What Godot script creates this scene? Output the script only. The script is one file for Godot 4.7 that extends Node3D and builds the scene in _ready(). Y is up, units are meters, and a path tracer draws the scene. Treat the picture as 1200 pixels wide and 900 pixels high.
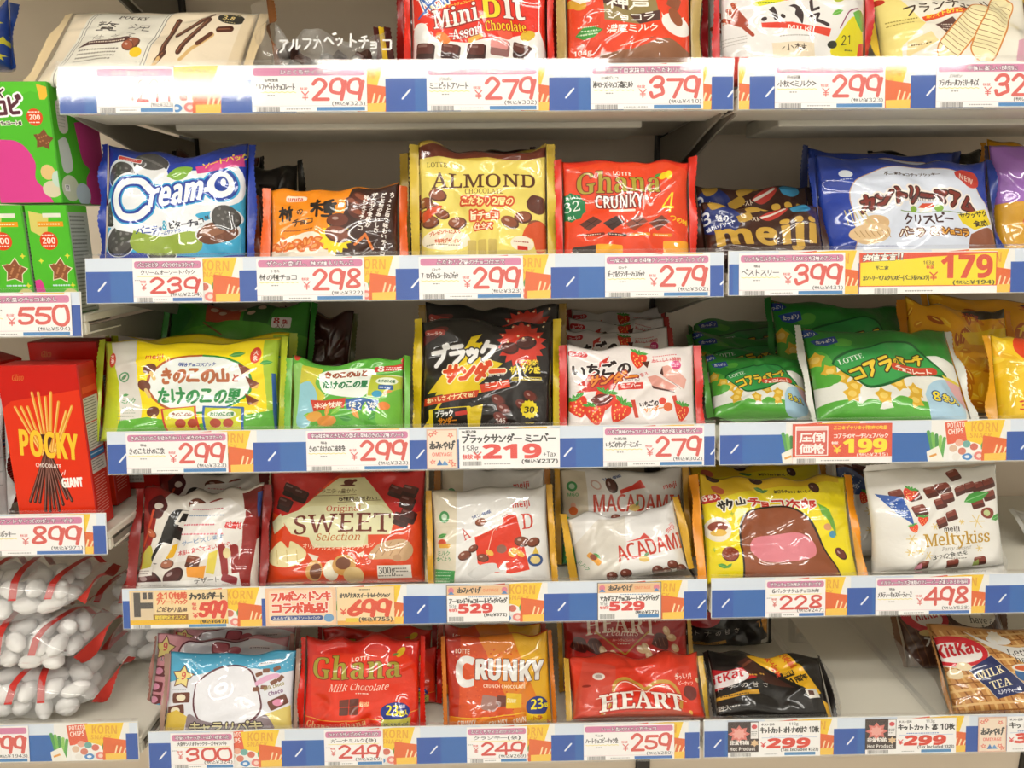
extends Node3D
# Sweets shelves of a shop: three bays of white steel shelving filled with snack bags, each shelf with a clear price rail.
# World: x along the shelves, y up, z towards the shopper; the price rails' lower edges lie in the plane z = 0.

const FOCAL := 850.0
const EYE := Vector3(0.583, 1.497, 1.0212)
const ROW := 0.2498
const TOP_RAIL := 1.65
const BOARD := 0.03
const DEPTH := 0.42
const RAIL_H := 0.067
const RAIL_TILT := 9.0
const BAY := 0.9

var view := Basis.from_euler(Vector3(-0.2108, -0.0161, -0.0093))
var mats := {}
var prints := {}
var taken := {}
var film_bump: Texture2D
var film_noise := FastNoiseLite.new()
var soft_noise := FastNoiseLite.new()

func _ready():
	# ---- camera
	var cam := Camera3D.new()
	cam.name = "camera"
	cam.fov = rad_to_deg(2.0 * atan(450.0 / FOCAL))
	cam.transform = Transform3D(view, EYE)
	cam.near = 0.02
	cam.far = 30.0
	add_child(cam)
	# ---- surroundings
	var env := Environment.new()
	env.background_mode = Environment.BG_COLOR
	env.background_color = Color(0.0, 0.0, 0.0)
	env.tonemap_mode = Environment.TONE_MAPPER_LINEAR
	env.tonemap_exposure = 1.0
	env.sdfgi_enabled = true
	env.ssao_enabled = true
	env.ssil_enabled = true
	var we := WorldEnvironment.new()
	we.name = "surroundings"
	we.environment = env
	add_child(we)
	# ---- ceiling lamps: rows of long white tubes running along the aisle
	for l in [[-1.05, 2.08, 1.0], [0.45, 1.87, 1.0], [1.95, 1.87, 1.0], [-1.0, 1.35, 0.42], [0.5, 1.35, 0.42], [2.0, 1.35, 0.42]]:
		ceiling_lamp(l[0], l[1], 2.9, 1.34 * l[2])
	setting()
	shelving()
	prepare_film()
	price_cards()
	top_row()
	second_row()
	third_row()
	fourth_row()
	bottom_row()
	left_bay()

# ---------------------------------------------------------------- measuring
func at(px: float, py: float, z: float) -> Vector3:
	var d := view * Vector3((px - 600.0) / FOCAL, (450.0 - py) / FOCAL, -1.0)
	return EYE + d * ((z - EYE.z) / d.z)

func seen(p: Vector3) -> Vector3:
	var q := view.inverse() * (p - EYE)
	return Vector3(600.0 - FOCAL * q.x / q.z, 450.0 + FOCAL * q.y / q.z, -q.z)

func rail_y(row: int) -> float:
	return TOP_RAIL - ROW * row

# ---------------------------------------------------------------- naming and materials
func numbered(n: String) -> String:
	if not taken.has(n):
		taken[n] = 0
		return n
	taken[n] += 1
	return "%s_%03d" % [n, taken[n]]

func thing(called: String, label: String, category: String, where := Vector3.ZERO, group := "") -> Node3D:
	var o := Node3D.new()
	o.name = numbered(called)
	add_child(o, true)
	o.position = where
	o.set_meta("label", label)
	o.set_meta("category", category)
	if group:
		o.set_meta("group", group)
	return o

func part(parent: Node, called: String, mesh: Mesh, m: Material) -> MeshInstance3D:
	var o := MeshInstance3D.new()
	o.name = called
	o.mesh = mesh
	o.material_override = m
	parent.add_child(o, true)
	return o

func structure(called: String, mesh: Mesh, m: Material) -> MeshInstance3D:
	var o := part(self, called, mesh, m)
	o.set_meta("kind", "structure")
	return o

func paint(c: String, rough := 0.5, spec := 0.5, metal := 0.0) -> StandardMaterial3D:
	var key := "%s %.2f %.2f %.2f" % [c, rough, spec, metal]
	if not mats.has(key):
		var m := StandardMaterial3D.new()
		m.albedo_color = Color(c)
		m.roughness = rough
		m.metallic_specular = spec
		m.metallic = metal
		mats[key] = m
	return mats[key]

func clear_film(alpha := 0.06, tint := "ffffff") -> StandardMaterial3D:
	var key := "clear %.3f %s" % [alpha, tint]
	if not mats.has(key):
		var m := StandardMaterial3D.new()
		m.transparency = BaseMaterial3D.TRANSPARENCY_ALPHA
		m.albedo_color = Color(Color(tint), alpha)
		m.roughness = 0.06
		m.metallic_specular = 0.5
		mats[key] = m
	return mats[key]

func printed(t: Texture2D, rough := 0.45, glossy := true) -> StandardMaterial3D:
	var m := StandardMaterial3D.new()
	m.albedo_texture = t
	m.roughness = rough
	m.metallic_specular = 0.35
	m.texture_repeat = false
	if glossy:
		m.clearcoat_enabled = true
		m.clearcoat = 1.0
		m.clearcoat_roughness = 0.045
		m.normal_enabled = true
		m.normal_texture = film_bump
		m.normal_scale = 0.35
	return m

func prepare_film() -> void:
	soft_noise.seed = 21
	soft_noise.noise_type = FastNoiseLite.TYPE_SIMPLEX_SMOOTH
	soft_noise.fractal_type = FastNoiseLite.FRACTAL_NONE
	soft_noise.frequency = 0.5
	film_noise.seed = 7
	film_noise.noise_type = FastNoiseLite.TYPE_SIMPLEX
	film_noise.fractal_type = FastNoiseLite.FRACTAL_RIDGED
	film_noise.fractal_octaves = 2
	film_noise.frequency = 1.0
	# creased film: a height field of ridges turned into a normal map
	var n := FastNoiseLite.new()
	n.seed = 3
	n.noise_type = FastNoiseLite.TYPE_CELLULAR
	n.cellular_return_type = FastNoiseLite.RETURN_DISTANCE2_SUB
	n.frequency = 0.012
	n.domain_warp_enabled = true
	n.domain_warp_amplitude = 40.0
	n.domain_warp_frequency = 0.006
	var im := n.get_image(512, 512, false, false, true)
	im.convert(Image.FORMAT_RGBA8)
	im.bump_map_to_normal_map(6.0)
	film_bump = ImageTexture.create_from_image(im)

# ---------------------------------------------------------------- shapes
func quad(st: SurfaceTool, a: Vector3, b: Vector3, c: Vector3, d: Vector3) -> void:
	# corners clockwise as seen from the front
	for v in [a, b, c, a, c, d]:
		st.add_vertex(v)

func put_box(st: SurfaceTool, a: Vector3, b: Vector3, cut := 0.0) -> void:
	# a box between two corners with its edges cut off
	st.set_smooth_group(-1)
	var m := (a + b) / 2.0
	var h := (b - a).abs() / 2.0
	var e := minf(cut, minf(h.x, minf(h.y, h.z)) * 0.8)
	var axes := [Vector3.RIGHT, Vector3.UP, Vector3.BACK]
	for i in 3:
		for s in [-1.0, 1.0]:
			var n: Vector3 = axes[i] * s
			var u: Vector3 = axes[(i + 1) % 3] * s
			var v: Vector3 = axes[(i + 2) % 3]
			var c := m + n * h[i]
			var hu: Vector3 = u * (h[(i + 1) % 3] - e)
			var hv: Vector3 = v * (h[(i + 2) % 3] - e)
			quad(st, c - hu - hv, c - hu + hv, c + hu + hv, c + hu - hv)
	if e <= 0.0:
		return
	for i in 3:
		var j := (i + 1) % 3
		var k := (i + 2) % 3
		for sj in [-1.0, 1.0]:
			for sk in [-1.0, 1.0]:
				var p: Vector3 = m + axes[j] * sj * h[j] + axes[k] * sk * (h[k] - e)
				var q: Vector3 = m + axes[j] * sj * (h[j] - e) + axes[k] * sk * h[k]
				var l: Vector3 = axes[i] * (h[i] - e)
				if sj * sk > 0.0:
					quad(st, p - l, q - l, q + l, p + l)
				else:
					quad(st, p - l, p + l, q + l, q - l)
	for sx in [-1.0, 1.0]:
		for sy in [-1.0, 1.0]:
			for sz in [-1.0, 1.0]:
				var s := Vector3(sx, sy, sz)
				var p0 := m + s * Vector3(h.x, h.y - e, h.z - e)
				var p1 := m + s * Vector3(h.x - e, h.y, h.z - e)
				var p2 := m + s * Vector3(h.x - e, h.y - e, h.z)
				var tri := [p0, p2, p1] if sx * sy * sz > 0.0 else [p0, p1, p2]
				for v in tri:
					st.add_vertex(v)

func box_mesh(a: Vector3, b: Vector3, cut := 0.001) -> ArrayMesh:
	var st := SurfaceTool.new()
	st.begin(Mesh.PRIMITIVE_TRIANGLES)
	put_box(st, a, b, cut)
	st.generate_normals()
	return st.commit()

func slab(outline: Array, thick: float) -> ArrayMesh:
	# a plate cut to an outline in the y, z plane, centred on x = 0
	var st := SurfaceTool.new()
	st.begin(Mesh.PRIMITIVE_TRIANGLES)
	st.set_smooth_group(-1)
	var flat := PackedVector2Array(outline)
	var tri := Geometry2D.triangulate_polygon(flat)
	for s in [-1.0, 1.0]:
		for i in range(0, tri.size(), 3):
			for j in ([0, 1, 2] if s > 0.0 else [0, 2, 1]):
				var p := flat[tri[i + j]]
				st.add_vertex(Vector3(s * thick / 2, p.y, p.x))
	for i in flat.size():
		var p := flat[i]
		var q := flat[(i + 1) % flat.size()]
		var t := thick / 2
		quad(st, Vector3(-t, p.y, p.x), Vector3(-t, q.y, q.x), Vector3(t, q.y, q.x), Vector3(t, p.y, p.x))
	st.generate_normals()
	return st.commit()

func sheet(w: float, h: float, thick: float, u0 := 0.0, u1 := 1.0) -> ArrayMesh:
	# a card standing on its lower edge from x = 0 to w, printed on its face towards +z
	var st := SurfaceTool.new()
	st.begin(Mesh.PRIMITIVE_TRIANGLES)
	st.set_smooth_group(-1)
	var c := [Vector3(0, 0, 0), Vector3(0, h, 0), Vector3(w, h, 0), Vector3(w, 0, 0)]
	var uv := [Vector2(u0, 1), Vector2(u0, 0), Vector2(u1, 0), Vector2(u1, 1)]
	for i in [0, 1, 2, 0, 2, 3]:
		st.set_uv(uv[i])
		st.add_vertex(c[i])
	var back := Vector3(0, 0, -thick)
	for i in [0, 2, 1, 0, 3, 2]:
		st.set_uv(Vector2(u0 + 0.002, 0.02))
		st.add_vertex(c[i] + back)
	for i in 4:
		var j := (i + 1) % 4
		for v in [c[i], c[i] + back, c[j] + back, c[i], c[j] + back, c[j]]:
			st.set_uv(Vector2(u0 + 0.002, 0.02))
			st.add_vertex(v)
	st.generate_normals()
	return st.commit()

# ---------------------------------------------------------------- the shop
func ceiling_lamp(x: float, z: float, y: float, energy: float) -> void:
	var t := thing("ceiling_lamp", "white ceiling lamp with two long bright tubes, %s aisle lamp at %s" % ["nearer" if z < 1.6 else "farther", "the left" if x < -0.5 else ("the middle" if x < 1.0 else "the right")], "lamp", Vector3(x, y, z), "ceiling lamps over the aisle")
	part(t, "housing", box_mesh(Vector3(-0.62, -0.05, -0.12), Vector3(0.62, 0.0, 0.12), 0.008), paint("e8e8e4", 0.5))
	var glow := StandardMaterial3D.new()
	glow.albedo_color = Color("f4f2ea")
	glow.emission_enabled = true
	glow.emission = Color(1.0, 0.98, 0.95)
	glow.emission_energy_multiplier = 10.0
	for s in [-0.06, 0.06]:
		var c := CylinderMesh.new()
		c.top_radius = 0.016
		c.bottom_radius = 0.016
		c.height = 1.18
		c.radial_segments = 14
		var o := part(t, "tube", c, glow)
		o.rotation.z = PI / 2
		o.position = Vector3(0, -0.075, s)
	var a := AreaLight3D.new()
	a.name = "tube_light"
	a.area_size = Vector2(1.18, 0.16)
	a.light_energy = energy
	a.light_color = Color(1.0, 0.985, 0.955)
	a.area_range = 8.0
	a.area_attenuation = 2.0
	a.shadow_enabled = true
	a.rotation.x = -PI / 2
	a.position = Vector3(0, -0.1, 0)
	t.add_child(a)

func setting() -> void:
	var wall := paint("f0eee9", 0.8)
	structure("floor", box_mesh(Vector3(-3.2, -0.1, -0.7), Vector3(4.4, 0.0, 4.2), 0.0), paint("eae6dc", 0.4))
	structure("ceiling", box_mesh(Vector3(-3.2, 2.95, -0.7), Vector3(4.4, 3.05, 4.2), 0.0), paint("ecebe6", 0.8))
	structure("wall_back", box_mesh(Vector3(-3.2, 0.0, -0.7), Vector3(4.4, 2.95, -0.6), 0.0), wall)
	structure("wall_front", box_mesh(Vector3(-3.2, 0.0, 3.3), Vector3(4.4, 2.95, 3.4), 0.0), wall)
	structure("wall_left", box_mesh(Vector3(-3.2, 0.0, -0.6), Vector3(-3.1, 2.95, 4.1), 0.0), wall)
	structure("wall_right", box_mesh(Vector3(4.3, 0.0, -0.6), Vector3(4.4, 2.95, 4.1), 0.0), wall)

func shelving() -> void:
	var steel := paint("e2ddce", 0.45)
	var dark := paint("3a3632", 0.5)
	var strip := StandardMaterial3D.new()
	strip.albedo_texture = strip_print()
	strip.roughness = 0.6
	# back panels and slotted posts
	var panel_words := ["left", "middle", "right"]
	for b in 3:
		var x0 := (b - 1) * BAY
		var t := thing("back_panel", "beige steel panel behind the shelves of the %s bay" % panel_words[b], "panel", Vector3(x0 + BAY / 2, 0.0, -DEPTH - 0.01), "steel back panels")
		part(t, "sheet", box_mesh(Vector3(-BAY / 2 + 0.016, 0.02, -0.012), Vector3(BAY / 2 - 0.016, 2.2, 0.0), 0.001), paint("ecdcc8", 0.6))
	for b in 4:
		var t := thing("shelf_post", "dark slotted steel post %s" % ["at the far left end", "between the left and middle bays", "between the middle and right bays", "at the far right end"][b], "post", Vector3((b - 1) * BAY, 0.0, -DEPTH - 0.012), "slotted posts")
		part(t, "channel", box_mesh(Vector3(-0.015, 0.0, -0.03), Vector3(0.015, 2.25, 0.014), 0.002), dark)
	# shelves: bay, rail height, first and last x
	for r in 5:
		shelf("middle", r, at([65, 97, 122, 140, 171][r], [103, 326, 526, 708, 875][r], 0.0).x, BAY, rail_y(r), steel, dark, strip, 0.0)
		shelf("right", r, BAY + 0.006, BAY * 2, rail_y(r) + [0.0, 0.0015, 0.001, 0.001, 0.001][r], steel, dark, strip, [0.02, 0.19, 0.0, 0.0, 0.0][r])
	var heights := [at(60, 395, 0.0).y, at(60, 651, 0.0).y, at(60, 893, 0.0).y]
	var ends := [at(97, 370, 0.0).x, at(122, 625, 0.0).x, at(160, 870, 0.0).x]
	for i in 3:
		shelf("left", i, -BAY, minf(ends[i], -0.004), heights[i], steel, dark, strip, minf(ends[i], -0.004) + BAY - 0.013)
	# one more shelf above the picture in each bay, whose shade falls on the top row
	shelf("top middle", 5, 0.0, BAY, rail_y(-1) - 0.004, steel, dark, strip, 0.0)
	shelf("top right", 5, BAY + 0.006, BAY * 2, rail_y(-1) - 0.004, steel, dark, strip, 0.0)
	shelf("top left", 5, -BAY, -0.006, rail_y(-1) - 0.004, steel, dark, strip, 0.0)

func shelf(bay: String, row: int, x0: float, x1: float, y: float, steel: Material, dark: Material, strip: Material, phase: float) -> void:
	var order: String = ["uppermost in view", "second", "third", "fourth", "fifth", "out of view"][row]
	var t := thing("steel_shelf", "white steel shelf with clear price rail, %s shelf of the %s bay" % [order, bay], "shelf", Vector3(x0, y, 0.0), "steel shelves with price rails")
	var w := x1 - x0
	var tray := SurfaceTool.new()
	tray.begin(Mesh.PRIMITIVE_TRIANGLES)
	put_box(tray, Vector3(0.001, BOARD - 0.012, -DEPTH), Vector3(w - 0.001, BOARD, -0.014), 0.002)
	put_box(tray, Vector3(0.001, 0.001, -0.026), Vector3(w - 0.001, BOARD - 0.012, -0.014), 0.002)
	put_box(tray, Vector3(0.001, 0.001, -0.11), Vector3(w - 0.001, 0.003, -0.026), 0.0)
	tray.generate_normals()
	part(t, "board", tray.commit(), steel)
	part(t, "stiffener", box_mesh(Vector3(0.1, -0.006, -0.27), Vector3(w - 0.1, BOARD - 0.012, -0.12), 0.002), steel)
	for s in [0.006, w - 0.006]:
		var o := part(t, "bracket", slab([Vector2(-0.03, 0.012), Vector2(-DEPTH, 0.012), Vector2(-DEPTH, -0.07), Vector2(-DEPTH + 0.05, -0.066), Vector2(-0.12, -0.016), Vector2(-0.03, -0.002)], 0.004), paint("8f897d", 0.5))
		o.position.x = s
	# the rail, leaning back
	var lean := Basis(Vector3.RIGHT, deg_to_rad(-RAIL_TILT))
	var back := part(t, "rail_back", box_mesh(Vector3(0, 0.0, -0.003), Vector3(w, RAIL_H - 0.004, -0.0012), 0.0004), paint("e6e6e2", 0.4))
	back.basis = lean
	var st := SurfaceTool.new()
	st.begin(Mesh.PRIMITIVE_TRIANGLES)
	st.set_smooth_group(-1)
	quad(st, Vector3(0, 0, 0.0024), Vector3(0, RAIL_H, 0.0024), Vector3(w, RAIL_H, 0.0024), Vector3(w, 0, 0.0024))
	put_box(st, Vector3(0, -0.001, -0.003), Vector3(w, 0.0, 0.0028), 0.0002)
	put_box(st, Vector3(0, RAIL_H, -0.004), Vector3(w, RAIL_H + 0.0012, 0.0032), 0.0003)
	st.generate_normals()
	var pane := part(t, "clear_rail", st.commit(), clear_film(0.02))
	pane.basis = lean
	var from := -phase / 0.218
	var card := part(t, "printed_strip", sheet(w - 0.002, RAIL_H - 0.006, 0.0004, from, from + w / 0.218), strip)
	card.basis = lean
	card.position = lean * Vector3(0.001, 0.001, -0.0006)

# ---------------------------------------------------------------- price cards
func price_cards() -> void:
	var usual := [
		# rail, left and right edge in the photograph, price, with tax, bar, maker, name, narrow
		[0, 113, 204, "299", "323", "ポッキー贅沢仕立てチョコ", "江崎グリコ", "ポッキー贅沢仕立て", false, "cream sticks packet"],
		[0, 295, 430, "299", "323", "ひとくちサイズチョコ", "名糖産業", "アルファベットチョコレート", false, "clear bag of wrapped chocolates"],
		[0, 500, 631, "279", "302", "5種類のチョコレートをお楽しみください。", "ブルボン", "ミニビットアソート", false, "red assorted chocolate bag"],
		[0, 692, 824, "379", "410", "神戸工場で自家焙煎したこだわりのチョコ", "江崎グリコ", "神戸ローストショコラ濃厚ミルク", false, "orange milk chocolate bag with gold edges"],
		[0, 908, 1037, "299", "323", "素材とチョコレートのコンビネーションが楽しめる小枝チョコレート", "森永製菓", "小枝<ミルク>", false, "white twig chocolate bag"],
		[0, 1097, 1228, "328", "354", "午後に楽しい時間に", "ブルボン", "フランチュールファミリーサイズ", false, "yellow and white stick biscuit bag"],
		[1, 156, 238, "239", "254", "バニラとビターの2つのチョコクッキー", "", "クリームオーソートパック", true, "blue cream cookie bag"],
		[1, 301, 427, "298", "322", "ザクっと香ばし、柿の種入りちょこ", "うるた", "柿の種チョコ", false, "orange and black crunch bag"],
		[1, 491, 613, "299", "323", "こだわり2層のチョコ仕立て", "ロッテ", "アーモンドチョコレートシェアパック", false, "gold almond bag"],
		[1, 709, 832, "279", "302", "一度に楽しめる4種アソートシェアパックです", "ロッテ", "ガーナ&クランキーシェアパック", false, "orange red chocolate bag with green seal"],
		[1, 866, 990, "399", "431", "リッチなミルクチョコレートひとくち3種のアソート", "明治", "ベストスリー", false, "dark brown chocolate bags"],
		[2, 148, 267, "299", "323", "きのこたけのこを詰めたおいしい好きのチョコスナック", "明治", "きのこたけのこ袋", false, "yellow mushroom snack bag"],
		[2, 359, 480, "299", "323", "宇治抹茶味ときなこの香ばし茶味のきのこ2種アソート", "明治", "きのこたけのこ抹茶袋", false, "green tea snack bag"],
		[2, 707, 825, "279", "302", "いちご風味のチョコとふわっとした食感が楽しめるサンダー", "有楽製菓", "いちごのサンダーミニバー", false, "white strawberry bar bag"],
		[3, 897, 967, "228", "247", "サク山チョコ次郎がイチオシです", "", "6パックサク山チョコ次郎", true, "yellow biscuit bag"],
		[3, 1026, 1138, "498", "538", "メルティーキッス3種類のフレーバーが楽しめるお徳用", "明治", "メルティーキッスパーティー2", false, "white melting chocolate bag"],
		[4, 200, 274, "300", "324", "可愛いキャラがいっぱい詰まった", "", "大袋サンリオキャラクターズキャラパキ", true, "blue and white chocolate bag"],
		[4, 380, 449, "249", "269", "ひとくちサイズのガーナミルク", "", "ガーナミルク(袋)", true, "red milk chocolate bag"],
		[4, 547, 618, "249", "269", "ひとくちサイズのクランキー", "", "クランキー(袋)", true, "orange crunch bag"],
		[4, 684, 790, "259", "280", "ハート型のひとくちチョコ", "不二家", "ハートチョコピーナッツ袋", false, "red heart chocolate bags"],
		[5, -47, 84, "550", "594", "たっぷり入った星のチョコおかし", "東ハト", "チョコビ", false, "green boxes"],
		[6, -30, 99, "899", "971", "ジャイアントサイズのポッキーです", "グリコ", "ジャイアントポッキー", false, "red giant sticks box"],
		[7, -95, 34, "1799", "1943", "マシュマロチョコ", "", "マシュマロ", false, "clear bags of white sweets"],
	]
	for c in usual:
		var w: float = 130.0 if not c[8] else 84.0
		var d := {"w": w, "price": c[3], "tax": c[4], "bar": c[5], "maker": c[6], "name": c[7], "narrow": c[8], "foot": "3f7fb8" if int(c[1]) % 3 else "3f6fb4"}
		var p := Print.new(0, 0, w, 56, 6.0)
		card_usual(p, d)
		put_card(c[0], c[1], c[2], p, "pink barred price card reading %s below the %s" % [c[3], c[9]])
	var other := [
		[1, 1007, 1168, 161.0, "yellow", {"price": "179", "tax": "194"}, "yellow price card reading 179, below the blue biscuit bag"],
		[2, 500, 536, 36.0, "souvenir", {}, "pink souvenir card with flowers, beside the card reading 219"],
		[2, 538, 656, 120.0, "black", {"price": "219", "tax": "237", "maker": "有楽製菓", "name": "ブラックサンダー ミニバー", "gram": "158g"}, "white price card reading 219, below the black bar bag with yellow seals"],
		[2, 929, 1045, 118.0, "orange", {"price": "199", "tax": "215"}, "orange price card reading 199, below the green biscuit bags"],
		[3, 152, 267, 118.0, "dessert", {"price": "599", "tax": "647"}, "cream price card reading 599, below the white nut dessert bag"],
		[3, 311, 394, 84.0, "collab", {}, "cream card with red lettering, left of the card reading 699"],
		[3, 395, 462, 70.0, "699", {"price": "699", "tax": "755"}, "cream price card reading 699, below the sweet selection bag"],
		[3, 523, 597, 78.0, "big_bag", {"price": "529", "tax": "572", "name": "アーモンドチョコレートビッグバッグ", "gram": "151g"}, "souvenir price card reading 529, below the white almond bag"],
		[3, 700, 775, 78.0, "big_bag", {"price": "529", "tax": "572", "name": "マカダミアチョコレートビッグバッグ", "gram": "115g", "blue": true}, "souvenir price card reading 529, below the white macadamia bags"],
		[4, 853, 889, 38.0, "hot", {}, "dark hot product card, left of the card reading 299 below the black wafer bag"],
		[4, 889, 961, 78.0, "plain", {"price": "299", "tax": "323", "name": "キットカット オトナの甘さ 10枚", "gram": "113g"}, "white price card reading 299, below the black wafer bag"],
		[4, 1014, 1050, 38.0, "hot", {}, "dark hot product card, below the empty place on the bottom shelf"],
		[4, 1050, 1120, 78.0, "plain", {"price": "299", "tax": "323", "name": "キットカット 苺 10枚", "gram": "113g"}, "white price card reading 299, below the empty place on the bottom shelf"],
		[4, 1146, 1179, 36.0, "souvenir", {}, "pink souvenir card with flowers, below the milk tea wafer bags"],
		[4, 1180, 1250, 78.0, "plain", {"price": "399", "tax": "430", "name": "キットカット 7枚", "gram": "81g"}, "white price card cut off by the picture's right edge, below the milk tea wafer bags"],
	]
	for c in other:
		var p := Print.new(0, 0, c[3], 56, 6.0)
		var d: Dictionary = c[5]
		d.w = c[3]
		match c[4]:
			"yellow": card_yellow(p, d)
			"souvenir": card_souvenir(p, d)
			"black": card_black(p, d)
			"orange": card_orange(p, d)
			"dessert": card_dessert(p, d)
			"collab": card_collab(p, d)
			"699": card_699(p, d)
			"big_bag": card_big_bag(p, d)
			"hot": card_hot(p, d)
			"plain": card_plain(p, d)
		put_card(c[0], c[1], c[2], p, c[6])

func put_card(rail: int, px0: float, px1: float, p: Print, label: String) -> void:
	var y: float = rail_y(rail) if rail < 5 else [at(60, 395, 0.0).y, at(60, 651, 0.0).y, at(60, 893, 0.0).y][rail - 5]
	var mid := y + RAIL_H / 2
	var py := seen(Vector3(at((px0 + px1) / 2, 450, 0).x, mid, -0.005)).y
	var a := at(px0, py, -0.005)
	var b := at(px1, py, -0.005)
	var lean := Basis(Vector3.RIGHT, deg_to_rad(-RAIL_TILT))
	var t := thing("price_card", label, "price card", Vector3(a.x, y, 0.0) + lean * Vector3(0, 0.0015, 0.0008), "price cards in the rails")
	t.basis = lean
	var m := StandardMaterial3D.new()
	m.albedo_texture = p.texture()
	m.roughness = 0.55
	m.texture_repeat = false
	part(t, "card", sheet(b.x - a.x, RAIL_H - 0.008, 0.0005), m)

# ---------------------------------------------------------------- bags
func bag_body(w: float, l: float, t: float, o: Dictionary, seed: int) -> ArrayMesh:
	# a filled film pillow standing on its lower edge, printed over its width and length
	var nx := 52
	var ny := 42
	var sag: float = o.get("sag", 0.04)
	var crease: float = o.get("crease", 1.0)
	var full: float = o.get("full", 0.25)
	var rng := RandomNumberGenerator.new()
	rng.seed = 900 + seed
	# sharp folds: place, direction, half width, half length and height in the bag's own unit square
	var folds := []
	for k in 15:
		var edge_fold: bool = k < 9
		var c := Vector2(rng.randf_range(-0.9, 0.9), rng.randf_range(-0.9, 0.9))
		if edge_fold:
			c = c.normalized() * rng.randf_range(0.75, 1.0)
		var way := Vector2.from_angle(c.angle() + rng.randf_range(-0.5, 0.5)) if edge_fold else Vector2.from_angle(rng.randf() * PI)
		folds.append([c, way, rng.randf_range(0.06, 0.16), rng.randf_range(0.25, 0.6), rng.randf_range(0.0016, 0.0042) * (1.0 if rng.randf() < 0.7 else -1.0)])
	var off := Vector2(seed * 13.7, seed * 5.3)
	var st := SurfaceTool.new()
	st.begin(Mesh.PRIMITIVE_TRIANGLES)
	for side in [1.0, -1.0]:
		for j in ny + 1:
			var v := float(j) / ny * 2.0 - 1.0
			for i in nx + 1:
				var u := float(i) / nx * 2.0 - 1.0
				var prof := fullness(u, v, full)
				var edge := maxf(absf(u), absf(v))
				var rim := 1.0 - pow(edge, 8.0)
				var wr := soft_noise.get_noise_2d(u * w * 14.0 + off.x, v * l * 14.0 + off.y) * 0.006
				if side > 0.0:
					for q in folds:
						var r: Vector2 = Vector2(u, v) - q[0]
						var along: float = absf(r.dot(q[1])) / q[3]
						if along < 1.0:
							var across: float = absf(r.cross(q[1])) / q[2]
							if across < 1.0:
								wr += q[4] * (1.0 - across) * (1.0 - along * along)
				var z := t * 0.5 * prof + wr * rim * crease
				var bend := soft_noise.get_noise_2d(u * 1.5 + off.x, v * 1.2 - off.y) * 0.008 * crease
				var x := u * w / 2 * (1.0 - 0.03 * (1.0 - v * v))
				var y := (v + 1.0) * l / 2 - (sag * l * (1.0 - u * u) * maxf(0.0, v) ** 3)
				y += soft_noise.get_noise_2d(u * 3.0 + off.x, off.y) * 0.008 * crease * maxf(0.0, v) ** 3
				st.set_uv(Vector2((u + 1) / 2, (1 - v) / 2))
				st.add_vertex(Vector3(x, y, z * side + bend * (1.0 - edge * edge * 0.5)))
	var row := nx + 1
	for s in 2:
		var base := s * row * (ny + 1)
		for j in ny:
			for i in nx:
				var a := base + j * row + i
				var b := a + row
				for k in ([a, b, b + 1, a, b + 1, a + 1] if s == 0 else [a, b + 1, b, a, a + 1, b + 1]):
					st.add_index(k)
	st.generate_normals()
	return st.commit()

func seal_mesh(length: float, width: float, seed: int, crease: float) -> ArrayMesh:
	# a crimped strip along +y from 0 to length, reaching to +x, ribbed, with a toothed edge
	var n := int(length / 0.0035)
	var st := SurfaceTool.new()
	st.begin(Mesh.PRIMITIVE_TRIANGLES)
	for i in n + 1:
		var y := length * i / n
		var bend := soft_noise.get_noise_2d(y * 24.0 + seed * 3.1, seed) * 0.012 * crease
		for j in 5:
			var f := j / 4.0
			var x := width * f + (0.0012 if j == 4 and i % 2 else 0.0)
			st.set_uv(Vector2(f, y / length))
			st.add_vertex(Vector3(x, y, bend * f + (0.0005 if j % 2 else -0.0005)))
	for i in n:
		for j in 4:
			var a := i * 5 + j
			for k in [a, a + 5, a + 6, a, a + 6, a + 1]:
				st.add_index(k)
	st.generate_normals()
	return st.commit()

func lay(row_y: float, x0: float, x1: float, top: float, z: float, lean: float) -> Array:
	# where a packet stands that leans back and whose top edge is seen at a height: base point, width, length, photograph height of its base
	var base := Vector3(at((x0 + x1) / 2, 450, z).x, row_y + BOARD, z)
	var cx := (x0 + x1) / 2
	var up := Vector3(0, cos(lean), -sin(lean))
	var l := 0.1
	for k in 5:
		var lo := 0.02
		var hi := 0.6
		for i in 24:
			l = (lo + hi) / 2
			if seen(base + up * l).y > top:
				lo = l
			else:
				hi = l
		var mid := seen(base + up * l * 0.5)
		base.x += (cx - mid.x) / FOCAL * mid.z
	var m := seen(base + up * l * 0.5)
	return [base, (x1 - x0) / FOCAL * m.z, l, seen(base).y]

var waiting := []
var standing := []

# o: z, lean, roll, yaw (degrees), t thickness, seal "lr" or "tb" or "", sc seal colour, sw seal width, art printing, tex name of a print made before
func bag(label: String, row_y: float, x0: float, x1: float, top: float, o: Dictionary) -> void:
	waiting.append([label, row_y, x0, x1, top, o])

func settle() -> void:
	# stand the packets of one shelf up, front ones first; each later one moves back until it clears those before it
	waiting.sort_custom(func(a, b): return a[5].get("z", -0.05) > b[5].get("z", -0.05))
	standing = []
	for q in waiting:
		place_bag(q[0], q[1], q[2], q[3], q[4], q[5])
	waiting = []

func fullness(u: float, v: float, full: float) -> float:
	return pow(maxf(0.0, 1.0 - pow(absf(u), 3.0)), 0.65) * pow(maxf(0.0, 1.0 - pow(absf(v), 3.2 if v > 0.0 else 7.0)), 0.6) * (1.0 - full * v)

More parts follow.
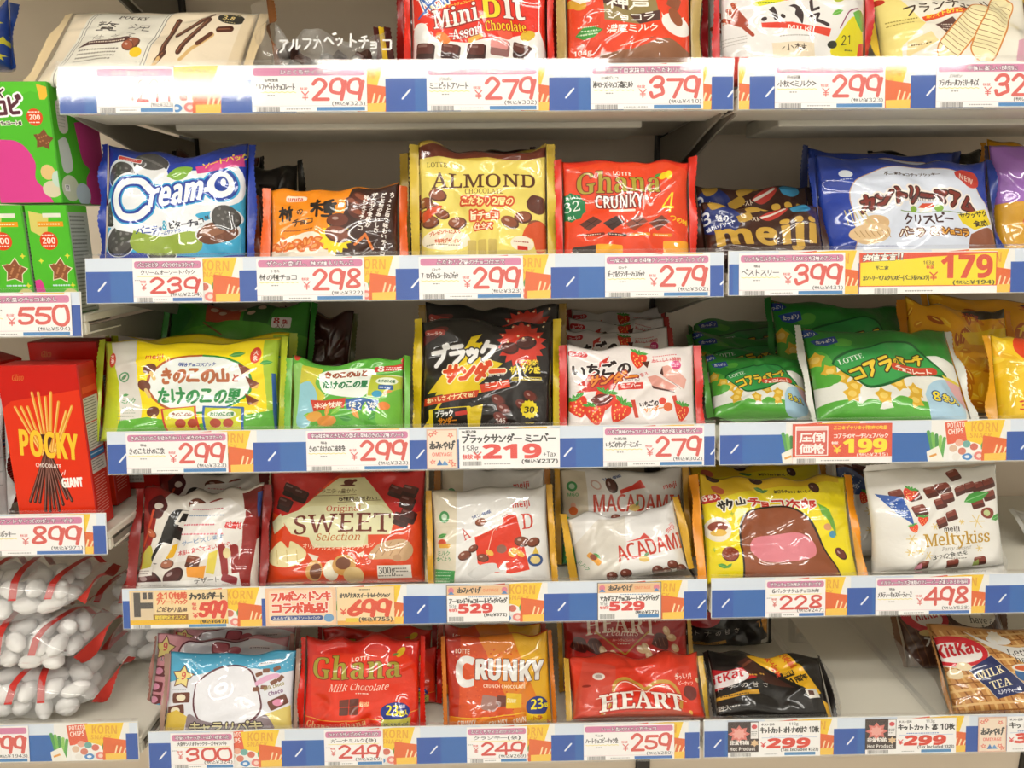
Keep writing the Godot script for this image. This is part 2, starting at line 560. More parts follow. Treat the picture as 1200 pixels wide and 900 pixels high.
func skin(w: float, l: float, t: float, full: float) -> PackedVector3Array:
	var r := PackedVector3Array()
	for j in 13:
		var v := j / 6.0 - 1.0
		for i in 15:
			var u := i / 7.0 - 1.0
			var d := t / 2 * fullness(u, v, full) + 0.002
			r.append(Vector3(u * w / 2, (v + 1) * l / 2, d))
			r.append(Vector3(u * w / 2, (v + 1) * l / 2, -d))
	return r

func hits(points: PackedVector3Array, tf: Transform3D, e: Dictionary) -> bool:
	var m: Transform3D = e.back * tf
	for p in points:
		var q: Vector3 = m * p
		if absf(q.x) < e.w / 2 and q.y > 0.0 and q.y < e.l:
			if absf(q.z) < e.t / 2 * fullness(q.x / e.w * 2, q.y / e.l * 2 - 1, e.full) + 0.005:
				return true
	return false

func place_bag(label: String, row_y: float, x0: float, x1: float, top: float, o: Dictionary) -> void:
	var z: float = o.get("z", -0.05)
	if z > -0.065:
		z = -0.028
	var lean := deg_to_rad(o.get("lean", 18.0))
	var roll := deg_to_rad(o.get("roll", 0.0))
	var yaw := deg_to_rad(o.get("yaw", 0.0))
	var t: float = o.get("t", 0.045)
	var full: float = o.get("full", 0.25)
	var turn := Basis(Vector3.UP, yaw) * Basis(Vector3.RIGHT, -lean) * Basis(Vector3.BACK, roll)
	var ceiling: float = row_y + ROW - 0.02
	var g: Array
	var tf: Transform3D
	var points: PackedVector3Array
	for step in 70:
		g = lay(row_y, x0, x1, top, z, lean)
		for shrink in 12:
			points = skin(g[1], g[2], t, full)
			var low := INF
			var high := -INF
			for p in points:
				var h := (turn * p).y
				low = minf(low, h)
				high = maxf(high, h)
			tf = Transform3D(turn, Vector3(g[0].x, row_y + BOARD + 0.006 - low, g[0].z))
			if tf.origin.y + high < ceiling:
				break
			g[2] *= 0.95
		var clear := true
		for p in points:
			var q := tf * p
			if q.z > -0.0185 and q.y < row_y + 0.075:
				clear = false
				break
		if clear:
			var reach := tf.origin
			for e in standing:
				if absf(reach.x - e.at.x) > (g[1] + e.w) / 2 + 0.03:
					continue
				if hits(points, tf, e) or hits(e.points, e.tf, {"back": tf.affine_inverse(), "w": g[1], "l": g[2], "t": t, "full": full}):
					clear = false
					break
		if clear or z < -DEPTH + 0.05:
			break
		z -= 0.003
	var w: float = g[1]
	var l: float = g[2]
	standing.append({"tf": tf, "back": tf.affine_inverse(), "w": w, "l": l, "t": t, "full": full, "points": points, "at": tf.origin})
	var kind: String = o.get("seal", "lr")
	var sw: float = o.get("sw", 0.009)
	var n := thing("snack_bag", label, "packet", tf.origin)
	n.basis = turn
	var seed := int(absf(x0) * 7 + absf(top) * 3) % 997
	var key: String = o.get("tex", "")
	if key == "" or not prints.has(key):
		var side := sw / w * (x1 - x0) if kind == "lr" else 0.0
		var p := Print.new(x0 + side, seen(tf * Vector3(0, l, 0)).y, x1 - side, seen(tf.origin).y, 6.0, roll)
		(o.art as Callable).call(p)
		var tx := p.texture()
		if key == "":
			key = "print %d" % prints.size()
		prints[key] = printed(tx, o.get("rough", 0.42))
	var m: Material = prints[key]
	var crease: float = o.get("crease", 1.0)
	var bw := w - 2 * sw if kind == "lr" else w
	var bl := l - 2 * sw if kind == "tb" else l
	var body := part(n, "film", bag_body(bw, bl, t, o, seed), m)
	body.position.y = sw if kind == "tb" else 0.0
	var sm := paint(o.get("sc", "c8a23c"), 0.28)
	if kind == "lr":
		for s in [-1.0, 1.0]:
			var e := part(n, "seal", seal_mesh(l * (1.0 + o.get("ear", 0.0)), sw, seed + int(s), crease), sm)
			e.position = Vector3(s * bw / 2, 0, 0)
			e.rotation.y = 0.0 if s > 0 else PI
	elif kind == "tb":
		for s in [0, 1]:
			var e := part(n, "seal", seal_mesh(w, sw, seed + s, crease), sm)
			e.rotation.z = -PI / 2 if s == 0 else PI / 2
			e.position = Vector3(-w / 2, sw, 0) if s == 0 else Vector3(w / 2, l - sw, 0)

# ---------------------------------------------------------------- printing
# Strokes of the kana and kanji that the packets and price cards carry: points on a ten by ten grid, x then y; "/" lifts the brush, "~" bends the stroke.
const STROKES := {
"ア": "11 81 72 54/53 56 29", "イ": "81 54 16/54 59", "ウ": "50 52/14 12 82 75 49", "エ": "12 82/52 58/08 98", "オ": "13 93/60 69 49/63 46 18", "カ": "13 83 79 68/40 45 19", "キ": "12 82/05 95/40 59", "ク": "40 15/32 83 66 29", "ケ": "30 15/23 93/63 66 39", "コ": "12 82 88/18 88",
"サ": "03 93/30 36/70 75 49", "シ": "11 33/04 26/18 48 92", "ス": "12 82 64 19/65 99", "セ": "04 94 76/31 38 88", "ソ": "11 24/82 75 39", "タ": "40 15/32 82 65 29/35 77", "チ": "71 22/04 94/52 56 39", "ツ": "12 24/41 53/82 76 39", "テ": "21 71/04 94/54 57 29", "ト": "30 39/34 86",
"ナ": "03 93/50 55 29", "ニ": "22 72/08 98", "ヌ": "12 82 65 19/34 88", "ネ": "50 52/13 73 07/45 49/65 87", "ノ": "71 65 29", "ハ": "32 25 08/62 85 98", "ヒ": "20 27 38 88/25 82", "フ": "12 82 75 39", "ヘ": "05 32 97", "ホ": "03 93/50 59 48/25 08/75 98",
"マ": "12 82 55/34 68", "ミ": "21 72/24 75/17 89", "ム": "51 18 88/65 99", "メ": "71 55 19/23 77", "モ": "12 82/05 95/42 48 88", "ヤ": "03 92 74/30 49", "ユ": "23 73 68/08 98", "ヨ": "12 82 88/15 85/18 88", "ラ": "21 71/14 84 76 39", "リ": "21 26/71 75 49", "ル": "31 35 09/61 68 95",
"レ": "21 28 94", "ロ": "12 82 88 18 12", "ワ": "15 12 82 76 39", "ヲ": "12 82 75 39/15 75", "ン": "12 34/18 48 92", "ー": "05 95",
"あ": "12 72/~40 44 48/~64 57 38 17 26 54 76 87 78 59", "い": "~12 15 27 36/~73 85 87", "う": "31 62/~24 53 74 75 67 49", "え": "31 62/23 72 18/~18 45 57 68 98", "お": "13 63/40 48/~48 28 17 35 65 86 78 58/73 94", "か": "~13 63 67 49 38/40 35 09/72 95", "き": "22 72/14 84/40 76/~27 28 39 69", "く": "71 24 79", "け": "~11 15 18 27/43 93/~70 75 59", "こ": "~21 71 62/~25 18 48 88",
"さ": "12 82/40 75/~26 27 38 68", "し": "~30 36 48 68 86", "す": "03 93/~50 56 47 36 45 56 58 39", "せ": "04 94/~70 75 66/~30 37 48 88", "そ": "21 71 14/14 84/~84 56 47 69 79", "た": "12 62/40 18/54 84/~56 47 58 88", "ち": "12 72/40 26/~26 54 75 86 78 49", "つ": "~04 52 83 86 59", "て": "12 82/~82 54 46 57 79", "と": "31 44/~82 44 27 38 88",
"な": "13 53/30 17/73 94/~65 68 48 37 57 88", "に": "~11 15 18 27/53 83/~56 47 58 88", "ぬ": "21 47/~62 48 17 26 44 73 85 87 68 57 67 88", "ね": "30 39/12 42 16/~16 64 83 86 68 57 67 88", "の": "~52 46 28 16 24 52 82 95 78 59", "は": "~11 15 18 27/43 93/~70 77 68 47 56 77 98", "ひ": "12 42/~42 17 28 58 76 72/72 95", "ふ": "41 62/~53 45 57 58 38/26 17/75 97", "へ": "05 32 97", "ほ": "~11 15 18 27/42 92/45 95/~72 77 68 47 56 77 98",
"ま": "12 82/14 84/~50 57 48 27 36 57 88", "み": "11 41/~41 27 07 06 55 97/~73 75 59", "む": "13 63/~30 36 27 16 35 37 48 78 86/83 94", "め": "21 47/~62 48 17 26 44 73 85 87 58", "も": "~41 37 48 78 86 85/13 63/15 65", "や": "~05 52 83 85 66/61 52/32 59", "ゆ": "11 17/~16 32 63 86 68 48/~51 57 39", "よ": "53 83/~50 57 48 27 36 57 88", "ら": "31 62/~23 26 54 76 78 49", "り": "~21 25/~71 75 49",
"る": "21 71 26/~26 54 75 77 59 48 57", "れ": "30 39/12 42 17/~17 63 73 67 98", "ろ": "21 71 26/~26 54 76 78 59", "わ": "30 39/12 42 17/~17 63 84 86 59", "を": "12 72/~40 26 45 57/~84 46 48 88", "ん": "50 18/~18 45 55 58 78 96",
"、": "17 29", "。": "~17 27 28 18 17", "・": "44 54 55", "「": "82 52 57", "」": "42 48 18",
"山": "51 58/14 18 88/84 88", "里": "21 81 85 25 21/23 83/51 59/27 77/09 99", "小": "50 59 48/24 07/73 97", "枝": "02 42/20 29/22 06/23 45/53 93/70 75/55 85 49/55 99", "神": "10 21/03 43 07/25 29/35 46/52 92 96 56 52/54 94/70 79", "戸": "12 82/24 84 86 26/24 26 09",
"濃": "11 22/04 15/08 26/41 91 94 44 41/42 92/60 64/80 84/36 96/47 87/35 39/57 99", "厚": "11 91/12 15 09/33 73 76 36 33/35 75/37 87/58 59 48/29 99", "柿": "02 42/20 29/22 06/23 45/70 72/43 93/54 58/54 84 87/70 79", "種": "31 02/20 29/03 43/23 06/24 46/81 52/43 93/54 84 86 56 54/55 85/72 79/57 87/49 99",
"旨": "20 24 84/80 22/25 75 79 29 25/27 77", "層": "11 91 93 13/11 15 09/34 43/74 63/35 85 86 36 35/37 77 79 39 37/38 78", "枚": "02 42/20 29/22 06/23 45/60 44/53 93/83 66 39/54 67 99", "入": "30 50 47 09/52 66 99", "個": "20 04/12 19/31 91 99 39 31/43 83/62 65/45 85 88 48 45", "包": "30 13/22 92 86 66/34 64 66 36/34 38 98 97", "袋": "30 12/22 24/50 64 84/32 82/51 52/05 95/47 19/37 39 59/56 99",
"抹": "02 42/20 28 17/06 45/52 92/44 94/70 79/75 49/75 99", "茶": "02 92/30 33/60 63/52 15/52 95/26 76/55 59/37 18/67 88", "明": "11 41 47 17 11/14 44/61 91 99 88/61 66 49/64 94/66 96", "治": "11 22/04 15/08 26/61 45 84/73 95/46 86 89 49 46", "圧": "11 91/12 15 09/35 85/54 58/28 98", "倒": "20 05/12 19/31 61/41 33 63/36 66/53 58/38 68/72 76/90 99 88", "価": "20 04/12 19/31 91/33 93 98 38 33/51 58/71 78", "格": "02 42/20 29/22 06/23 45/60 44/62 82 46/52 96/57 87 89 59 57",
"安": "50 51/13 12 92 93/43 36 88/73 66 19/05 95", "値": "20 04/12 19/32 92/60 63/44 84 87 47 44/45 85/46 86/34 39 99", "宣": "50 51/13 12 92 93/34 74/36 76 78 38 36/37 77/19 99", "言": "40 51/12 92/24 74/35 75/27 77 79 29 27", "税": "31 02/20 29/03 43/23 06/24 46/51 62/81 72/53 83 85 55 53/65 49/75 78 98", "込": "11 22/04 24 17/17 39 99/51 64 37/62 96", "抜": "02 42/20 28 17/06 45/43 93/71 92/60 57 39/55 85 49/55 99",
"味": "12 32 37 17 12/52 82/44 94/70 79/65 48/75 98", "食": "50 04/50 94/41 51/33 73 76 36 33/34 74/36 39 58/86 47 99", "感": "12 82/12 14 08/60 75 95/24 44/26 46 48 28/72 54/19 29/49 69 78/89 99", "次": "12 23/08 25/51 34/43 93 84/64 49/65 99", "郎": "30 31/12 42 45 15/12 18 37/14 44/62 69/62 92 74 96 78", "商": "50 51/12 92/32 43/72 63/14 84 89 79/14 19/36 35 65 68 38 36", "品": "31 71 74 34 31/06 46 49 09 06/56 96 99 59 56", "全": "50 05/50 95/25 75/27 77/52 59/09 99",
"類": "11 22/41 32/03 53/20 25/24 05/24 45/07 47/26 26 09/27 49/51 91/70 62/63 93 97 57 63/65 95/68 59/78 99", "大": "03 93/50 45 09/54 99", "甘": "03 93/20 29/70 79/29 79/26 76", "非": "30 39/02 32/05 35/08 38/60 69/62 92/65 95/68 98", "常": "50 53/20 32/80 72/04 03 93 94/25 75 77 27 25/18 88/18 19/88 89/50 59", "苺": "02 92/30 34/60 64/24 19 79/24 74 79/07 97/44 45/43 47", "円": "11 18/11 91 98 88/51 55/15 95", "不": "11 91/51 26/53 59/64 96", "二": "22 72/08 98", "家": "50 51/13 12 92 93/24 84/54 27/44 66 59/55 18/56 29/85 66 98",
"贅": "01 31/10 13/03 43/22 05/50 43/42 92/82 55/52 85/26 76 79 26/27 77/26 28 77 78/39 09/69 99", "沢": "11 22/04 15/08 26/42 82 85 45/42 45 39/64 69 99", "仕": "30 05/13 19/33 93/60 68/38 88", "立": "40 51/13 93/34 46/74 56/08 98", "史": "13 83 86 16 13/50 56 09/26 99", "上": "40 48/44 84/08 98", "最": "20 80 83 23 20/05 95/15 18/45 48/06 46/57 97 59/57 99", "高": "50 51/02 92/23 73 74 24/06 96 99/06 09/37 67 69 39 37",
"限": "11 41 26 38 18/11 19/61 91 95 55 61/53 93/61 68 87/75 99", "定": "50 51/13 12 92 93/24 74/44 48/46 76/35 27 09/28 99", "周": "11 16 09/11 91 99 88/33 73/52 55/25 85/46 76 78 48 46", "年": "20 03/22 92/24 84/24 26/06 96/52 59", "的": "30 21/12 42 48 18 12/15 45/60 54/62 92 98 79/65 76", "豊": "21 81 84 24 21/40 44/60 64/05 95/26 76 78 28/09 99", "素": "11 91/23 73/05 95/50 55/45 27 66/57 39 88/58 59", "材": "02 42/20 29/22 06/23 45/43 93/80 89 68/73 46", "本": "02 92/50 59/52 08/52 98/36 66", "体": "20 05/13 19/33 93/60 69/63 37/63 97/46 86",
"楽": "33 63 65 35 33/40 31/50 52/11 22/90 72/15 26/85 76/07 97/50 59/48 19/58 99", "期": "02 52/10 17/40 47/14 44/16 46/07 57/18 09/48 49/61 91 99/61 66 59/63 93/66 96", "黒": "21 81 84 24 21/22 82/51 56/15 85/07 97/18 09/38 39/58 69/88 99", "雷": "11 81/02 92/50 54/02 04/92 94/24 34/64 74/26 76 79 26/28 78/52 59", "宇": "50 51/13 12 92 93/24 74/06 96/54 59 48", "無": "20 02/12 92/05 95/21 27/41 47/61 67/81 87/18 09/38 39/58 69/78 99", "香": "70 21/12 92/50 55/51 05/51 95/26 76 79 29 26/28 78", "京": "50 51/02 92/23 73 75 25 23/55 59/36 19/66 89",
"毎": "20 02/12 92/24 18 88/24 84 88/06 96/43 49", "日": "21 81 89 29 21/25 85", "冬": "40 13/31 71 15/32 86/46 57/38 69", "特": "12 02/01 41/20 29/03 43/06 35/62 92/70 74/44 94/46 96/80 89/57 67", "別": "11 51 54 14 11/06 56 58/35 09/71 76/90 99", "装": "10 15/02 14/31 91/60 64/34 84/06 96/47 19/37 39 59/56 99", "時": "11 41 48 18 11/14 44/52 92/70 74/44 94/46 96/80 89/57 67", "間": "11 41 44 14/11 19/51 91 99/51 54 94/36 66 69 39 36", "動": "31 11/02 52/13 53 56 16 13/30 38/07 57/09 59/62 92 98/70 66 59", "初": "20 31/12 42 07/24 29/35 46/52 92 88/71 66 49", "売": "50 53/12 92/23 83/05 04 94 95/36 39 19/65 68 98",
"当": "50 54/22 33/82 73/15 85 89 19/17 87", "標": "02 32/20 29/22 06/41 91/43 93 96 46 43/47 97/70 79/58 49/78 99", "準": "11 22/03 14/07 25/40 33/33 37/43 93/60 66/35 85/37 97/08 98/58 59", "暢": "11 41 46 16 11/13 43/20 29/61 91 95 61/46 96/66 49/97 89", "銷": "30 04/30 54/24 44/06 56/25 28/08 58/70 73/52 63/92 83/55 95 99/55 59/57 97", "驚": "02 42/10 13/30 33/14 44/60 53/62 92 56/64 97/06 66/26 29 89/86 88", "殿": "11 41 43 13/11 15 08/34 37/54 57/25 55/07 57/62 82 84/61 64/66 96 59/67 99", "堂": "50 53/20 32/80 72/04 03 93 94/25 75 77 27 25/38 68/09 99/57 59", "容": "50 51/13 12 92 93/34 25/64 75/45 08/45 98/37 67 69 39 37", "量": "20 70 73 23 20/22 72/04 94/25 75 78 25/27 77/18 88/09 99",
"江": "11 22/04 15/08 26/42 92/62 68/38 98", "崎": "31 37/13 17 57/53 57/52 92/70 54/55 95/56 78/90 99", "名": "40 14/32 72 38/36 86 89 39 36", "糖": "02 12/20 29/04 44/24 07/24 46/51 95/43 93/60 66/57 87 89 57", "産": "50 51/12 92/32 43/62 53/14 94/14 09/45 85/47 87/29 99/64 69", "業": "30 33/60 63/12 22/82 72/04 94/26 86/07 97/50 59/48 19/58 99", "森": "11 81/50 54/41 14/61 94/06 46/26 29/56 96/76 79", "永": "40 51/23 53 59 48/05 35 18/84 55 99", "製": "10 14/02 42/71 74/90 94/06 96/47 19/37 39 59/56 99", "菓": "02 92/30 32/60 62/23 83 86 26 23/25 85/07 97/53 59/48 19/58 99", "有": "03 93/40 16/35 85 89/35 39/37 87", "工": "12 82/52 58/08 98", "場": "12 32/20 27/08 36/51 91 94 54 51/45 95/56 39/56 96 99", "自": "40 31/22 82 89 29 22/24 84/27 87", "焙": "20 29/12 13/32 23/25 09/25 48/60 61/42 92/53 54/83 74/45 95/56 86 89 56", "東": "11 91/23 83 86 26 23/25 85/50 59/46 18/56 99", "一": "05 95", "度": "50 51/12 92/12 15 09/24 94/34 36 76/74 76/37 87 39/47 99", "風": "11 15 09/11 81 88 99/31 71/33 73 76 36 33/50 57/29 78", "午": "30 13/22 82/05 95/51 59", "後": "30 12/33 05/23 29/61 43 73 45 85/56 86 39/57 99", "可": "11 91/81 89 69/24 54 57 27 24", "愛": "80 11/23 34/53 54/83 74/05 04 94 95/36 27/46 66/58 29/56 86 48/47 99", "詰": "11 41/03 43/15 35/16 36/18 38 39/63 63/50 93/70 74/44 94/56 86 89 59 56", "好": "20 16 38/42 29/04 44/52 92 64/64 69 58/46 96", "型": "12 52/20 25/40 45/04 54/72 75/90 95/17 87/56 59/09 99", "徳": "30 12/33 05/23 29/43 93/60 66/45 95 97 47/48 59 89", "用": "11 16 09/11 91 99/14 94/16 96/51 59", "星": "21 81 84 24 21/22 82/35 26/06 96/37 87/09 99/55 59", 
"h0": "~50 30 12 16 28 49 69 87 83 70 50", "h1": "31 50 59", "h2": "~12 30 50 72 64 37 19/19 89", "h3": "~12 30 60 72 54 34/~34 64 77 58 29 17", "h4": "60 06 96/61 69", "h5": "81 21 14/~14 44 75 77 58 28 17", "h6": "~70 43 16 28 58 86 65 35 17", "h7": "11 81 49", "h8": "~44 22 30 60 72 44 17 28 58 77 44", "h9": "~73 60 30 12 15 36 66 73/81 69", "h¥": "10 54 90/54 59/25 85/27 87",
}
const SMALL := "ァィゥェォッャュョぁぃぅぇぉっゃゅょ"
const VOICED := "ガギグゲゴザジズゼゾダヂヅデドバビブベボがぎぐげござじずぜぞだぢづでどばびぶべぼ"
const HALF_VOICED := "パピプペポぱぴぷぺぽ"
const TAU_24 := TAU / 24.0

class Print:
	var im: Image
	var to: Transform2D
	var k := 6.0
	var clip_w := 0
	var clip_h := 0
	static var fonts := {}
	static var outlines := {}

	func _init(x0: float, y0: float, x1: float, y1: float, scale := 6.0, roll := 0.0):
		k = scale
		clip_w = maxi(8, int((x1 - x0) * k)) / 2 * 2
		clip_h = maxi(8, int((y1 - y0) * k)) / 2 * 2
		im = Image.create(clip_w, clip_h, false, Image.FORMAT_RGBA8)
		var c := Vector2((x0 + x1) / 2.0, y1)
		to = Transform2D(0, Vector2(k, k), 0, Vector2(clip_w / 2.0, clip_h)) * Transform2D(roll, Vector2.ZERO) * Transform2D(0, -c)

	func texture() -> ImageTexture:
		im.shrink_x2()
		return ImageTexture.create_from_image(im)

	func col(c) -> Color:
		return c if c is Color else Color(c)

	func bg(c) -> void:
		im.fill(col(c))

	func grad(x0: float, y0: float, x1: float, y1: float, a, b) -> void:
		var n := int(maxf(2.0, absf(y1 - y0) * k))
		for i in n:
			var y := lerpf(y0, y1, float(i) / n)
			poly([x0, y, x1, y, x1, y + (y1 - y0) * 1.5 / n, x0, y + (y1 - y0) * 1.5 / n], col(a).lerp(col(b), float(i) / n))

	func span(x0: float, x1: float, y: int, c: Color) -> void:
		var a := maxi(0, roundi(x0))
		var b := mini(clip_w, roundi(x1))
		if b > a:
			im.fill_rect(Rect2i(a, y, b - a, 1), c)

	func raster(loops: Array, c: Color) -> void:
		var lo := INF
		var hi := -INF
		for l in loops:
			for p: Vector2 in l:
				lo = minf(lo, p.y)
				hi = maxf(hi, p.y)
		var r0 := maxi(0, ceili(lo - 0.5))
		var r1 := mini(clip_h - 1, floori(hi - 0.5))
		if r1 < r0:
			return
		var rows := []
		rows.resize(r1 - r0 + 1)
		for i in rows.size():
			rows[i] = []
		for l in loops:
			var n: int = l.size()
			for i in n:
				var a: Vector2 = l[i]
				var b: Vector2 = l[(i + 1) % n]
				if a.y == b.y:
					continue
				if a.y > b.y:
					var s := a
					a = b
					b = s
				var slope := (b.x - a.x) / (b.y - a.y)
				for y in range(maxi(r0, ceili(a.y - 0.5)), mini(r1, ceili(b.y - 0.5) - 1) + 1):
					rows[y - r0].append(a.x + (y + 0.5 - a.y) * slope)
		for i in rows.size():
			var xs: Array = rows[i]
			xs.sort()
			for j in range(0, xs.size() - 1, 2):
				span(xs[j], xs[j + 1], r0 + i, c)

	func capsule(a: Vector2, b: Vector2, r: float, c: Color) -> void:
		var y0 := maxi(0, ceili(minf(a.y, b.y) - r - 0.5))
		var y1 := mini(clip_h - 1, floori(maxf(a.y, b.y) + r - 0.5))
		var d := b - a
		var l := d.length()
		var n := Vector2(-d.y, d.x) / l * r if l > 0.001 else Vector2(r, 0)
		for y in range(y0, y1 + 1):
			var yy := y + 0.5
			var lo := INF
			var hi := -INF
			for p: Vector2 in [a, b]:
				var q := r * r - (yy - p.y) * (yy - p.y)
				if q > 0.0:
					q = sqrt(q)
					lo = minf(lo, p.x - q)
					hi = maxf(hi, p.x + q)
			if absf(d.y) > 0.001:
				for s: Vector2 in [a + n, a - n]:
					var t := (yy - s.y) / d.y
					if t >= 0.0 and t <= 1.0:
						lo = minf(lo, s.x + d.x * t)
						hi = maxf(hi, s.x + d.x * t)
			if hi > lo:
				span(lo, hi, y, c)

	func pts(a: Array) -> PackedVector2Array:
		var r := PackedVector2Array()
		for i in range(0, a.size() - 1, 2):
			r.append(to * Vector2(a[i], a[i + 1]))
		return r

	func poly(a: Array, c) -> void:
		raster([pts(a)], col(c))

	func rect(x: float, y: float, w: float, h: float, c, rot := 0.0) -> void:
		var m := Vector2(x + w / 2, y + h / 2)
		var l := PackedVector2Array()
		for s in [Vector2(-w, -h), Vector2(w, -h), Vector2(w, h), Vector2(-w, h)]:
			l.append(to * (m + (s / 2).rotated(deg_to_rad(rot))))
		raster([l], col(c))

	func rrect(x: float, y: float, w: float, h: float, r: float, c, rot := 0.0) -> void:
		var m := Vector2(x + w / 2, y + h / 2)
		var l := PackedVector2Array()
		for q in 4:
			var cc := Vector2((w / 2 - r) * (1 if q in [0, 3] else -1), (h / 2 - r) * (1 if q < 2 else -1))
			for j in 5:
				l.append(to * (m + (cc + Vector2.from_angle(PI / 2 * q + PI / 8 * j) * r).rotated(deg_to_rad(rot))))
		raster([l], col(c))

	func ell(x: float, y: float, rx: float, ry: float, c, rot := 0.0) -> void:
		var l := PackedVector2Array()
		for i in 24:
			l.append(to * (Vector2(x, y) + Vector2(cos(TAU_24 * i) * rx, sin(TAU_24 * i) * ry).rotated(deg_to_rad(rot))))
		raster([l], col(c))

	func star(x: float, y: float, r: float, r2: float, n: int, c, rot := 0.0) -> void:
		var l := PackedVector2Array()
		for i in n * 2:
			l.append(to * (Vector2(x, y) + Vector2.from_angle(-PI / 2 + deg_to_rad(rot) + PI * i / n) * (r if i % 2 == 0 else r2)))
		raster([l], col(c))

	func line(a: Array, w: float, c, bend := false) -> void:
		stroke(pts(curve(a) if bend else a), w * k / 2.0, col(c))

	func stroke(l: PackedVector2Array, r: float, c: Color) -> void:
		for i in l.size() - 1:
			capsule(l[i], l[i + 1], r, c)

	func curve(a: Array) -> Array:
		var p := []
		for i in range(0, a.size() - 1, 2):
			p.append(Vector2(a[i], a[i + 1]))
		var out := []
		for i in p.size() - 1:
			var p0: Vector2 = p[maxi(0, i - 1)]
			var p3: Vector2 = p[mini(p.size() - 1, i + 2)]
			for j in 5:
				var v: Vector2 = p[i].cubic_interpolate(p[i + 1], p0, p3, j / 5.0)
				out.append_array([v.x, v.y])
		out.append_array([p[-1].x, p[-1].y])
		return out

	func blob(a: Array, c) -> void:
		var closed := a + [a[0], a[1]]
		poly(curve(closed), c)

	static func outline(ch: String, face: String) -> Array:
		var key := face + ch
		if not outlines.has(key):
			var ts := TextServerManager.get_primary_interface()
			if not fonts.has(face):
				var f := SystemFont.new()
				f.font_names = PackedStringArray(["Droid Serif" if face.begins_with("serif") else "Droid Sans Mono" if face.begins_with("mono") else "Droid Sans"])
				f.font_weight = 700 if face.ends_with("bold") else 400
				fonts[face] = f
			var rid: RID = fonts[face].get_rids()[0]
			var gi := ts.font_get_glyph_index(rid, 96, ch.unicode_at(0), 0)
			var d := ts.font_get_glyph_contours(rid, 96, gi)
			var loops := []
			var from := 0
			for e in d.get("contours", []):
				var l := PackedVector2Array()
				for i in range(from, e + 1):
					l.append(Vector2(d.points[i].x, d.points[i].y) / 68.5 + Vector2(0, 1))
				loops.append(l)
				from = e + 1
			outlines[key] = [loops, ts.font_get_glyph_advance(rid, 96, gi).x / 68.5]
		return outlines[key]

	static func brush(ch: String) -> Array:
		# strokes of one sign in its unit square, and its advance
		var key := "brush" + ch
		if outlines.has(key):
			return outlines[key]
		var base := ch
		var mark := 0
		var size := 1.0
		var at: int = SMALL.find(ch)
		if at >= 0:
			base = String.chr(ch.unicode_at(0) + 1)
			size = 0.68
		elif VOICED.contains(ch):
			base = String.chr(ch.unicode_at(0) - 1)
			mark = 1
		elif HALF_VOICED.contains(ch):
			base = String.chr(ch.unicode_at(0) - 2)
			mark = 2
		var out := []
		for part in STROKES.get(base, "22 82 88 28 22/25 85/52 58").split("/"):
			var bend: bool = part.begins_with("~")
			var l := PackedVector2Array()
			for q in part.trim_prefix("~").split(" ", false):
				l.append(Vector2(int(q[0]), int(q[1])) / 10.0 + Vector2(0.05, 0.05))
			if bend:
				var s := PackedVector2Array()
				for i in l.size() - 1:
					for j in 4:
						s.append(l[i].cubic_interpolate(l[i + 1], l[maxi(0, i - 1)], l[mini(l.size() - 1, i + 2)], j / 4.0))
				s.append(l[-1])
				l = s
			for i in l.size():
				l[i] = l[i] * size + (Vector2(0.0, 0.3) if size < 1.0 else Vector2.ZERO)
				if mark:
					l[i] = l[i] * Vector2(0.9, 0.95) + Vector2(0, 0.05)
			out.append(l)
		if mark == 1:
			out.append(PackedVector2Array([Vector2(0.76, 0.02), Vector2(0.84, 0.16)]))
			out.append(PackedVector2Array([Vector2(0.92, -0.02), Vector2(1.0, 0.12)]))
		elif mark == 2:
			var ring := PackedVector2Array()
			for i in 9:
				ring.append(Vector2(0.92, 0.06) + Vector2.from_angle(TAU * i / 8) * 0.075)
			out.append(ring)
		outlines[key] = [out, 0.74 if size < 1.0 else (0.86 if ch.begins_with("h") else 1.0)]
		return outlines[key]

	# s is set with its box's top left at (x, y) and letters h high. o: f face, w whole width, sl slant, r turn in degrees, oc and ow outline, wt brush weight, arc sag, ctr centred on x, hand hand-lettered figures, up stacked downwards, sp spacing
	func text(s: String, x: float, y: float, h: float, c, o := {}) -> void:
		var face: String = o.get("f", "bold")
		var signs := []
		var run := 0.0
		var sp: float = o.get("sp", 0.0)
		for ch in s:
			var g: Array
			var b: bool = ch.unicode_at(0) > 0x2000 or (o.get("hand", false) and STROKES.has("h" + ch))
			if b:
				g = brush("h" + ch if STROKES.has("h" + ch) and o.get("hand", false) else ch)
			else:
				g = outline(ch, face)
			signs.append([g[0], b, run])
			run += g[1] + sp
		run -= sp
		var sx: float = h
		if o.has("w"):
			sx = o.w / maxf(run, 0.01)
		if o.has("up"):
			sx = h
		var wide := run * sx
		var start := Vector2(-wide / 2 if o.get("ctr", false) else 0.0, 0)
		var sl: float = o.get("sl", 0.0)
		var arc: float = o.get("arc", 0.0)
		var turn: float = deg_to_rad(o.get("r", 0.0))
		var wt: float = o.get("wt", 0.12) * h * k / 2.0
		var ow: float = o.get("ow", 0.0) * k
		var laid := []
		for n in signs.size():
			var g: Array = signs[n]
			var loops := []
			for l in g[0]:
				var m := PackedVector2Array()
				for p: Vector2 in l:
					var q := Vector2((p.x + g[2]) * sx, p.y * h)
					if o.has("up"):
						q = Vector2(p.x * h, p.y * h + n * h * float(o.up))
					if arc != 0.0:
						var u := q.x / wide * 2.0 - 1.0
						q.y += arc * u * u
					q.x -= sl * (q.y - h)
					m.append(to * (Vector2(x, y) + (q + start).rotated(turn)))
				loops.append(m)
			laid.append([loops, g[1]])
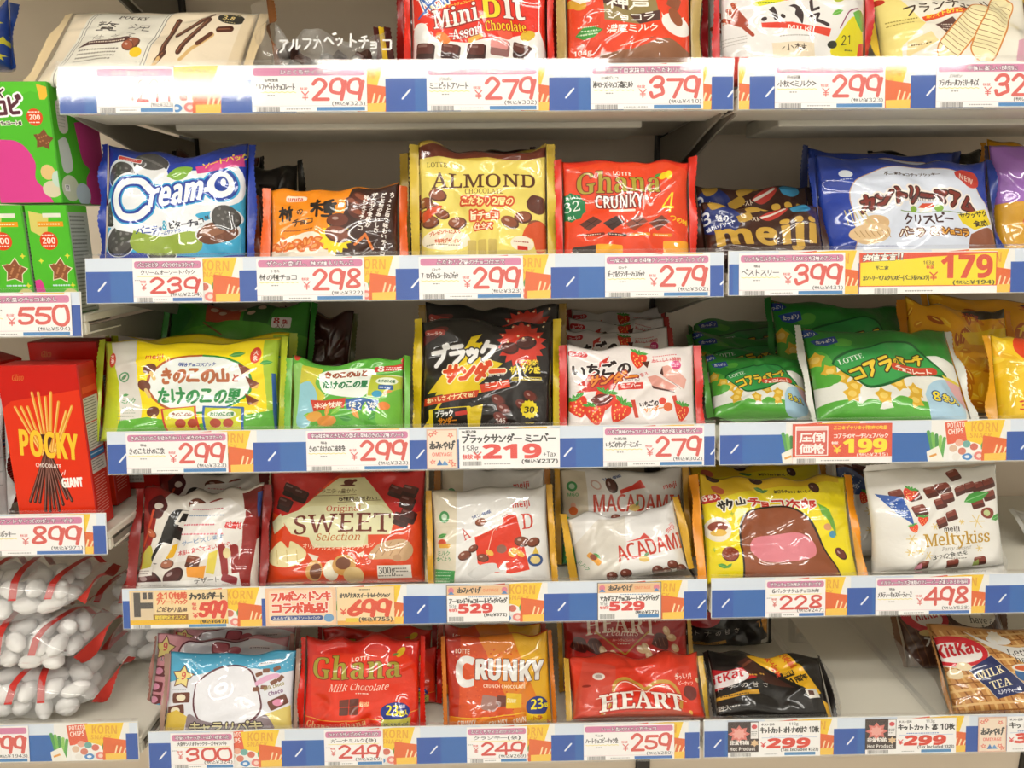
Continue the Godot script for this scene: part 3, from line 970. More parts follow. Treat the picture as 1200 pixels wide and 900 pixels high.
		if o.has("oc"):
			for g in laid:
				for l in g[0]:
					stroke(l if g[1] else l + PackedVector2Array([l[0]]), ow + (wt if g[1] else 0.0), col(o.oc))
		for g in laid:
			if g[1]:
				for l in g[0]:
					stroke(l, wt, col(c))
			else:
				raster(g[0], col(c))
				if o.get("fat", 0.0) > 0.0:
					for l in g[0]:
						stroke(l + PackedVector2Array([l[0]]), o.fat * k, col(c))

	func micro(x: float, y: float, w: float, rows: int, step: float, c, thick := 0.0) -> void:
		# fine print too small to read
		var rng := RandomNumberGenerator.new()
		rng.seed = int(x * 31 + y * 17)
		for r in rows:
			var at := x
			while at < x + w * rng.randf_range(0.8, 1.0):
				var th := thick if thick > 0.0 else step * 0.42
				var l := rng.randf_range(0.3, 1.6)
				line([at, y + r * step, minf(at + l, x + w), y + r * step], th, c)
				at += l + th + rng.randf_range(0.3, 0.8)

	func bars(x: float, y: float, w: float, h: float, c) -> void:
		var rng := RandomNumberGenerator.new()
		rng.seed = int(x * 13 + y)
		var at := x
		while at < x + w:
			var l := rng.randf_range(0.25, 0.8)
			rect(at, y, l, h, c)
			at += l + rng.randf_range(0.3, 0.8)

	func cube(x: float, y: float, s: float, c, rot := 0.0) -> void:
		var b := col(c)
		rrect(x - s / 2, y - s * 0.4, s, s * 0.8, s * 0.12, b.darkened(0.35), rot)
		rrect(x - s / 2, y - s * 0.45, s * 0.92, s * 0.5, s * 0.1, b, rot)
		rrect(x - s * 0.4, y - s * 0.4, s * 0.5, s * 0.12, s * 0.05, b.lightened(0.25), rot)

	func nut(x: float, y: float, s: float, c, rot := 0.0) -> void:
		var b := col(c)
		ell(x, y, s, s * 0.66, b.darkened(0.35), rot)
		ell(x - s * 0.08, y - s * 0.08, s * 0.88, s * 0.54, b, rot)
		ell(x - s * 0.3, y - s * 0.22, s * 0.28, s * 0.14, b.lightened(0.45), rot)

	func leaf(x: float, y: float, s: float, c, rot := 0.0) -> void:
		var l := PackedVector2Array()
		for p in [Vector2(-1, 0), Vector2(-0.45, -0.38), Vector2(0.2, -0.4), Vector2(1, 0), Vector2(0.3, 0.36), Vector2(-0.4, 0.34)]:
			l.append(to * (Vector2(x, y) + (p * s).rotated(deg_to_rad(rot))))
		raster([l], col(c))
		var d := Vector2(s * 0.8, 0).rotated(deg_to_rad(rot))
		line([x - d.x, y - d.y, x + d.x, y + d.y], s * 0.07, col(c).lightened(0.35))

	func berry(x: float, y: float, s: float, rot := 0.0) -> void:
		var l := []
		for q in [Vector2(-0.8, -0.6), Vector2(0, -0.85), Vector2(0.8, -0.6), Vector2(0.75, 0.1), Vector2(0, 1), Vector2(-0.75, 0.1)]:
			var v: Vector2 = Vector2(x, y) + (q * s).rotated(deg_to_rad(rot))
			l.append_array([v.x, v.y])
		blob(l, "e03a22")
		for i in 14:
			var v := Vector2(x, y) + (Vector2(sin(i * 2.4) * 0.55, -0.4 + 0.085 * i) * s * Vector2(1.0 - i * 0.045, 1)).rotated(deg_to_rad(rot))
			ell(v.x, v.y, s * 0.06, s * 0.08, "f6c66a")
		for i in 5:
			var v := Vector2(x, y) + (Vector2((i - 2) * 0.3, -0.8) * s).rotated(deg_to_rad(rot))
			leaf(v.x, v.y, s * 0.35, "3f9a34", rot + (i - 2) * 35 - 90)

	func cookie(x: float, y: float, r: float, c, ring := true) -> void:
		var b := col(c)
		ell(x, y + r * 0.1, r, r * 0.95, b.darkened(0.45))
		ell(x, y, r * 0.95, r * 0.88, b)
		if ring:
			for i in 9:
				var v := Vector2.from_angle(i * 2.39) * r * (0.2 + 0.07 * i)
				ell(x + v.x, y + v.y, r * 0.13, r * 0.08, b.lightened(0.22), i * 40)

# ---------------------------------------------------------------- what is printed on each packet, in the photograph's pixels
func art_sticks(p: Print) -> void:
	p.bg("ecdcc2")
	p.poly([96, 20, 194, 20, 184, 110, 82, 110], "e9e4d6")
	for d in [0, 4]:
		p.line([100 + d, 20, 86 + d, 110], 0.9, "77746e")
		p.line([194 - d, 20, 182 - d, 110], 0.9, "77746e")
	p.text("POCKY", 131, 26, 6, "4a4038", {"f": "serifbold", "w": 34})
	p.text("贅沢", 112, 37, 12, "3b332f", {"w": 64, "wt": 0.08, "sp": 0.5})
	p.text("仕立て", 113, 53, 7, "5d544c", {"w": 52, "wt": 0.07, "sp": 0.5})
	p.poly([100, 68, 110, 61, 160, 59, 160, 64, 112, 66], "4a2b2b")
	p.micro(112, 62.5, 46, 1, 3, "e8dcc8")
	p.micro(104, 71, 50, 4, 4, "8b8478")
	p.nut(164, 66, 9, "8a4a34", -20)
	p.nut(160, 68, 7, "a3573a", 10)
	p.ell(171, 74, 7, 5, "f0c81e", 10)
	for s in [[206, 36, 203, 78], [243, 28, 214, 56], [242, 36, 222, 76], [205, 77, 198, 84], [270, 44, 258, 47]]:
		p.line(s, 6.5, "4c2418")
		p.line([s[0] - 1.2, s[1], s[2] - 1.2, s[3]], 1.6, "8a5239")
	p.line([253, 54, 226, 84], 4, "d8b173")
	p.line([251, 53, 240, 66], 4.6, "5a2c1c")
	p.line([200, 82, 196, 88], 4.6, "d8b173")
	p.ell(266, 31, 15, 7.5, "1c1a18")
	p.text("3.8", 256, 28, 5.5, "f2d98c", {"w": 14})
	p.micro(255, 25.6, 20, 1, 2, "d8c890")
	p.micro(260, 36.5, 12, 1, 2, "d8c890")
	p.poly([280, 20, 310, 20, 310, 110, 276, 110], "e4d0ae")

func art_assort(p: Print) -> void:
	p.bg("df2a14")
	p.blob([482, 76, 484, 36, 498, 34, 508, 50, 548, 56, 600, 52, 634, 40, 633, 120, 484, 120], "e9e6e2")
	p.poly([500, 36, 630, 20, 632, 40, 600, 52, 548, 57, 510, 52], "df2a14")
	p.line([482, -20, 483, 36, 500, 34], 1.2, "f2ece6")
	p.line([634, -20, 633, 42], 1.2, "f2ece6")
	for q in [[498, 62], [528, 63], [558, 65], [586, 61], [612, 63]]:
		p.cube(q[0], q[1] + 5, 22, "d98d88" if q[0] == 586 else "5a2419", 8)
	p.ell(519, 51, 9, 6, "e0823c", 30)
	p.rrect(548, 50, 18, 6, 2, "e7b04a", -15)
	p.ell(592, 49, 9, 7, "e2563c", 20)
	p.ell(619, 47, 10, 6, "d9b22c", -30)
	p.text("New", 488, 2, 22, "2f5fae", {"f": "serifbold", "w": 36, "r": -22, "oc": "f4f2ee", "ow": 1.5})
	p.line([490, 26, 513, 5], 2.2, "2f5fae")
	p.ell(531, -2, 12, 9, "f0efec")
	p.ell(531, -3, 9, 6, "56b6d6")
	p.text("ミニビットアソートチョコレート", 503, 14, 4.4, "f3d24a", {"w": 54, "r": -8, "wt": 0.15})
	p.text("Mini", 505, 20, 21, "f1ece6", {"f": "serifbold", "w": 55, "r": -8, "oc": "8c1c10", "ow": 1.2})
	p.text("B", 560, -8, 40, "f6cf1e", {"f": "serifbold", "w": 26, "r": -4, "oc": "8c1c10", "ow": 1.2})
	p.text("it", 587, -2, 32, "f1ece6", {"f": "serifbold", "w": 27, "r": -6, "oc": "8c1c10", "ow": 1.2})
	p.text("Assort", 529, 41, 11.5, "f4efe9", {"f": "serifbold", "w": 37, "r": -6, "oc": "8c1c10", "ow": 0.8})
	p.text("Chocolate", 568, 36, 11.5, "f6cf1e", {"f": "serifbold", "w": 49, "r": -6, "oc": "a3200f", "ow": 0.8})

func art_milk_choc(p: Print) -> void:
	p.bg("e03d12")
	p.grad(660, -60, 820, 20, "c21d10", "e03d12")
	p.blob([690, 70, 730, 64, 760, 54, 785, 56, 815, 72, 815, 110, 690, 110], "7a4a32")
	p.blob([660, 66, 700, 68, 740, 60, 780, 50, 800, 54, 815, 70, 815, 120, 660, 120], "e03d12")
	p.blob([700, 70, 740, 66, 776, 54, 798, 62, 815, 74, 815, 120, 700, 120], "8b5a3c")
	for q in [[668, 8], [676, 12], [746, 2], [752, 0]]:
		p.ell(q[0], q[1], 8, 5, "d9a22a", 20)
	p.poly([664, 0, 682, -2, 688, 10, 676, 10], "efe9e0")
	p.poly([702, -8, 764, -8, 770, 32, 746, 37, 704, 32], "8d7a4a")
	p.poly([700, -10, 764, -10, 762, 22, 748, 25, 732, 21, 703, 14], "4a2a22")
	p.poly([732, -2, 764, -2, 762, 22, 748, 25, 732, 21], "8d7a4a")
	p.poly([733, 26, 770, 20, 770, 32, 746, 37], "4a2a22")
	p.text("神戸", 706, 2, 18, "f2eee6", {"w": 54, "wt": 0.14})
	p.text("ショコラ", 707, 23, 11, "f2eee6", {"w": 58, "wt": 0.13, "arc": -3})
	p.text("濃厚ミルク", 707, 37, 9.5, "f4efe8", {"w": 61, "wt": 0.13})
	p.leaf(687, 44, 16, "3f9a3a", -8)
	p.micro(678, 42, 20, 2, 3.4, "dff0d4")
	p.micro(674, 38, 26, 1, 3, "f2d8c4")
	p.text("104g", 669, 62, 6, "f6f0ea", {"w": 22})
	p.ell(790, 36, 19, 13, "ece8e2", 20)
	p.poly([772, 22, 776, 30, 782, 24, 788, 34, 800, 24, 806, 40, 790, 48, 774, 38], "ece8e2")
	p.rrect(780, 2, 16, 14, 2, "8b4a2a", 20)
	p.ell(790, 26, 12, 7, "94502c", 55)
	p.line([722, 63, 755, 56], 0.8, "f6e4da")

func art_twig(p: Print) -> void:
	p.bg("e4e1de")
	p.rect(828, -40, 10, 160, "c9202a")
	p.poly([834, 60, 850, 70, 870, 74, 870, 120, 834, 120], "d63a2a")
	for s in [[848, 14, 874, 48], [844, 24, 862, 34], [856, 18, 868, 34], [853, 8, 868, 32]]:
		p.line(s, 4.2, "a03a1c")
		p.micro(s[0], s[1], 4, 3, 2.4, "d06a3c")
	p.blob([874, 10, 900, 6, 914, 0, 924, -4, 920, 4, 904, 10, 880, 15], "d8d818")
	p.micro(880, 11, 24, 1, 3, "4a6a1c", 1.2)
	p.ell(916, 3, 7, 4, "e0823c", -20)
	p.ell(948, 2, 9, 6, "b22e22")
	p.ell(874, -2, 5, 4, "b22e22")
	# the two brushed signs
	p.blob([892, 20, 898, 16, 902, 24, 903, 31, 899, 31, 896, 24], "2a1418")
	p.ell(887, 30, 3.4, 2.2, "2a1418", -10)
	p.ell(909, 27, 3.2, 2.4, "2a1418", 30)
	p.blob([917, 14, 924, 12, 930, 16, 934, 24, 932, 36, 928, 29, 924, 24, 925, 17], "2a1418")
	p.line([941, 11, 943, 21, 949, 20], 3, "2a1418")
	p.line([941, 28, 950, 26, 947, 33], 2.6, "2a1418", true)
	p.line([947, 32, 961, 39], 3.4, "2a1418")
	p.poly([884, 34, 920, 34, 965, 43, 964, 51, 930, 43, 885, 39], "d8381c")
	p.text("MILK", 914, 37, 4.6, "f2e6de", {"w": 27, "r": 7})
	p.micro(906, 50, 40, 1, 4, "9a948c", 1.2)
	p.micro(842, 48, 28, 3, 4, "a09a92", 0.8)
	p.rect(896, 58, 50, 30, "e2d2b8")
	p.text("小枝", 906, 60, 9, "4a3a30", {"w": 30, "wt": 0.1})
	p.blob([962, 4, 972, -4, 984, 2, 978, 12, 968, 14], "a8b62c")
	p.leaf(971, 26, 7, "62a83a", -20)
	p.line([976, 42, 986, 24, 1000, 18], 1.4, "8a3a5c", true)
	p.blob([984, 36, 994, 28, 1006, 36, 1012, 60, 1000, 72, 968, 70, 974, 52], "ded012")
	p.blob([992, 24, 1006, 18, 1014, 30, 1008, 42, 998, 34], "6ab04a")
	p.ell(969, 59, 6, 4, "2e3022")
	p.text("21", 978, 50, 9.5, "2c2c14", {"hand": true, "w": 14, "wt": 0.1, "r": -8})
	p.micro(986, 64, 12, 1, 3, "5a5a1c")
	p.blob([1004, 56, 1014, 54, 1020, 66, 1020, 110, 1000, 110], "d63a2a")

func art_stick_cookie(p: Print) -> void:
	p.bg("e8e2d4")
	p.poly([1018, -10, 1054, 8, 1074, 40, 1046, 62, 1044, 120, 1010, 120], "efdd86")
	p.ell(1031, 7, 7, 3.2, "c8301c")
	p.micro(1034, 32, 34, 2, 5, "a08a3c", 1.4)
	p.poly([1072, 32, 1132, 18, 1131, 24, 1074, 38], "dd4a1c")
	p.text("ホワイト&チョコ", 1076, 29, 5.4, "f6d83a", {"w": 46, "r": -11, "wt": 0.16})
	p.text("フランチュール", 1052, 16, 13, "3a2210", {"w": 112, "r": -7, "wt": 0.13})
	p.poly([1084, 43, 1107, 33, 1115, 40, 1098, 54], "5c3a34")
	p.micro(1092, 42, 14, 3, 3, "d8ccc0")
	p.poly([1052, 58, 1078, 50, 1084, 62, 1050, 74], "ead49a")
	p.micro(1056, 62, 20, 1, 3, "6a5228", 1.2)
	for q in [[1096, 70, 1146, 22, 24], [1136, 72, 1178, 12, 26]]:
		p.line([q[0], q[1], q[2], q[3]], q[4] + 3, "d08036")
		p.line([q[0], q[1], q[2], q[3]], q[4], "f0e4b4")
		for i in 12:
			var t := i / 11.0
			var x: float = lerpf(q[0], q[2], t)
			var y: float = lerpf(q[1], q[3], t)
			p.line([x - 11, y - 7, x + 10, y + 5], 0.7, "8a5a34")
	p.poly([1176, 64, 1210, 50, 1210, 90, 1170, 90], "dca6b8")

func art_cream(p: Print) -> void:
	p.bg("1c3aa2")
	p.blob([126, 296, 128, 240, 150, 210, 190, 212, 240, 204, 286, 210, 290, 300], "3aa6d0")
	for q in [[148, 206, 17], [136, 252, 15], [150, 284, 19], [200, 294, 18]]:
		p.ell(q[0], q[1], q[2] + 2, q[2] + 2, "dfe3ea")
		p.cookie(q[0], q[1], q[2], "4a4846")
	p.ell(184, 196, 23, 18, "dfe3ea", 20)
	p.ell(184, 194, 22, 16, "43413f", 20)
	p.ell(186, 204, 22, 11, "e6e6e6", 22)
	p.ell(183, 190, 20, 12, "4c4a48", 20)
	for i in 8:
		p.ell(172 + i * 3.4, 184 + i * 1.8, 3, 1.6, "6a6866", 40)
	p.blob([140, 216, 160, 206, 190, 214, 240, 204, 284, 200, 288, 236, 262, 252, 238, 258, 262, 272, 230, 286, 160, 276, 138, 264], "e9ecf0")
	p.blob([165, 274, 200, 282, 238, 276, 240, 300, 172, 300], "8fa63c")
	p.blob([205, 212, 218, 200, 234, 200, 230, 212, 218, 218], "7fae3c")
	var big_c := [186, 229, 172, 217, 152, 221, 143, 240, 150, 256, 168, 258, 182, 250]
	for q in [[17, "2f9fd4"], [13.5, "1f3f9c"]]:
		p.line(big_c, q[0], q[1], true)
		p.text("ream-", 178, 222, 27, q[1], {"w": 74, "sl": 0.3, "r": -8, "oc": q[1], "ow": (q[0] - 7) * 0.42})
		p.ell(266, 222, 18 + (q[0] - 13) * 0.5, 19 + (q[0] - 13) * 0.5, q[1])
	p.line(big_c, 8, "eef2f6", true)
	p.text("ream-", 178, 222, 27, "eef2f6", {"w": 74, "sl": 0.3, "r": -8, "fat": 0.5})
	p.ell(266, 222, 14.5, 16, "eef2f6")
	p.ell(267, 221, 7.5, 9, "1f3f9c")
	p.ell(269, 219, 3, 4.5, "eef2f6")
	p.text("バニラ", 168, 270, 9, "27408e", {"w": 26, "wt": 0.16, "r": -4})
	p.text("味", 194, 270, 5, "27408e", {"wt": 0.12})
	p.text("&", 199, 264, 10, "2f9fc4", {"w": 7})
	p.text("ビターチョコ", 207, 266, 8.5, "2c2c38", {"w": 41, "wt": 0.15, "r": -9})
	p.text("味", 249, 258, 5, "2c2c38", {"wt": 0.12})
	p.text("クリームサンドクッキー", 187, 277, 4.6, "3a56a0", {"w": 48, "wt": 0.12, "r": -7})
	p.ell(262, 276, 25, 15, "d8dde2", -10)
	p.ell(262, 278, 23, 13, "6a3d28", -10)
	p.ell(258, 275, 14, 7, "8a5a40", -10)
	p.ell(272, 259, 17, 12, "dfe3ea")
	p.cookie(272, 259, 15, "4a4846")
	p.poly([237, 199, 288, 184, 290, 198, 240, 209], "cf3f86")
	p.text("ソートパック", 243, 194, 8, "f3dc4a", {"w": 52, "r": -14, "wt": 0.16})
	p.rrect(143, 184, 30, 7, 2, "e3e3e6", 12)
	p.rrect(144, 185, 28, 5, 1.5, "d04a44", 12)
	p.micro(147, 188, 22, 1, 3, "f0e6e4", 1.4)

func art_persimmon(p: Print) -> void:
	p.bg("ee8c14")
	p.poly([415, 224, 480, 218, 480, 310, 392, 310], "3a1f18")
	for q in [[420, 244], [428, 238], [424, 256]]:
		p.ell(q[0], q[1], 13, 7, "58281c", 20)
		p.ell(q[0] - 2, q[1] - 2, 8, 3, "8a4a34", 20)
	p.rrect(336, 232, 26, 8, 3, "f4dcc8", 3)
	p.text("uruta.", 338, 233, 5.6, "cf4a34", {"w": 22, "r": 3})
	p.text("柿", 328, 246, 18, "1d1510", {"wt": 0.15, "r": -3})
	p.text("の", 351, 250, 8, "1d1510", {"wt": 0.12})
	p.text("種", 366, 238, 24, "1d1510", {"w": 32, "wt": 0.14, "r": -4})
	p.text("チョコ", 345, 262, 8.5, "1d1510", {"w": 27, "wt": 0.15, "r": -4})
	p.micro(333, 275, 44, 1, 3, "8a3a10", 1.1)
	p.blob([318, 296, 330, 286, 366, 278, 392, 290, 392, 312, 316, 312], "f0e4d0")
	for i in 12:
		p.ell(324 + i * 5.6, 292 + sin(i * 2.3) * 4, 7, 4.4, "d86a20", i * 37)
		p.ell(323 + i * 5.6, 291 + sin(i * 2.3) * 4, 4, 1.6, "f0a05a", i * 37)
	p.star(398, 286, 19, 14, 14, "f1d61c")
	p.nut(401, 265, 14, "6a3424", 0)
	p.nut(401, 281, 15, "7a3e2a", 10)
	p.line([420, 292, 432, 280, 440, 296], 3, "e07a34")
	for d in [["ちょっと違う味わいチョコ", 458, 228], ["ごと種のおいしさ", 448, 228], ["ザクザク食感が", 438, 228], ["味わえるチョコ", 429, 232]]:
		p.text(d[0], d[1], d[2], 6.2, "ece6e0", {"up": 1.02, "wt": 0.17, "r": 8})

func art_almond(p: Print) -> void:
	p.bg("d9bd36")
	p.rect(470, 160, 200, 80, "d0b344")
	p.blob([486, 188, 520, 184, 570, 188, 620, 182, 650, 190, 650, 310, 484, 310], "e6d36a")
	p.blob([486, 176, 560, 168, 650, 176, 650, 186, 560, 183, 486, 188], "6a2a1a")
	p.text("LOTTE", 500, 193, 5.6, "5a4a1e", {"f": "serif", "w": 25})
	p.text("ALMOND", 506, 206, 18, "5a3626", {"f": "serif", "w": 124, "fat": 0.25})
	p.text("CHOCOLATE", 545, 226, 6, "6a4a26", {"f": "serif", "w": 46})
	p.text("こだわり2層の", 540, 236, 9, "f6e7a0", {"w": 62, "oc": "cc4a1e", "ow": 2.0, "wt": 0.14, "arc": -1})
	p.text("旨チョコ", 550, 251, 10, "f6ecc8", {"w": 35, "oc": "cc4a1e", "ow": 2.0, "wt": 0.15})
	p.text("仕立て", 556, 265, 7.5, "f6ecc8", {"w": 22, "oc": "cc4a1e", "ow": 1.6, "wt": 0.14})
	for q in [[497, 240, 10], [513, 232, 11], [497, 255, 10], [508, 247, 9], [504, 263, 11], [536, 264, 11], [518, 254, 9], [598, 265, 11], [614, 258, 11], [630, 268, 11]]:
		p.nut(q[0], q[1], q[2], "8a4a2e", q[0] % 40 - 20)
	p.blob([494, 252, 506, 246, 518, 244, 512, 252, 496, 262], "d0481e")
	p.blob([612, 280, 618, 268, 632, 262, 642, 268, 644, 290, 630, 300, 624, 282, 616, 292], "cf5024")
	p.blob([618, 240, 626, 232, 640, 236, 640, 250, 632, 254, 620, 248], "5a2c1e")
	p.ell(522, 284, 29, 13, "f1e6cc")
	p.text("プレゼントに入る", 502, 275, 5, "c8542c", {"w": 38, "r": -7, "wt": 0.14})
	p.text("特別デザイン", 510, 284, 5.4, "c8542c", {"w": 30, "r": -5, "wt": 0.14})
	p.micro(500, 290, 40, 1, 3, "8a7a5c")
	p.ell(612, 289, 14, 9, "eee3cc")
	p.micro(602, 287, 20, 1, 3, "a04a3a", 1.4)
	p.rect(606, 292, 12, 5, "cf2c1c")
	for x in [548, 560, 572]:
		p.rrect(x, 284, 10, 18, 2, "c9b05c")

func art_dark_choc(p: Print) -> void:
	p.bg("4a1d14")
	p.blob([490, 150, 560, 140, 640, 150, 650, 210, 490, 210], "3a140e")
	p.nut(600, 168, 12, "7a2c1c")
	p.text("LOTTE", 500, 164, 5, "a08a50", {"f": "serif", "w": 25})
	p.micro(520, 172, 70, 2, 5, "8a6a3c", 1.4)

func art_crunky_ghana(p: Print) -> void:
	p.bg("d82c12")
	p.blob([664, 196, 806, 198, 812, 310, 664, 310], "e0421a")
	p.text("LOTTE", 716, 203, 5.4, "f2ded0", {"w": 23})
	p.text("Ghana", 673, 206, 23, "a89a2e", {"f": "serifbold", "w": 101, "oc": "7c1608", "ow": 1.0})
	p.ell(777, 209, 6, 4, "e8c81c", -40)
	p.ell(783, 208, 4, 6, "f0d42c", 10)
	p.leaf(770, 208, 5, "3f8a34", -30)
	p.text("CRUNKY", 695, 233, 15, "f0eeea", {"w": 56, "oc": "6a1a0c", "ow": 1.2, "arc": -2})
	p.text("&", 754, 232, 6, "f0eeea", {"w": 5})
	p.rrect(711, 249.5, 31, 2.6, 1, "f0e0d4")
	p.star(667, 244, 18, 16, 10, "1f7a48")
	p.text("うれしい", 655, 232, 5, "f2f2ea", {"w": 20, "arc": 1.5, "wt": 0.12, "r": -14})
	p.text("32", 657, 238, 12, "f4f4ee", {"f": "serif", "w": 21, "r": -6})
	p.text("枚入", 663, 254, 5, "f2f2ea", {"w": 9, "wt": 0.12})
	p.text("4", 772, 230, 24, "f3d81e", {"f": "sans", "w": 15, "sl": 0.2})
	p.text("つの味", 784, 255, 7, "f3c81e", {"w": 24, "wt": 0.15, "r": 14})
	for i in 4:
		var x := 676.0 + i * 27
		p.poly([x, 266, x + 16, 257, x + 26, 264, x + 10, 275], ["5a2c20", "3f2a26", "8a4432", "6f3524"][i])
		p.line([x + 5, 271, x + 21, 261], 0.7, "2a1410")
		p.line([x + 8, 262, x + 18, 269], 0.7, "2a1410")
		p.rrect(x + 4, 278, 24, 3.2, 1.4, ["7a2a1a", "3a201c", "e08a1c", "e08a1c"][i])
		p.micro(x + 7, 279.6, 18, 1, 3, "f0dcc8", 1)
	for s in [[668, 292, "3a2a26"], [694, 291, "f0a81c"], [740, 292, "e04018"], [774, 286, "f2a222"]]:
		p.rrect(s[0], s[1], 32, 18, 2, s[2])

func art_best_three(p: Print) -> void:
	p.bg("3a1c12")
	p.ell(842, 262, 24, 18, "1e2c6c", -10)
	p.text("3", 822, 252, 14, "e6e6ea", {"w": 9})
	p.text("種の", 836, 256, 8, "e6e6ea", {"w": 15, "wt": 0.14})
	p.text("味わいアソート", 824, 270, 6, "e6e6ea", {"w": 34, "wt": 0.14, "r": -16})
	p.text("meiji", 829, 268, 26, "c39a3c", {"w": 126, "fat": 0.9, "r": -2})
	p.text("ベスト", 874, 257, 6, "e8dcc8", {"w": 16, "wt": 0.13})
	p.ell(894, 238, 10, 9, "b08c34")
	p.blob([888, 258, 902, 248, 916, 242, 924, 246, 914, 256, 900, 262], "b0342a")
	p.line([892, 258, 920, 246], 3, "d8d0c4")
	p.blob([926, 246, 944, 240, 952, 248, 940, 256, 928, 254], "3c92bc")
	for q in [[830, 244, -20], [860, 258, 30], [872, 246, -30]]:
		p.blob([q[0], q[1], q[0] + 16, q[1] - 6, q[0] + 20, q[1] + 2, q[0] + 4, q[1] + 7], "b08a34")
	p.poly([894, 234, 930, 226, 910, 240], "7c2c22")

func art_country(p: Print) -> void:
	p.bg("1e3c9c")
	p.blob([988, 300, 992, 268, 988, 240, 996, 218, 1030, 204, 1070, 198, 1120, 206, 1144, 224, 1158, 250, 1158, 300], "d6ddec")
	p.line([988, 300, 992, 268, 988, 240, 996, 218, 1030, 204, 1070, 198, 1120, 206, 1144, 224, 1158, 250, 1158, 300], 1.1, "c8a484", true)
	p.ell(987, 209, 8, 5, "dfe6ee")
	p.micro(980, 216, 15, 1, 3, "dfe6ee", 1.2)
	p.text("不二家チョコチップクッキー", 1030, 208, 4.8, "3a2c28", {"w": 68, "wt": 0.12})
	p.text("カントリーマアム", 998, 228, 18, "8c2f22", {"w": 140, "arc": 10, "oc": "efe6de", "ow": 3.4, "wt": 0.2})
	p.text("カントリーマアム", 998, 228, 18, "7c2a20", {"w": 140, "arc": 10, "oc": "3c1c1a", "ow": 1.4, "wt": 0.2})
	p.text("COUNTRY MA'AM", 1053, 239, 5, "4a4a52", {"f": "serif", "w": 42, "arc": 1})
	p.line([1042, 256, 1120, 256], 0.8, "6a8a4a")
	p.rect(1068, 250, 14, 6, "e9e2d6")
	p.poly([1066, 251, 1072, 246, 1084, 246, 1086, 251], "cf4a2c")
	p.ell(1060, 253, 4.5, 3.4, "7fa83c")
	p.ell(1090, 252, 5, 4, "7fa83c")
	p.text("クリスピー", 1047, 258, 12, "43262a", {"w": 59, "wt": 0.15})
	p.text("バニラ", 1042, 274, 9, "f3ede0", {"w": 29, "oc": "6a3a20", "ow": 1.3, "wt": 0.16})
	p.text("&", 1076, 274, 9, "f3ede0", {"w": 9, "oc": "6a3a20", "ow": 1.2})
	p.text("ショコラ", 1088, 274, 9, "e7a63a", {"w": 38, "oc": "6a3a20", "ow": 1.3, "wt": 0.16})
	p.poly([1114, 258, 1152, 250, 1156, 268, 1134, 275, 1118, 268], "e8cf1e")
	p.text("サクッサク", 1116, 256, 6.6, "3a2c14", {"w": 38, "wt": 0.17, "r": -7})
	p.text("食感", 1132, 265, 7, "3a2c14", {"w": 19, "wt": 0.14, "r": -7})
	p.ell(1014, 268, 14, 9, "d2ac7c", 10)
	p.ell(1006, 280, 24, 12, "ddbd90", -5)
	for i in 7:
		p.line([990 + i * 6, 276, 994 + i * 6, 284], 0.8, "a88050")
	p.blob([1128, 280, 1150, 272, 1160, 280, 1160, 300, 1120, 300], "8a5038")
	for i in 5:
		p.line([980 + i * 5, 252, 984 + i * 7, 268], 1.3, "c9b87c")
	p.blob([1116, 208, 1130, 202, 1146, 206, 1148, 222, 1132, 226, 1118, 216], "c83a2c")
	p.text("NEW", 1122, 208, 9, "f0d8c8", {"w": 20, "r": 18})

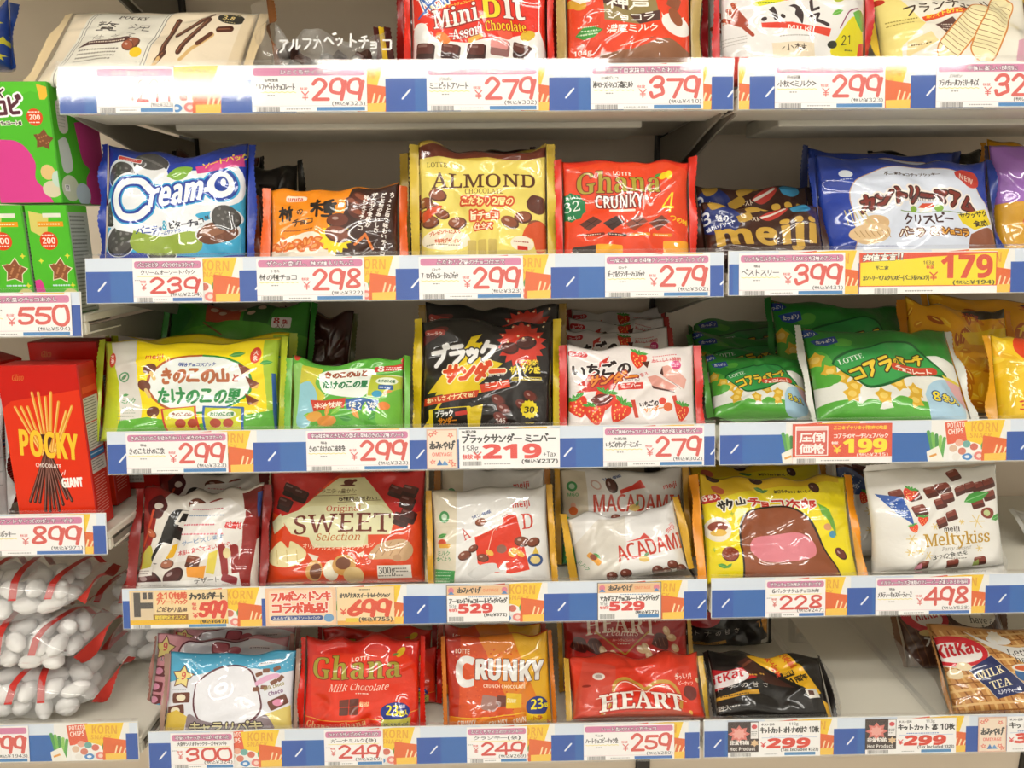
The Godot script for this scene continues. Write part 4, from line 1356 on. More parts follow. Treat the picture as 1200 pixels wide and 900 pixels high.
func art_kinoko(p: Print) -> void:
	p.bg("f1d813")
	p.poly([112, 395, 134, 395, 150, 505, 124, 520], "b9c62a")
	p.poly([310, 400, 340, 400, 340, 520, 322, 520], "a7c434")
	p.poly([130, 398, 160, 398, 176, 496, 152, 498], "d9d6cc")
	p.ell(149, 443, 7, 6, "5d9a6c")
	p.ell(149, 443, 5, 4.4, "d9d6cc")
	p.leaf(149, 443, 5, "4f9060", -40)
	p.leaf(152, 464, 4, "4f9a50", -10)
	p.text("ミルク", 148, 467, 7, "4f9a60", {"w": 17, "wt": 0.12})
	p.text("プラス", 150, 478, 4.6, "6a8a6a", {"w": 14, "wt": 0.1})
	p.micro(147, 485, 22, 3, 4, "8a9a84", 0.9)
	p.text("meiji", 175, 416, 6.4, "c8482c", {"w": 23})
	p.ell(240, 452, 62, 36, "b0582c")
	var half := []
	for i in 13:
		half.append_array([240 + 62 * sin(PI * i / 12), 452 - 36 * cos(PI * i / 12)])
	p.poly(half, "2f8a3e")
	p.ell(240, 452, 59, 33.5, "e7ece8")
	p.text("明治チョコスナック", 216, 427, 5.6, "3a4a8e", {"w": 44, "wt": 0.13})
	p.text("きのこの山", 194, 434, 18, "b3643c", {"w": 82, "wt": 0.19})
	p.text("と", 277, 441, 10, "b5402c", {"w": 9, "wt": 0.15})
	p.text("たけのこの里", 191, 457, 18, "2f8a48", {"w": 98, "wt": 0.17})
	for q in [[181, 434, -20], [176, 454, 30], [188, 484, 10]]:
		p.ell(q[0], q[1], 8, 6, "6a3420", q[2])
		p.line([q[0] + 2, q[1] + 5, q[0] + 6, q[1] + 12], 4, "e0c07a")
	for q in [[291, 434, 30], [301, 450, -10], [301, 470, 10]]:
		p.poly([q[0] - 8, q[1] - 6, q[0] + 8, q[1] + 2, q[0] - 2, q[1] + 8], "7a3c24")
		p.poly([q[0] - 2, q[1] + 8, q[0] + 8, q[1] + 2, q[0] + 6, q[1] + 8], "e0a84a")
	p.poly([150, 494, 182, 490, 240, 500, 340, 480, 340, 530, 140, 530], "5fae36")
	p.poly([197, 481, 238, 478, 252, 530, 214, 530], "c8402c")
	p.poly([200, 482, 236, 479, 248, 530, 216, 530], "d8d02a")
	p.poly([246, 478, 294, 480, 294, 530, 252, 530], "3260a8")
	p.poly([249, 480, 291, 482, 291, 530, 254, 530], "c9cc30")
	p.ell(223, 488, 15, 5.5, "eef0e6")
	p.text("きのこの山", 211, 485.5, 4.6, "8a3c28", {"w": 24, "wt": 0.15})
	p.ell(269, 488, 16, 5.5, "eef0e6")
	p.text("たけのこの里", 256, 485.5, 4.6, "2f7a40", {"w": 27, "wt": 0.15})
	for x in [222, 236, 262, 276]:
		p.ell(x, 498, 6, 5, "b0442c")
	p.leaf(281, 417, 9, "4f9a40", -10)
	p.ell(133, 422, 4.5, 9, "d8442c", 8)
	p.text("大袋", 130.5, 415, 5, "f6e8e0", {"up": 1.1, "wt": 0.16})
	p.ell(303, 419, 7, 10, "d8442c")
	p.text("大袋", 300, 413, 6, "f6e8e0", {"up": 1.1, "wt": 0.16})
	p.leaf(316, 428, 7, "3f9a40", -10)
	p.poly([322, 440, 326, 440, 330, 520, 326, 520], "3260a8")

func art_green_back(p: Print) -> void:
	p.bg("3f8a2c")
	p.ell(196, 376, 26, 18, "2f7a30")
	p.poly([238, 350, 284, 350, 282, 384, 242, 382], "b0482c")
	p.poly([286, 350, 322, 350, 316, 386, 286, 382], "34602a")
	for i in 6:
		p.ell(250 + i * 11, 364 + sin(i * 2.0) * 5, 5, 3.4, "d8b49a")
	p.blob([160, 400, 220, 392, 280, 380, 340, 394, 370, 402, 370, 420, 160, 420], "55a032")
	p.line([240, 384, 264, 400], 2, "8a5a2c")
	p.rrect(320, 376, 22, 14, 2, "eadfdc")
	p.text("8", 322, 377, 7.6, "b22a2c", {"w": 8})
	p.text("袋", 332, 379, 6, "b22a2c", {"wt": 0.13})
	p.text("入り", 325, 385.5, 4.4, "7a2a2c", {"w": 11, "wt": 0.13})

func art_matcha(p: Print) -> void:
	p.bg("58a93a")
	p.blob([340, 430, 356, 428, 362, 450, 356, 500, 340, 500], "8fc46a")
	p.blob([356, 430, 380, 432, 372, 452, 384, 468, 370, 474, 352, 466], "c8c23c")
	p.blob([352, 452, 366, 450, 374, 470, 366, 500, 350, 496], "8fc4d0")
	p.blob([376, 440, 394, 432, 438, 434, 440, 448, 434, 466, 418, 470, 386, 464, 378, 456], "e9eee6")
	p.text("きのこの山と", 382, 436, 9, "9a4a2c", {"w": 50, "wt": 0.2, "r": -2})
	p.text("たけのこの里", 380, 449, 9.5, "2d7a4a", {"w": 54, "wt": 0.19, "r": -1})
	p.poly([365, 470, 384, 472, 410, 470, 408, 482, 370, 484], "c8402c")
	p.text("宇治抹茶", 370, 474, 7.4, "f4ecdc", {"w": 36, "wt": 0.15})
	p.poly([409, 472, 426, 470, 449, 474, 444, 486, 412, 484], "2c5c9c")
	p.text("ほうじ茶", 414, 474, 7.4, "f0ecdc", {"w": 32, "wt": 0.15, "r": 4})
	p.poly([436, 440, 477, 443, 473, 473, 434, 469], "e8e8d0")
	p.poly([437, 441, 476, 444, 472, 472, 435, 468], "b7c23c")
	p.ell(456, 450, 13, 5, "e6ecd8")
	p.text("たけのこの里", 446, 448, 4, "3a6a3c", {"w": 20, "wt": 0.16})
	p.rrect(447, 455, 17, 5.6, 1, "2c5c9c")
	p.micro(449, 458, 12, 1, 3, "e0e6ec", 1.6)
	p.ell(446, 466, 6, 4, "3c9ac0")
	p.ell(459, 465, 6, 4, "e08a4a")
	p.poly([440, 431, 477, 425, 476, 434, 440, 438], "c8382c")
	p.text("8", 443, 429, 8, "f4ece4", {"w": 9})
	p.micro(454, 431, 18, 2, 3.4, "f4ece4", 1.3)
	p.ell(348, 420, 4, 5, "c8402c")
	p.ell(474, 422, 4, 4, "c8402c")
	for i in 10:
		p.leaf(366 + i * 11, 488 + sin(i * 1.9) * 6, 8, ["7fbf3c", "3f8f3a", "e09a4a"][i % 3], i * 47)
	p.ell(372, 490, 10, 6, "e0a24a")
	p.ell(388, 496, 12, 6, "d88a3c")
	p.blob([450, 470, 480, 458, 482, 500, 446, 500], "6fb83e")
	p.ell(454, 480, 7, 5, "e0823c")

func art_thunder(p: Print) -> void:
	p.bg("1c1716")
	p.blob([490, 400, 504, 386, 524, 384, 524, 390, 500, 402, 490, 412], "5a1c1a")
	p.rrect(498, 386, 25, 7, 3.5, "a8342c", 8)
	p.text("ユーラク", 500, 387, 4.6, "e8d8d0", {"w": 20, "wt": 0.16, "r": 8})
	p.poly([553, 396, 566, 392, 558, 403, 568, 404, 546, 416, 534, 424, 500, 462, 588, 448, 580, 458, 520, 470, 506, 492, 546, 484, 540, 500, 496, 500, 516, 470], "e2c41c")
	p.poly([540, 412, 566, 402, 560, 420, 590, 428, 552, 460, 510, 464], "e2c41c")
	p.star(612, 404, 30, 23, 18, "c9301c")
	p.nut(598, 410, 11, "5a1e16", 10)
	p.nut(618, 404, 12, "4a1a14", -10)
	for i in 9:
		p.ell(590 + i * 6, 392 + sin(i * 2.2) * 12, 1.4, 1.4, "f0d8a8")
	p.text("ブラック", 502, 408, 24, "eceae8", {"w": 80, "wt": 0.22, "sl": 0.1, "r": -6, "oc": "3c3634", "ow": 1.6})
	p.text("サンダー", 518, 431, 19, "d8481c", {"w": 72, "wt": 0.24, "sl": 0.2, "r": -4, "oc": "f1e6c0", "ow": 1.3})
	p.rrect(563, 449, 35, 9, 1, "d8401c", -10)
	p.text("ミニバー", 567, 449.5, 7.4, "f4efe8", {"w": 28, "wt": 0.16, "r": -10})
	p.text("黒い雷神", 572, 440, 4, "d8d4d0", {"w": 20, "wt": 0.12, "r": -6})
	p.poly([497, 467, 562, 458, 559, 466, 496, 476], "c8401c")
	p.text("おいしさイナズマ級!", 499, 467, 6, "f4e8b0", {"w": 58, "wt": 0.16, "r": -7})
	p.text("圧倒的", 611, 424, 7.6, "ecd63c", {"w": 21, "wt": 0.13, "r": -2})
	p.text("ザクザク感", 598, 432, 8.4, "ecd63c", {"w": 36, "wt": 0.18, "r": -2, "oc": "4a3c14", "ow": 0.8})
	p.rrect(600, 444, 36, 4, 1, "b8a43c")
	p.micro(602, 446, 32, 1, 3, "3c3418", 1)
	p.rrect(503, 478, 50, 26, 2, "e6cc1c", -4)
	p.rrect(508, 479, 40, 26, 1, "1e1816", -4)
	p.text("ブラック", 510, 482, 7, "eceae8", {"w": 22, "wt": 0.2, "r": -5})
	p.text("サンダー", 514, 490, 7, "e08a1c", {"w": 22, "wt": 0.2, "r": -4})
	p.rrect(534, 482, 14, 5, 1, "c8382c", -10)
	p.poly([552, 478, 566, 474, 562, 500, 550, 500], "d8bc1c")
	for q in [[584, 470], [590, 480], [586, 490], [622, 466], [612, 476]]:
		p.nut(q[0], q[1], 9, "6a2418", 30)
	p.text("146", 580, 491, 5, "e8e4e0", {"w": 12})
	p.star(620, 481, 11, 9.4, 14, "e8d21c")
	p.text("30", 613, 478, 7, "2a2010", {"w": 13, "sl": 0.15})

func art_berry_thunder(p: Print) -> void:
	p.bg("e6dedb")
	p.rrect(666, 411, 23, 6.4, 3.2, "c8343a", 2)
	p.text("ユーラク", 669, 412, 4.6, "f2e6e4", {"w": 17, "wt": 0.16})
	p.poly([702, 424, 714, 417, 710, 425, 716, 424, 700, 432, 688, 440, 684, 446, 674, 452, 686, 454, 672, 461, 716, 460, 722, 448, 700, 446], "c92f24")
	p.text("いちごの", 668, 426, 17, "2a1c1e", {"w": 69, "wt": 0.17, "oc": "efe9e6", "ow": 1.6})
	p.text("サンダー", 684, 443, 12, "e0852a", {"w": 58, "wt": 0.2, "sl": 0.3, "oc": "8c1c14", "ow": 1.3, "r": -4})
	p.text("ミニチョコ", 728, 447, 3.6, "4a3a3a", {"w": 18, "wt": 0.1})
	p.rrect(720, 453, 30, 7.4, 0.6, "cf3428", -3)
	p.text("ミニバー", 723, 453.6, 6, "f6eeea", {"w": 24, "wt": 0.16, "r": -3})
	p.berry(748, 423, 12, 10)
	p.poly([752, 426, 762, 424, 758, 434], "4a1e18")
	p.micro(766, 418, 28, 1, 4, "d05a5c", 1)
	p.text("おいしい時間", 764, 421, 5.4, "c8484c", {"w": 34, "wt": 0.11})
	p.line([764, 425.5, 798, 424], 0.5, "c8484c")
	p.poly([756, 446, 766, 443, 792, 457, 786, 462, 760, 456], "d9988c")
	p.poly([760, 456, 786, 462, 788, 464, 762, 459], "4a2420")
	p.poly([776, 432, 786, 430, 804, 448, 800, 460, 774, 444], "dfa598")
	p.poly([776, 432, 772, 441, 792, 456, 796, 460, 776, 444], "4a2420")
	p.ell(792, 431, 6, 5.4, "cc3c74")
	p.micro(788, 430, 8, 2, 2.6, "f2dce4", 0.9)
	p.text("香る", 746, 442, 4.6, "d05a5c", {"w": 12, "r": -18, "wt": 0.1})
	for q in [[674, 477, -20], [704, 472, 20], [722, 484, 30], [694, 486, -10]]:
		p.berry(q[0], q[1], 14, q[2])
	p.blob([688, 470, 700, 464, 714, 468, 708, 476, 696, 478], "6a2018")
	p.poly([735, 472, 740, 472, 744, 492, 740, 492], "c8402c")
	p.poly([784, 468, 789, 467, 792, 484, 788, 484], "c8402c")
	p.text("いちごの", 745, 474, 6.6, "2c2022", {"w": 23, "wt": 0.16, "r": -6})
	p.text("サンダー", 750, 481, 5.4, "dc7a30", {"w": 24, "wt": 0.2, "r": -8})
	p.ell(773, 473, 4, 4, "d8402c")
	p.ell(779, 480, 5, 5, "d8602c")
	p.berry(796, 485, 11, 10)

func art_koala(p: Print) -> void:
	p.bg("e4e4dc")
	p.poly([880, 360, 1140, 360, 1140, 446, 1090, 430, 1000, 424, 960, 440, 930, 428, 880, 430], "2f8a34")
	p.blob([880, 500, 920, 484, 970, 480, 1010, 490, 1060, 484, 1070, 520, 880, 530], "57a83c")
	p.blob([936, 428, 956, 420, 970, 440, 960, 462, 940, 456], "57a83c")
	for q in [[951, 428, 12], [962, 445, -20], [972, 453, 20], [982, 466, 10], [978, 474, 0], [1012, 477, 0], [1034, 463, -20], [1052, 470, 4], [1046, 482, -10]]:
		p.star(q[0], q[1], 10, 6.6, 5, "dcae34", q[2])
		p.ell(q[0], q[1], 4.4, 3.6, "eac966")
	for q in [[944, 440, 20], [960, 454, -20], [996, 486, 10], [1030, 484, -10], [986, 410, 40], [1074, 372, 30]]:
		p.blob([q[0] - 12, q[1], q[0], q[1] - 6, q[0] + 12, q[1] - 2, q[0] + 6, q[1] + 6, q[0] - 8, q[1] + 6], "57a83c")
	p.poly([936, 386, 962, 383, 966, 392, 956, 396, 940, 394], "28489c")
	p.text("たっぷり", 942, 388, 5.4, "f0eee8", {"w": 21, "wt": 0.16})
	p.poly([953, 402, 980, 400, 980, 411, 966, 414, 956, 410], "28489c")
	p.text("カルシウム", 938, 380, 4, "e0603c", {"w": 22, "wt": 0.14})
	p.text("たっぷり", 957, 403.5, 6, "f0eee8", {"w": 21, "wt": 0.16})
	p.blob([966, 436, 974, 428, 1004, 418, 1044, 410, 1070, 414, 1082, 436, 1094, 456, 1060, 452, 1030, 462, 1000, 468, 986, 458], "0f5a28")
	p.blob([968, 437, 976, 430, 1006, 420, 1044, 412, 1068, 416, 1080, 437, 1090, 453, 1060, 450, 1030, 459, 1001, 465, 988, 457], "35984a")
	p.text("LOTTE", 973, 433, 6, "e6ece2", {"w": 30, "r": -12, "f": "serifbold"})
	p.text("コアラ", 980, 444, 17, "e8c63c", {"w": 54, "wt": 0.2, "r": -16, "oc": "3a3416", "ow": 1.3})
	p.text("の", 1035, 433, 8, "e8c63c", {"w": 7, "wt": 0.18, "oc": "3a3416", "ow": 1.0})
	p.text("マーチ", 1042, 428, 14, "e8c63c", {"w": 31, "wt": 0.2, "r": -4, "oc": "3a3416", "ow": 1.3})
	p.rrect(1031, 442, 53, 9, 4.5, "c8442c", 6)
	p.text("チョコレート", 1036, 441.5, 7, "f4ece0", {"w": 43, "wt": 0.17, "r": 6})
	p.blob([1062, 474, 1072, 462, 1090, 458, 1104, 466, 1100, 500, 1060, 500], "a9cbe0")
	p.text("8", 1069, 471, 11, "e8d234", {"w": 9, "oc": "2c4a7c", "ow": 1.1, "r": 8})
	p.text("袋入", 1079, 474, 8.4, "e8d234", {"w": 19, "wt": 0.15, "oc": "2c4a7c", "ow": 1.0, "r": 10})
	p.poly([1090, 456, 1112, 460, 1128, 484, 1104, 486], "d9a8ac")
	p.poly([1088, 453, 1112, 458, 1112, 461, 1090, 457], "e0cc4a")

func chips(p: Print, x: float, y: float, w: float, h: float, n: int, tones: Array) -> void:
	var rng := RandomNumberGenerator.new()
	rng.seed = n
	for i in n:
		var q := Vector2(rng.randf_range(x, x + w), rng.randf_range(y, y + h))
		var r := rng.randf_range(0.0, 180.0)
		p.ell(q.x, q.y, rng.randf_range(5, 12), rng.randf_range(2, 4), tones[i % tones.size()], r)
		p.ell(q.x + 1, q.y - 1, rng.randf_range(3, 8), 0.8, "f4cf4a", r)

func art_orange_snack(p: Print) -> void:
	p.bg("e2a012")
	chips(p, 1050, 330, 200, 150, 160, ["c9780e", "f0be24", "b0580e", "eab41a", "d88c12"])
	p.blob([1120, 350, 1160, 344, 1200, 352, 1190, 366, 1150, 366], "8c1c1a")
	p.blob([1130, 366, 1180, 360, 1200, 364, 1200, 376, 1140, 376], "2a2418")
	p.poly([1120, 398, 1200, 386, 1240, 392, 1240, 408, 1130, 410], "ecc81c")
	p.text("350g", 1128, 368, 7, "b0301c", {"w": 24, "r": 8})

func art_yellow_snack(p: Print) -> void:
	p.bg("ecc21a")
	chips(p, 1150, 404, 140, 110, 50, ["f4d63a", "e6b01c", "f2cc2a", "eebc1e"])
	p.ell(1206, 412, 24, 20, "d8401a")
	p.poly([1188, 426, 1206, 440, 1196, 448], "1e6a3a")
	p.text("38", 1176, 472, 11, "c8401c", {"w": 22})

func art_box_nut(p: Print) -> void:
	p.bg("d9d3ca")
	p.poly([150, 560, 200, 560, 182, 640, 160, 710, 150, 710], "8e1f1c")
	p.blob([176, 590, 190, 580, 200, 592, 194, 608, 182, 606], "4a1418")
	p.ell(191, 594, 5, 4, "d8cfc4")
	p.line([186, 600, 172, 640], 3, "c84a2c")
	p.nut(182, 626, 7, "c0603c", 40)
	p.blob([170, 650, 182, 640, 186, 660, 172, 676], "b9b03a")
	p.line([212, 604, 192, 654], 15, "161312")
	p.line([204, 622, 226, 630], 14, "161312")
	p.line([215, 604, 236, 610], 13, "161312")
	p.line([216, 600, 238, 605, 234, 620, 211, 614, 216, 600], 3.4, "dad5cc")
	p.poly([196, 636, 214, 641, 206, 662, 186, 660], "dad5cc")
	p.text("JANETZ", 202, 660, 5, "3a3632", {"w": 18, "r": -68})
	p.poly([209, 640, 217, 638, 213, 654, 204, 656], "dca81c")
	p.nut(234, 592, 12, "6a3420", 10)
	p.nut(256, 590, 9, "8a2a1c", 0)
	p.poly([282, 576, 326, 570, 322, 610, 300, 640, 290, 600], "7a1c1a")
	p.poly([224, 592, 270, 585, 296, 602, 306, 620, 286, 636, 276, 655, 216, 660, 222, 622], "e3dfda")
	p.micro(228, 598, 42, 1, 4, "c87a84", 1.4)
	p.micro(226, 606, 48, 1, 4, "7a94b4", 1.4)
	p.micro(223, 617, 46, 1, 4, "d0707c", 1.8)
	p.micro(222, 628, 52, 1, 4, "d0707c", 1.8)
	p.text("サービスします", 222, 636, 6, "6a88b0", {"w": 50, "wt": 0.11, "r": -10})
	p.text("本当に食べてほしいから", 218, 647, 6, "c84a4c", {"w": 62, "wt": 0.12, "r": -10})
	p.text("感動!", 272, 613, 8, "cc2c2c", {"w": 18, "wt": 0.17, "r": 6})
	p.poly([300, 580, 326, 570, 322, 600, 304, 608], "28509c")
	p.text("ミルク", 304, 586, 6, "e6ecf2", {"w": 16, "wt": 0.14, "r": -14})
	p.nut(184, 682, 20, "4a1a1a", 10)
	p.poly([165, 668, 188, 664, 190, 674, 166, 676], "e6e0da")
	p.micro(168, 669, 18, 2, 3, "7a7068", 0.8)
	p.nut(218, 676, 14, "4a1f1c", -30)
	p.nut(208, 662, 8, "a0644c", 0)
	p.cube(240, 660, 16, "7a3a24", 10)
	p.poly([234, 666, 254, 664, 252, 678, 236, 676], "e0922a")
	p.poly([256, 650, 266, 646, 262, 674, 254, 672], "d9c64c")
	for x in [270, 282]:
		p.line([x, 644, x + 4, 672], 8, "8c1f1c")
	p.ell(275, 650, 4, 6, "e0cf98")
	p.poly([292, 600, 306, 612, 300, 690, 286, 690], "8e1f1c")
	p.poly([160, 682, 240, 680, 290, 672, 294, 710, 150, 710], "e3e0dc")
	p.text("デザート", 242, 678, 6, "4a4642", {"w": 26, "wt": 0.1, "r": -4})
	p.rrect(270, 675, 18, 9, 2, "8c2c34", 18)

func art_sweet(p: Print) -> void:
	p.bg("d8431a")
	p.poly([300, 545, 400, 552, 340, 610, 318, 600], "b81c16")
	p.poly([420, 550, 510, 545, 500, 600, 470, 610, 440, 590], "bd1a1a")
	p.poly([398, 559, 428, 559, 466, 606, 468, 616, 436, 628, 436, 640, 370, 640, 366, 630, 352, 628, 336, 612], "d3cd9c")
	p.poly([330, 606, 366, 594, 450, 594, 466, 606, 462, 628, 434, 628, 430, 642, 372, 642, 366, 630, 344, 626], "dcd9b0")
	p.poly([318, 612, 330, 602, 336, 616, 322, 626], "dcd9b0")
	p.ell(410, 565, 6, 4, "5a2418")
	p.ell(417, 563, 2.6, 2, "5a2418")
	p.ell(409, 569, 9, 1.4, "5a2418")
	p.text("バラエティ豊かな", 370, 573, 6, "6a5a3c", {"w": 50, "wt": 0.1})
	p.line([368, 582, 420, 581], 0.7, "7a6a4a")
	p.text("6種類の味わい", 399, 583, 5.4, "4a3a2a", {"w": 46, "wt": 0.11})
	p.line([398, 590, 448, 588], 0.7, "7a6a4a")
	p.text("Original", 385, 594, 6.4, "b8442c", {"f": "serif", "w": 42})
	p.text("SWEET", 346, 604, 21, "6a2a1c", {"f": "serif", "w": 116, "r": -1, "fat": 0.2, "arc": 2})
	p.text("Selection", 374, 626, 8, "b8642c", {"f": "serif", "w": 53, "sl": 0.3})
	p.text("オリジナルスイートセレクション", 358, 640, 5.6, "f2dcc4", {"w": 86, "wt": 0.13, "arc": -4})
	p.poly([364, 648, 378, 652, 374, 660], "e8e0cc")
	p.poly([424, 650, 432, 646, 430, 654], "e8e0cc")
	for q in [[340, 576], [352, 582], [334, 592], [466, 578], [482, 578], [480, 592], [474, 612], [482, 608]]:
		p.cube(q[0], q[1], 18, "3f1712" if q[0] < 400 else "54201a", 20)
	p.blob([316, 648, 330, 634, 340, 642, 344, 634, 362, 646, 358, 658, 340, 664, 320, 660], "e6d9a4")
	for x in [326, 338, 350]:
		p.line([x, 644, x + 3, 660], 1, "cbb274")
	p.blob([436, 652, 450, 638, 478, 634, 488, 646, 480, 658, 460, 656, 440, 656], "c9a47c")
	for i in 4:
		p.line([444 + i * 9, 652, 454 + i * 9, 637], 1, "a8815c")
	p.ell(470, 655, 5, 4, "b8906a")
	p.ell(374, 668, 10, 12, "d2a05a")
	p.ell(376, 669, 7, 9, "7a4a34")
	p.ell(394, 668, 9, 12, "ece4cc")
	p.ell(409, 662, 14, 12, "d2a05a")
	p.ell(408, 660, 9, 7, "7a4a34")
	p.ell(420, 674, 12, 10, "d9bc84")
	p.rect(447, 663, 38, 15, "e9e4da")
	p.text("300g", 448, 665, 7.6, "2a2622", {"f": "serif", "w": 19})
	p.micro(468, 667, 14, 2, 3.4, "5a544c", 1)
	p.micro(448, 675, 34, 1, 3, "8a847c")

func art_white_almond(p: Print) -> void:
	p.bg("dfddda")
	p.poly([508, 556, 536, 556, 534, 690, 504, 690], "d6ccb6")
	p.poly([506, 666, 534, 668, 532, 700, 504, 700], "3f9650")
	p.micro(511, 670, 18, 4, 3.4, "dff0dc", 0.8)
	p.ell(520, 606, 6, 7, "3f8a4c")
	p.ell(520, 606, 3.4, 4, "b8d0b4")
	p.leaf(518, 628, 6, "4f9a4a", -20)
	p.ell(518, 636, 5, 4, "c8482c")
	p.rrect(514, 637, 14, 5, 2, "dca43a")
	p.text("ミルク", 512, 645, 5.6, "4a8a58", {"w": 16, "wt": 0.1})
	p.text("食べよう", 511, 652, 5.4, "4a8a58", {"w": 18, "wt": 0.1})
	p.text("meiji", 600, 590, 7, "c8342c", {"w": 22, "r": -8})
	p.poly([556, 624, 584, 616, 594, 604, 606, 606, 612, 630, 620, 668, 598, 672, 574, 670, 560, 660], "d63418")
	p.line([582, 622, 590, 606], 1.2, "a0a0a0")
	p.line([570, 654, 578, 624, 588, 612], 0.8, "f0c0b0")
	p.blob([545, 612, 556, 606, 586, 606, 590, 614, 576, 622, 556, 630, 545, 626], "e6e5e3")
	p.nut(564, 613, 7, "8a4a2c", -10)
	p.text("うれしい個包装", 552, 606, 4, "3a4a7c", {"w": 24, "wt": 0.12, "r": -18})
	p.text("A", 538, 622, 14, "b8342c", {"f": "serif", "w": 9, "r": -30})
	p.text("D", 610, 604, 18, "c23a2c", {"f": "serif", "w": 16, "r": -6})
	for q in [[545, 651, 8, -20], [555, 643, 6, -30], [612, 636, 9, 5], [626, 637, 8, -20], [566, 654, 7, 10]]:
		p.nut(q[0], q[1], q[2], "7c3f28", q[3])
	for q in [[574, 648], [604, 646], [610, 650], [600, 650]]:
		p.ell(q[0], q[1], 5, 3, "e3b04a", 30)
	p.ell(588, 644, 6, 5, "8a5a4a")
	p.blob([548, 672, 562, 662, 580, 660, 584, 666, 592, 660, 592, 672, 580, 670, 560, 678], "cfcdca")
	p.ell(627, 657, 9, 7.4, "2e4a80")
	p.ell(627, 657, 6, 4.6, "d9c27c")
	p.poly([624, 650, 628, 642, 632, 650], "dcb84a")

func art_macadamia(p: Print) -> void:
	p.bg("dedad6")
	p.poly([652, 545, 686, 552, 686, 640, 676, 690, 650, 690], "cbbfa8")
	p.ell(669, 569, 6, 6, "3f8a50")
	p.ell(669, 569, 3.4, 3.4, "a8c0a4")
	p.text("MGO", 663, 577, 4, "5a9a64", {"w": 13})
	p.ell(669, 592, 3, 4, "d8a08a")
	p.ell(669, 598, 5, 5, "c8602c")
	p.leaf(661, 606, 4, "4f9a40", 0)
	p.leaf(677, 605, 3.4, "4f9a40", 0)
	p.text("ミールづくりを", 655, 610, 4.6, "5a7a54", {"w": 27, "wt": 0.1})
	p.text("サポートしてみる", 655, 619, 4.6, "4a8a5a", {"w": 28, "wt": 0.1})
	p.poly([652, 636, 672, 640, 684, 680, 690, 700, 650, 700], "3f9650")
	p.ell(697, 568, 7, 5, "c8a49a", 40)
	p.ell(697, 568, 5, 3.4, "dedad6", 40)
	p.text("うれしい個包装", 704, 560, 4, "3a4a7c", {"w": 24, "wt": 0.12, "r": -18})
	p.nut(715, 568, 10, "4f241a", 70)
	p.poly([724, 574, 740, 568, 750, 560, 756, 571, 740, 574, 725, 579], "d0301f")
	p.text("meiji", 776, 568, 6, "c8342c", {"w": 18, "r": -10})
	p.text("MACADAMIA", 691, 579, 19, "c23a24", {"f": "sans", "w": 112, "r": 1, "fat": 0.35, "arc": 1})
	p.ell(741, 595, 7, 4, "d8b86a")
	p.leaf(745, 590, 4, "6a9a6a", -60)
	p.nut(697, 610, 8, "7a2f22", 10)
	p.ell(698, 616, 5, 3, "e3d38c")
	p.nut(718, 606, 6, "8a3f2c", 0)

func art_macadamia_front(p: Print) -> void:
	p.bg("e2e0de")
	p.poly([670, 640, 700, 610, 730, 600, 730, 640, 712, 690, 680, 690], "d6d0c6")
	p.leaf(694, 654, 5, "4f9a50", 40)
	p.rrect(682, 654, 18, 6, 2, "dc9a3a", 45)
	p.ell(690, 655, 4, 3, "8a4a3a", 40)
	p.text("ミルク", 676, 656, 5, "4a8a58", {"w": 16, "wt": 0.1, "r": 45})
	p.poly([730, 638, 746, 634, 752, 628, 758, 634, 740, 637], "d05048")
	p.text("meiji", 776, 625, 6, "d0605a", {"w": 13, "r": -44})
	p.text("ACADAMIA", 716, 644, 17, "c23a2c", {"f": "sans", "w": 94, "r": -12, "fat": 0.35})
	p.ell(748, 658, 6, 3.4, "d8b86a")
	p.leaf(751, 653, 4, "6a9a6a", -40)
	for q in [[764, 670], [782, 664], [776, 672], [794, 668], [728, 673], [712, 676]]:
		p.nut(q[0], q[1], 7, "7a3a2c", 10)

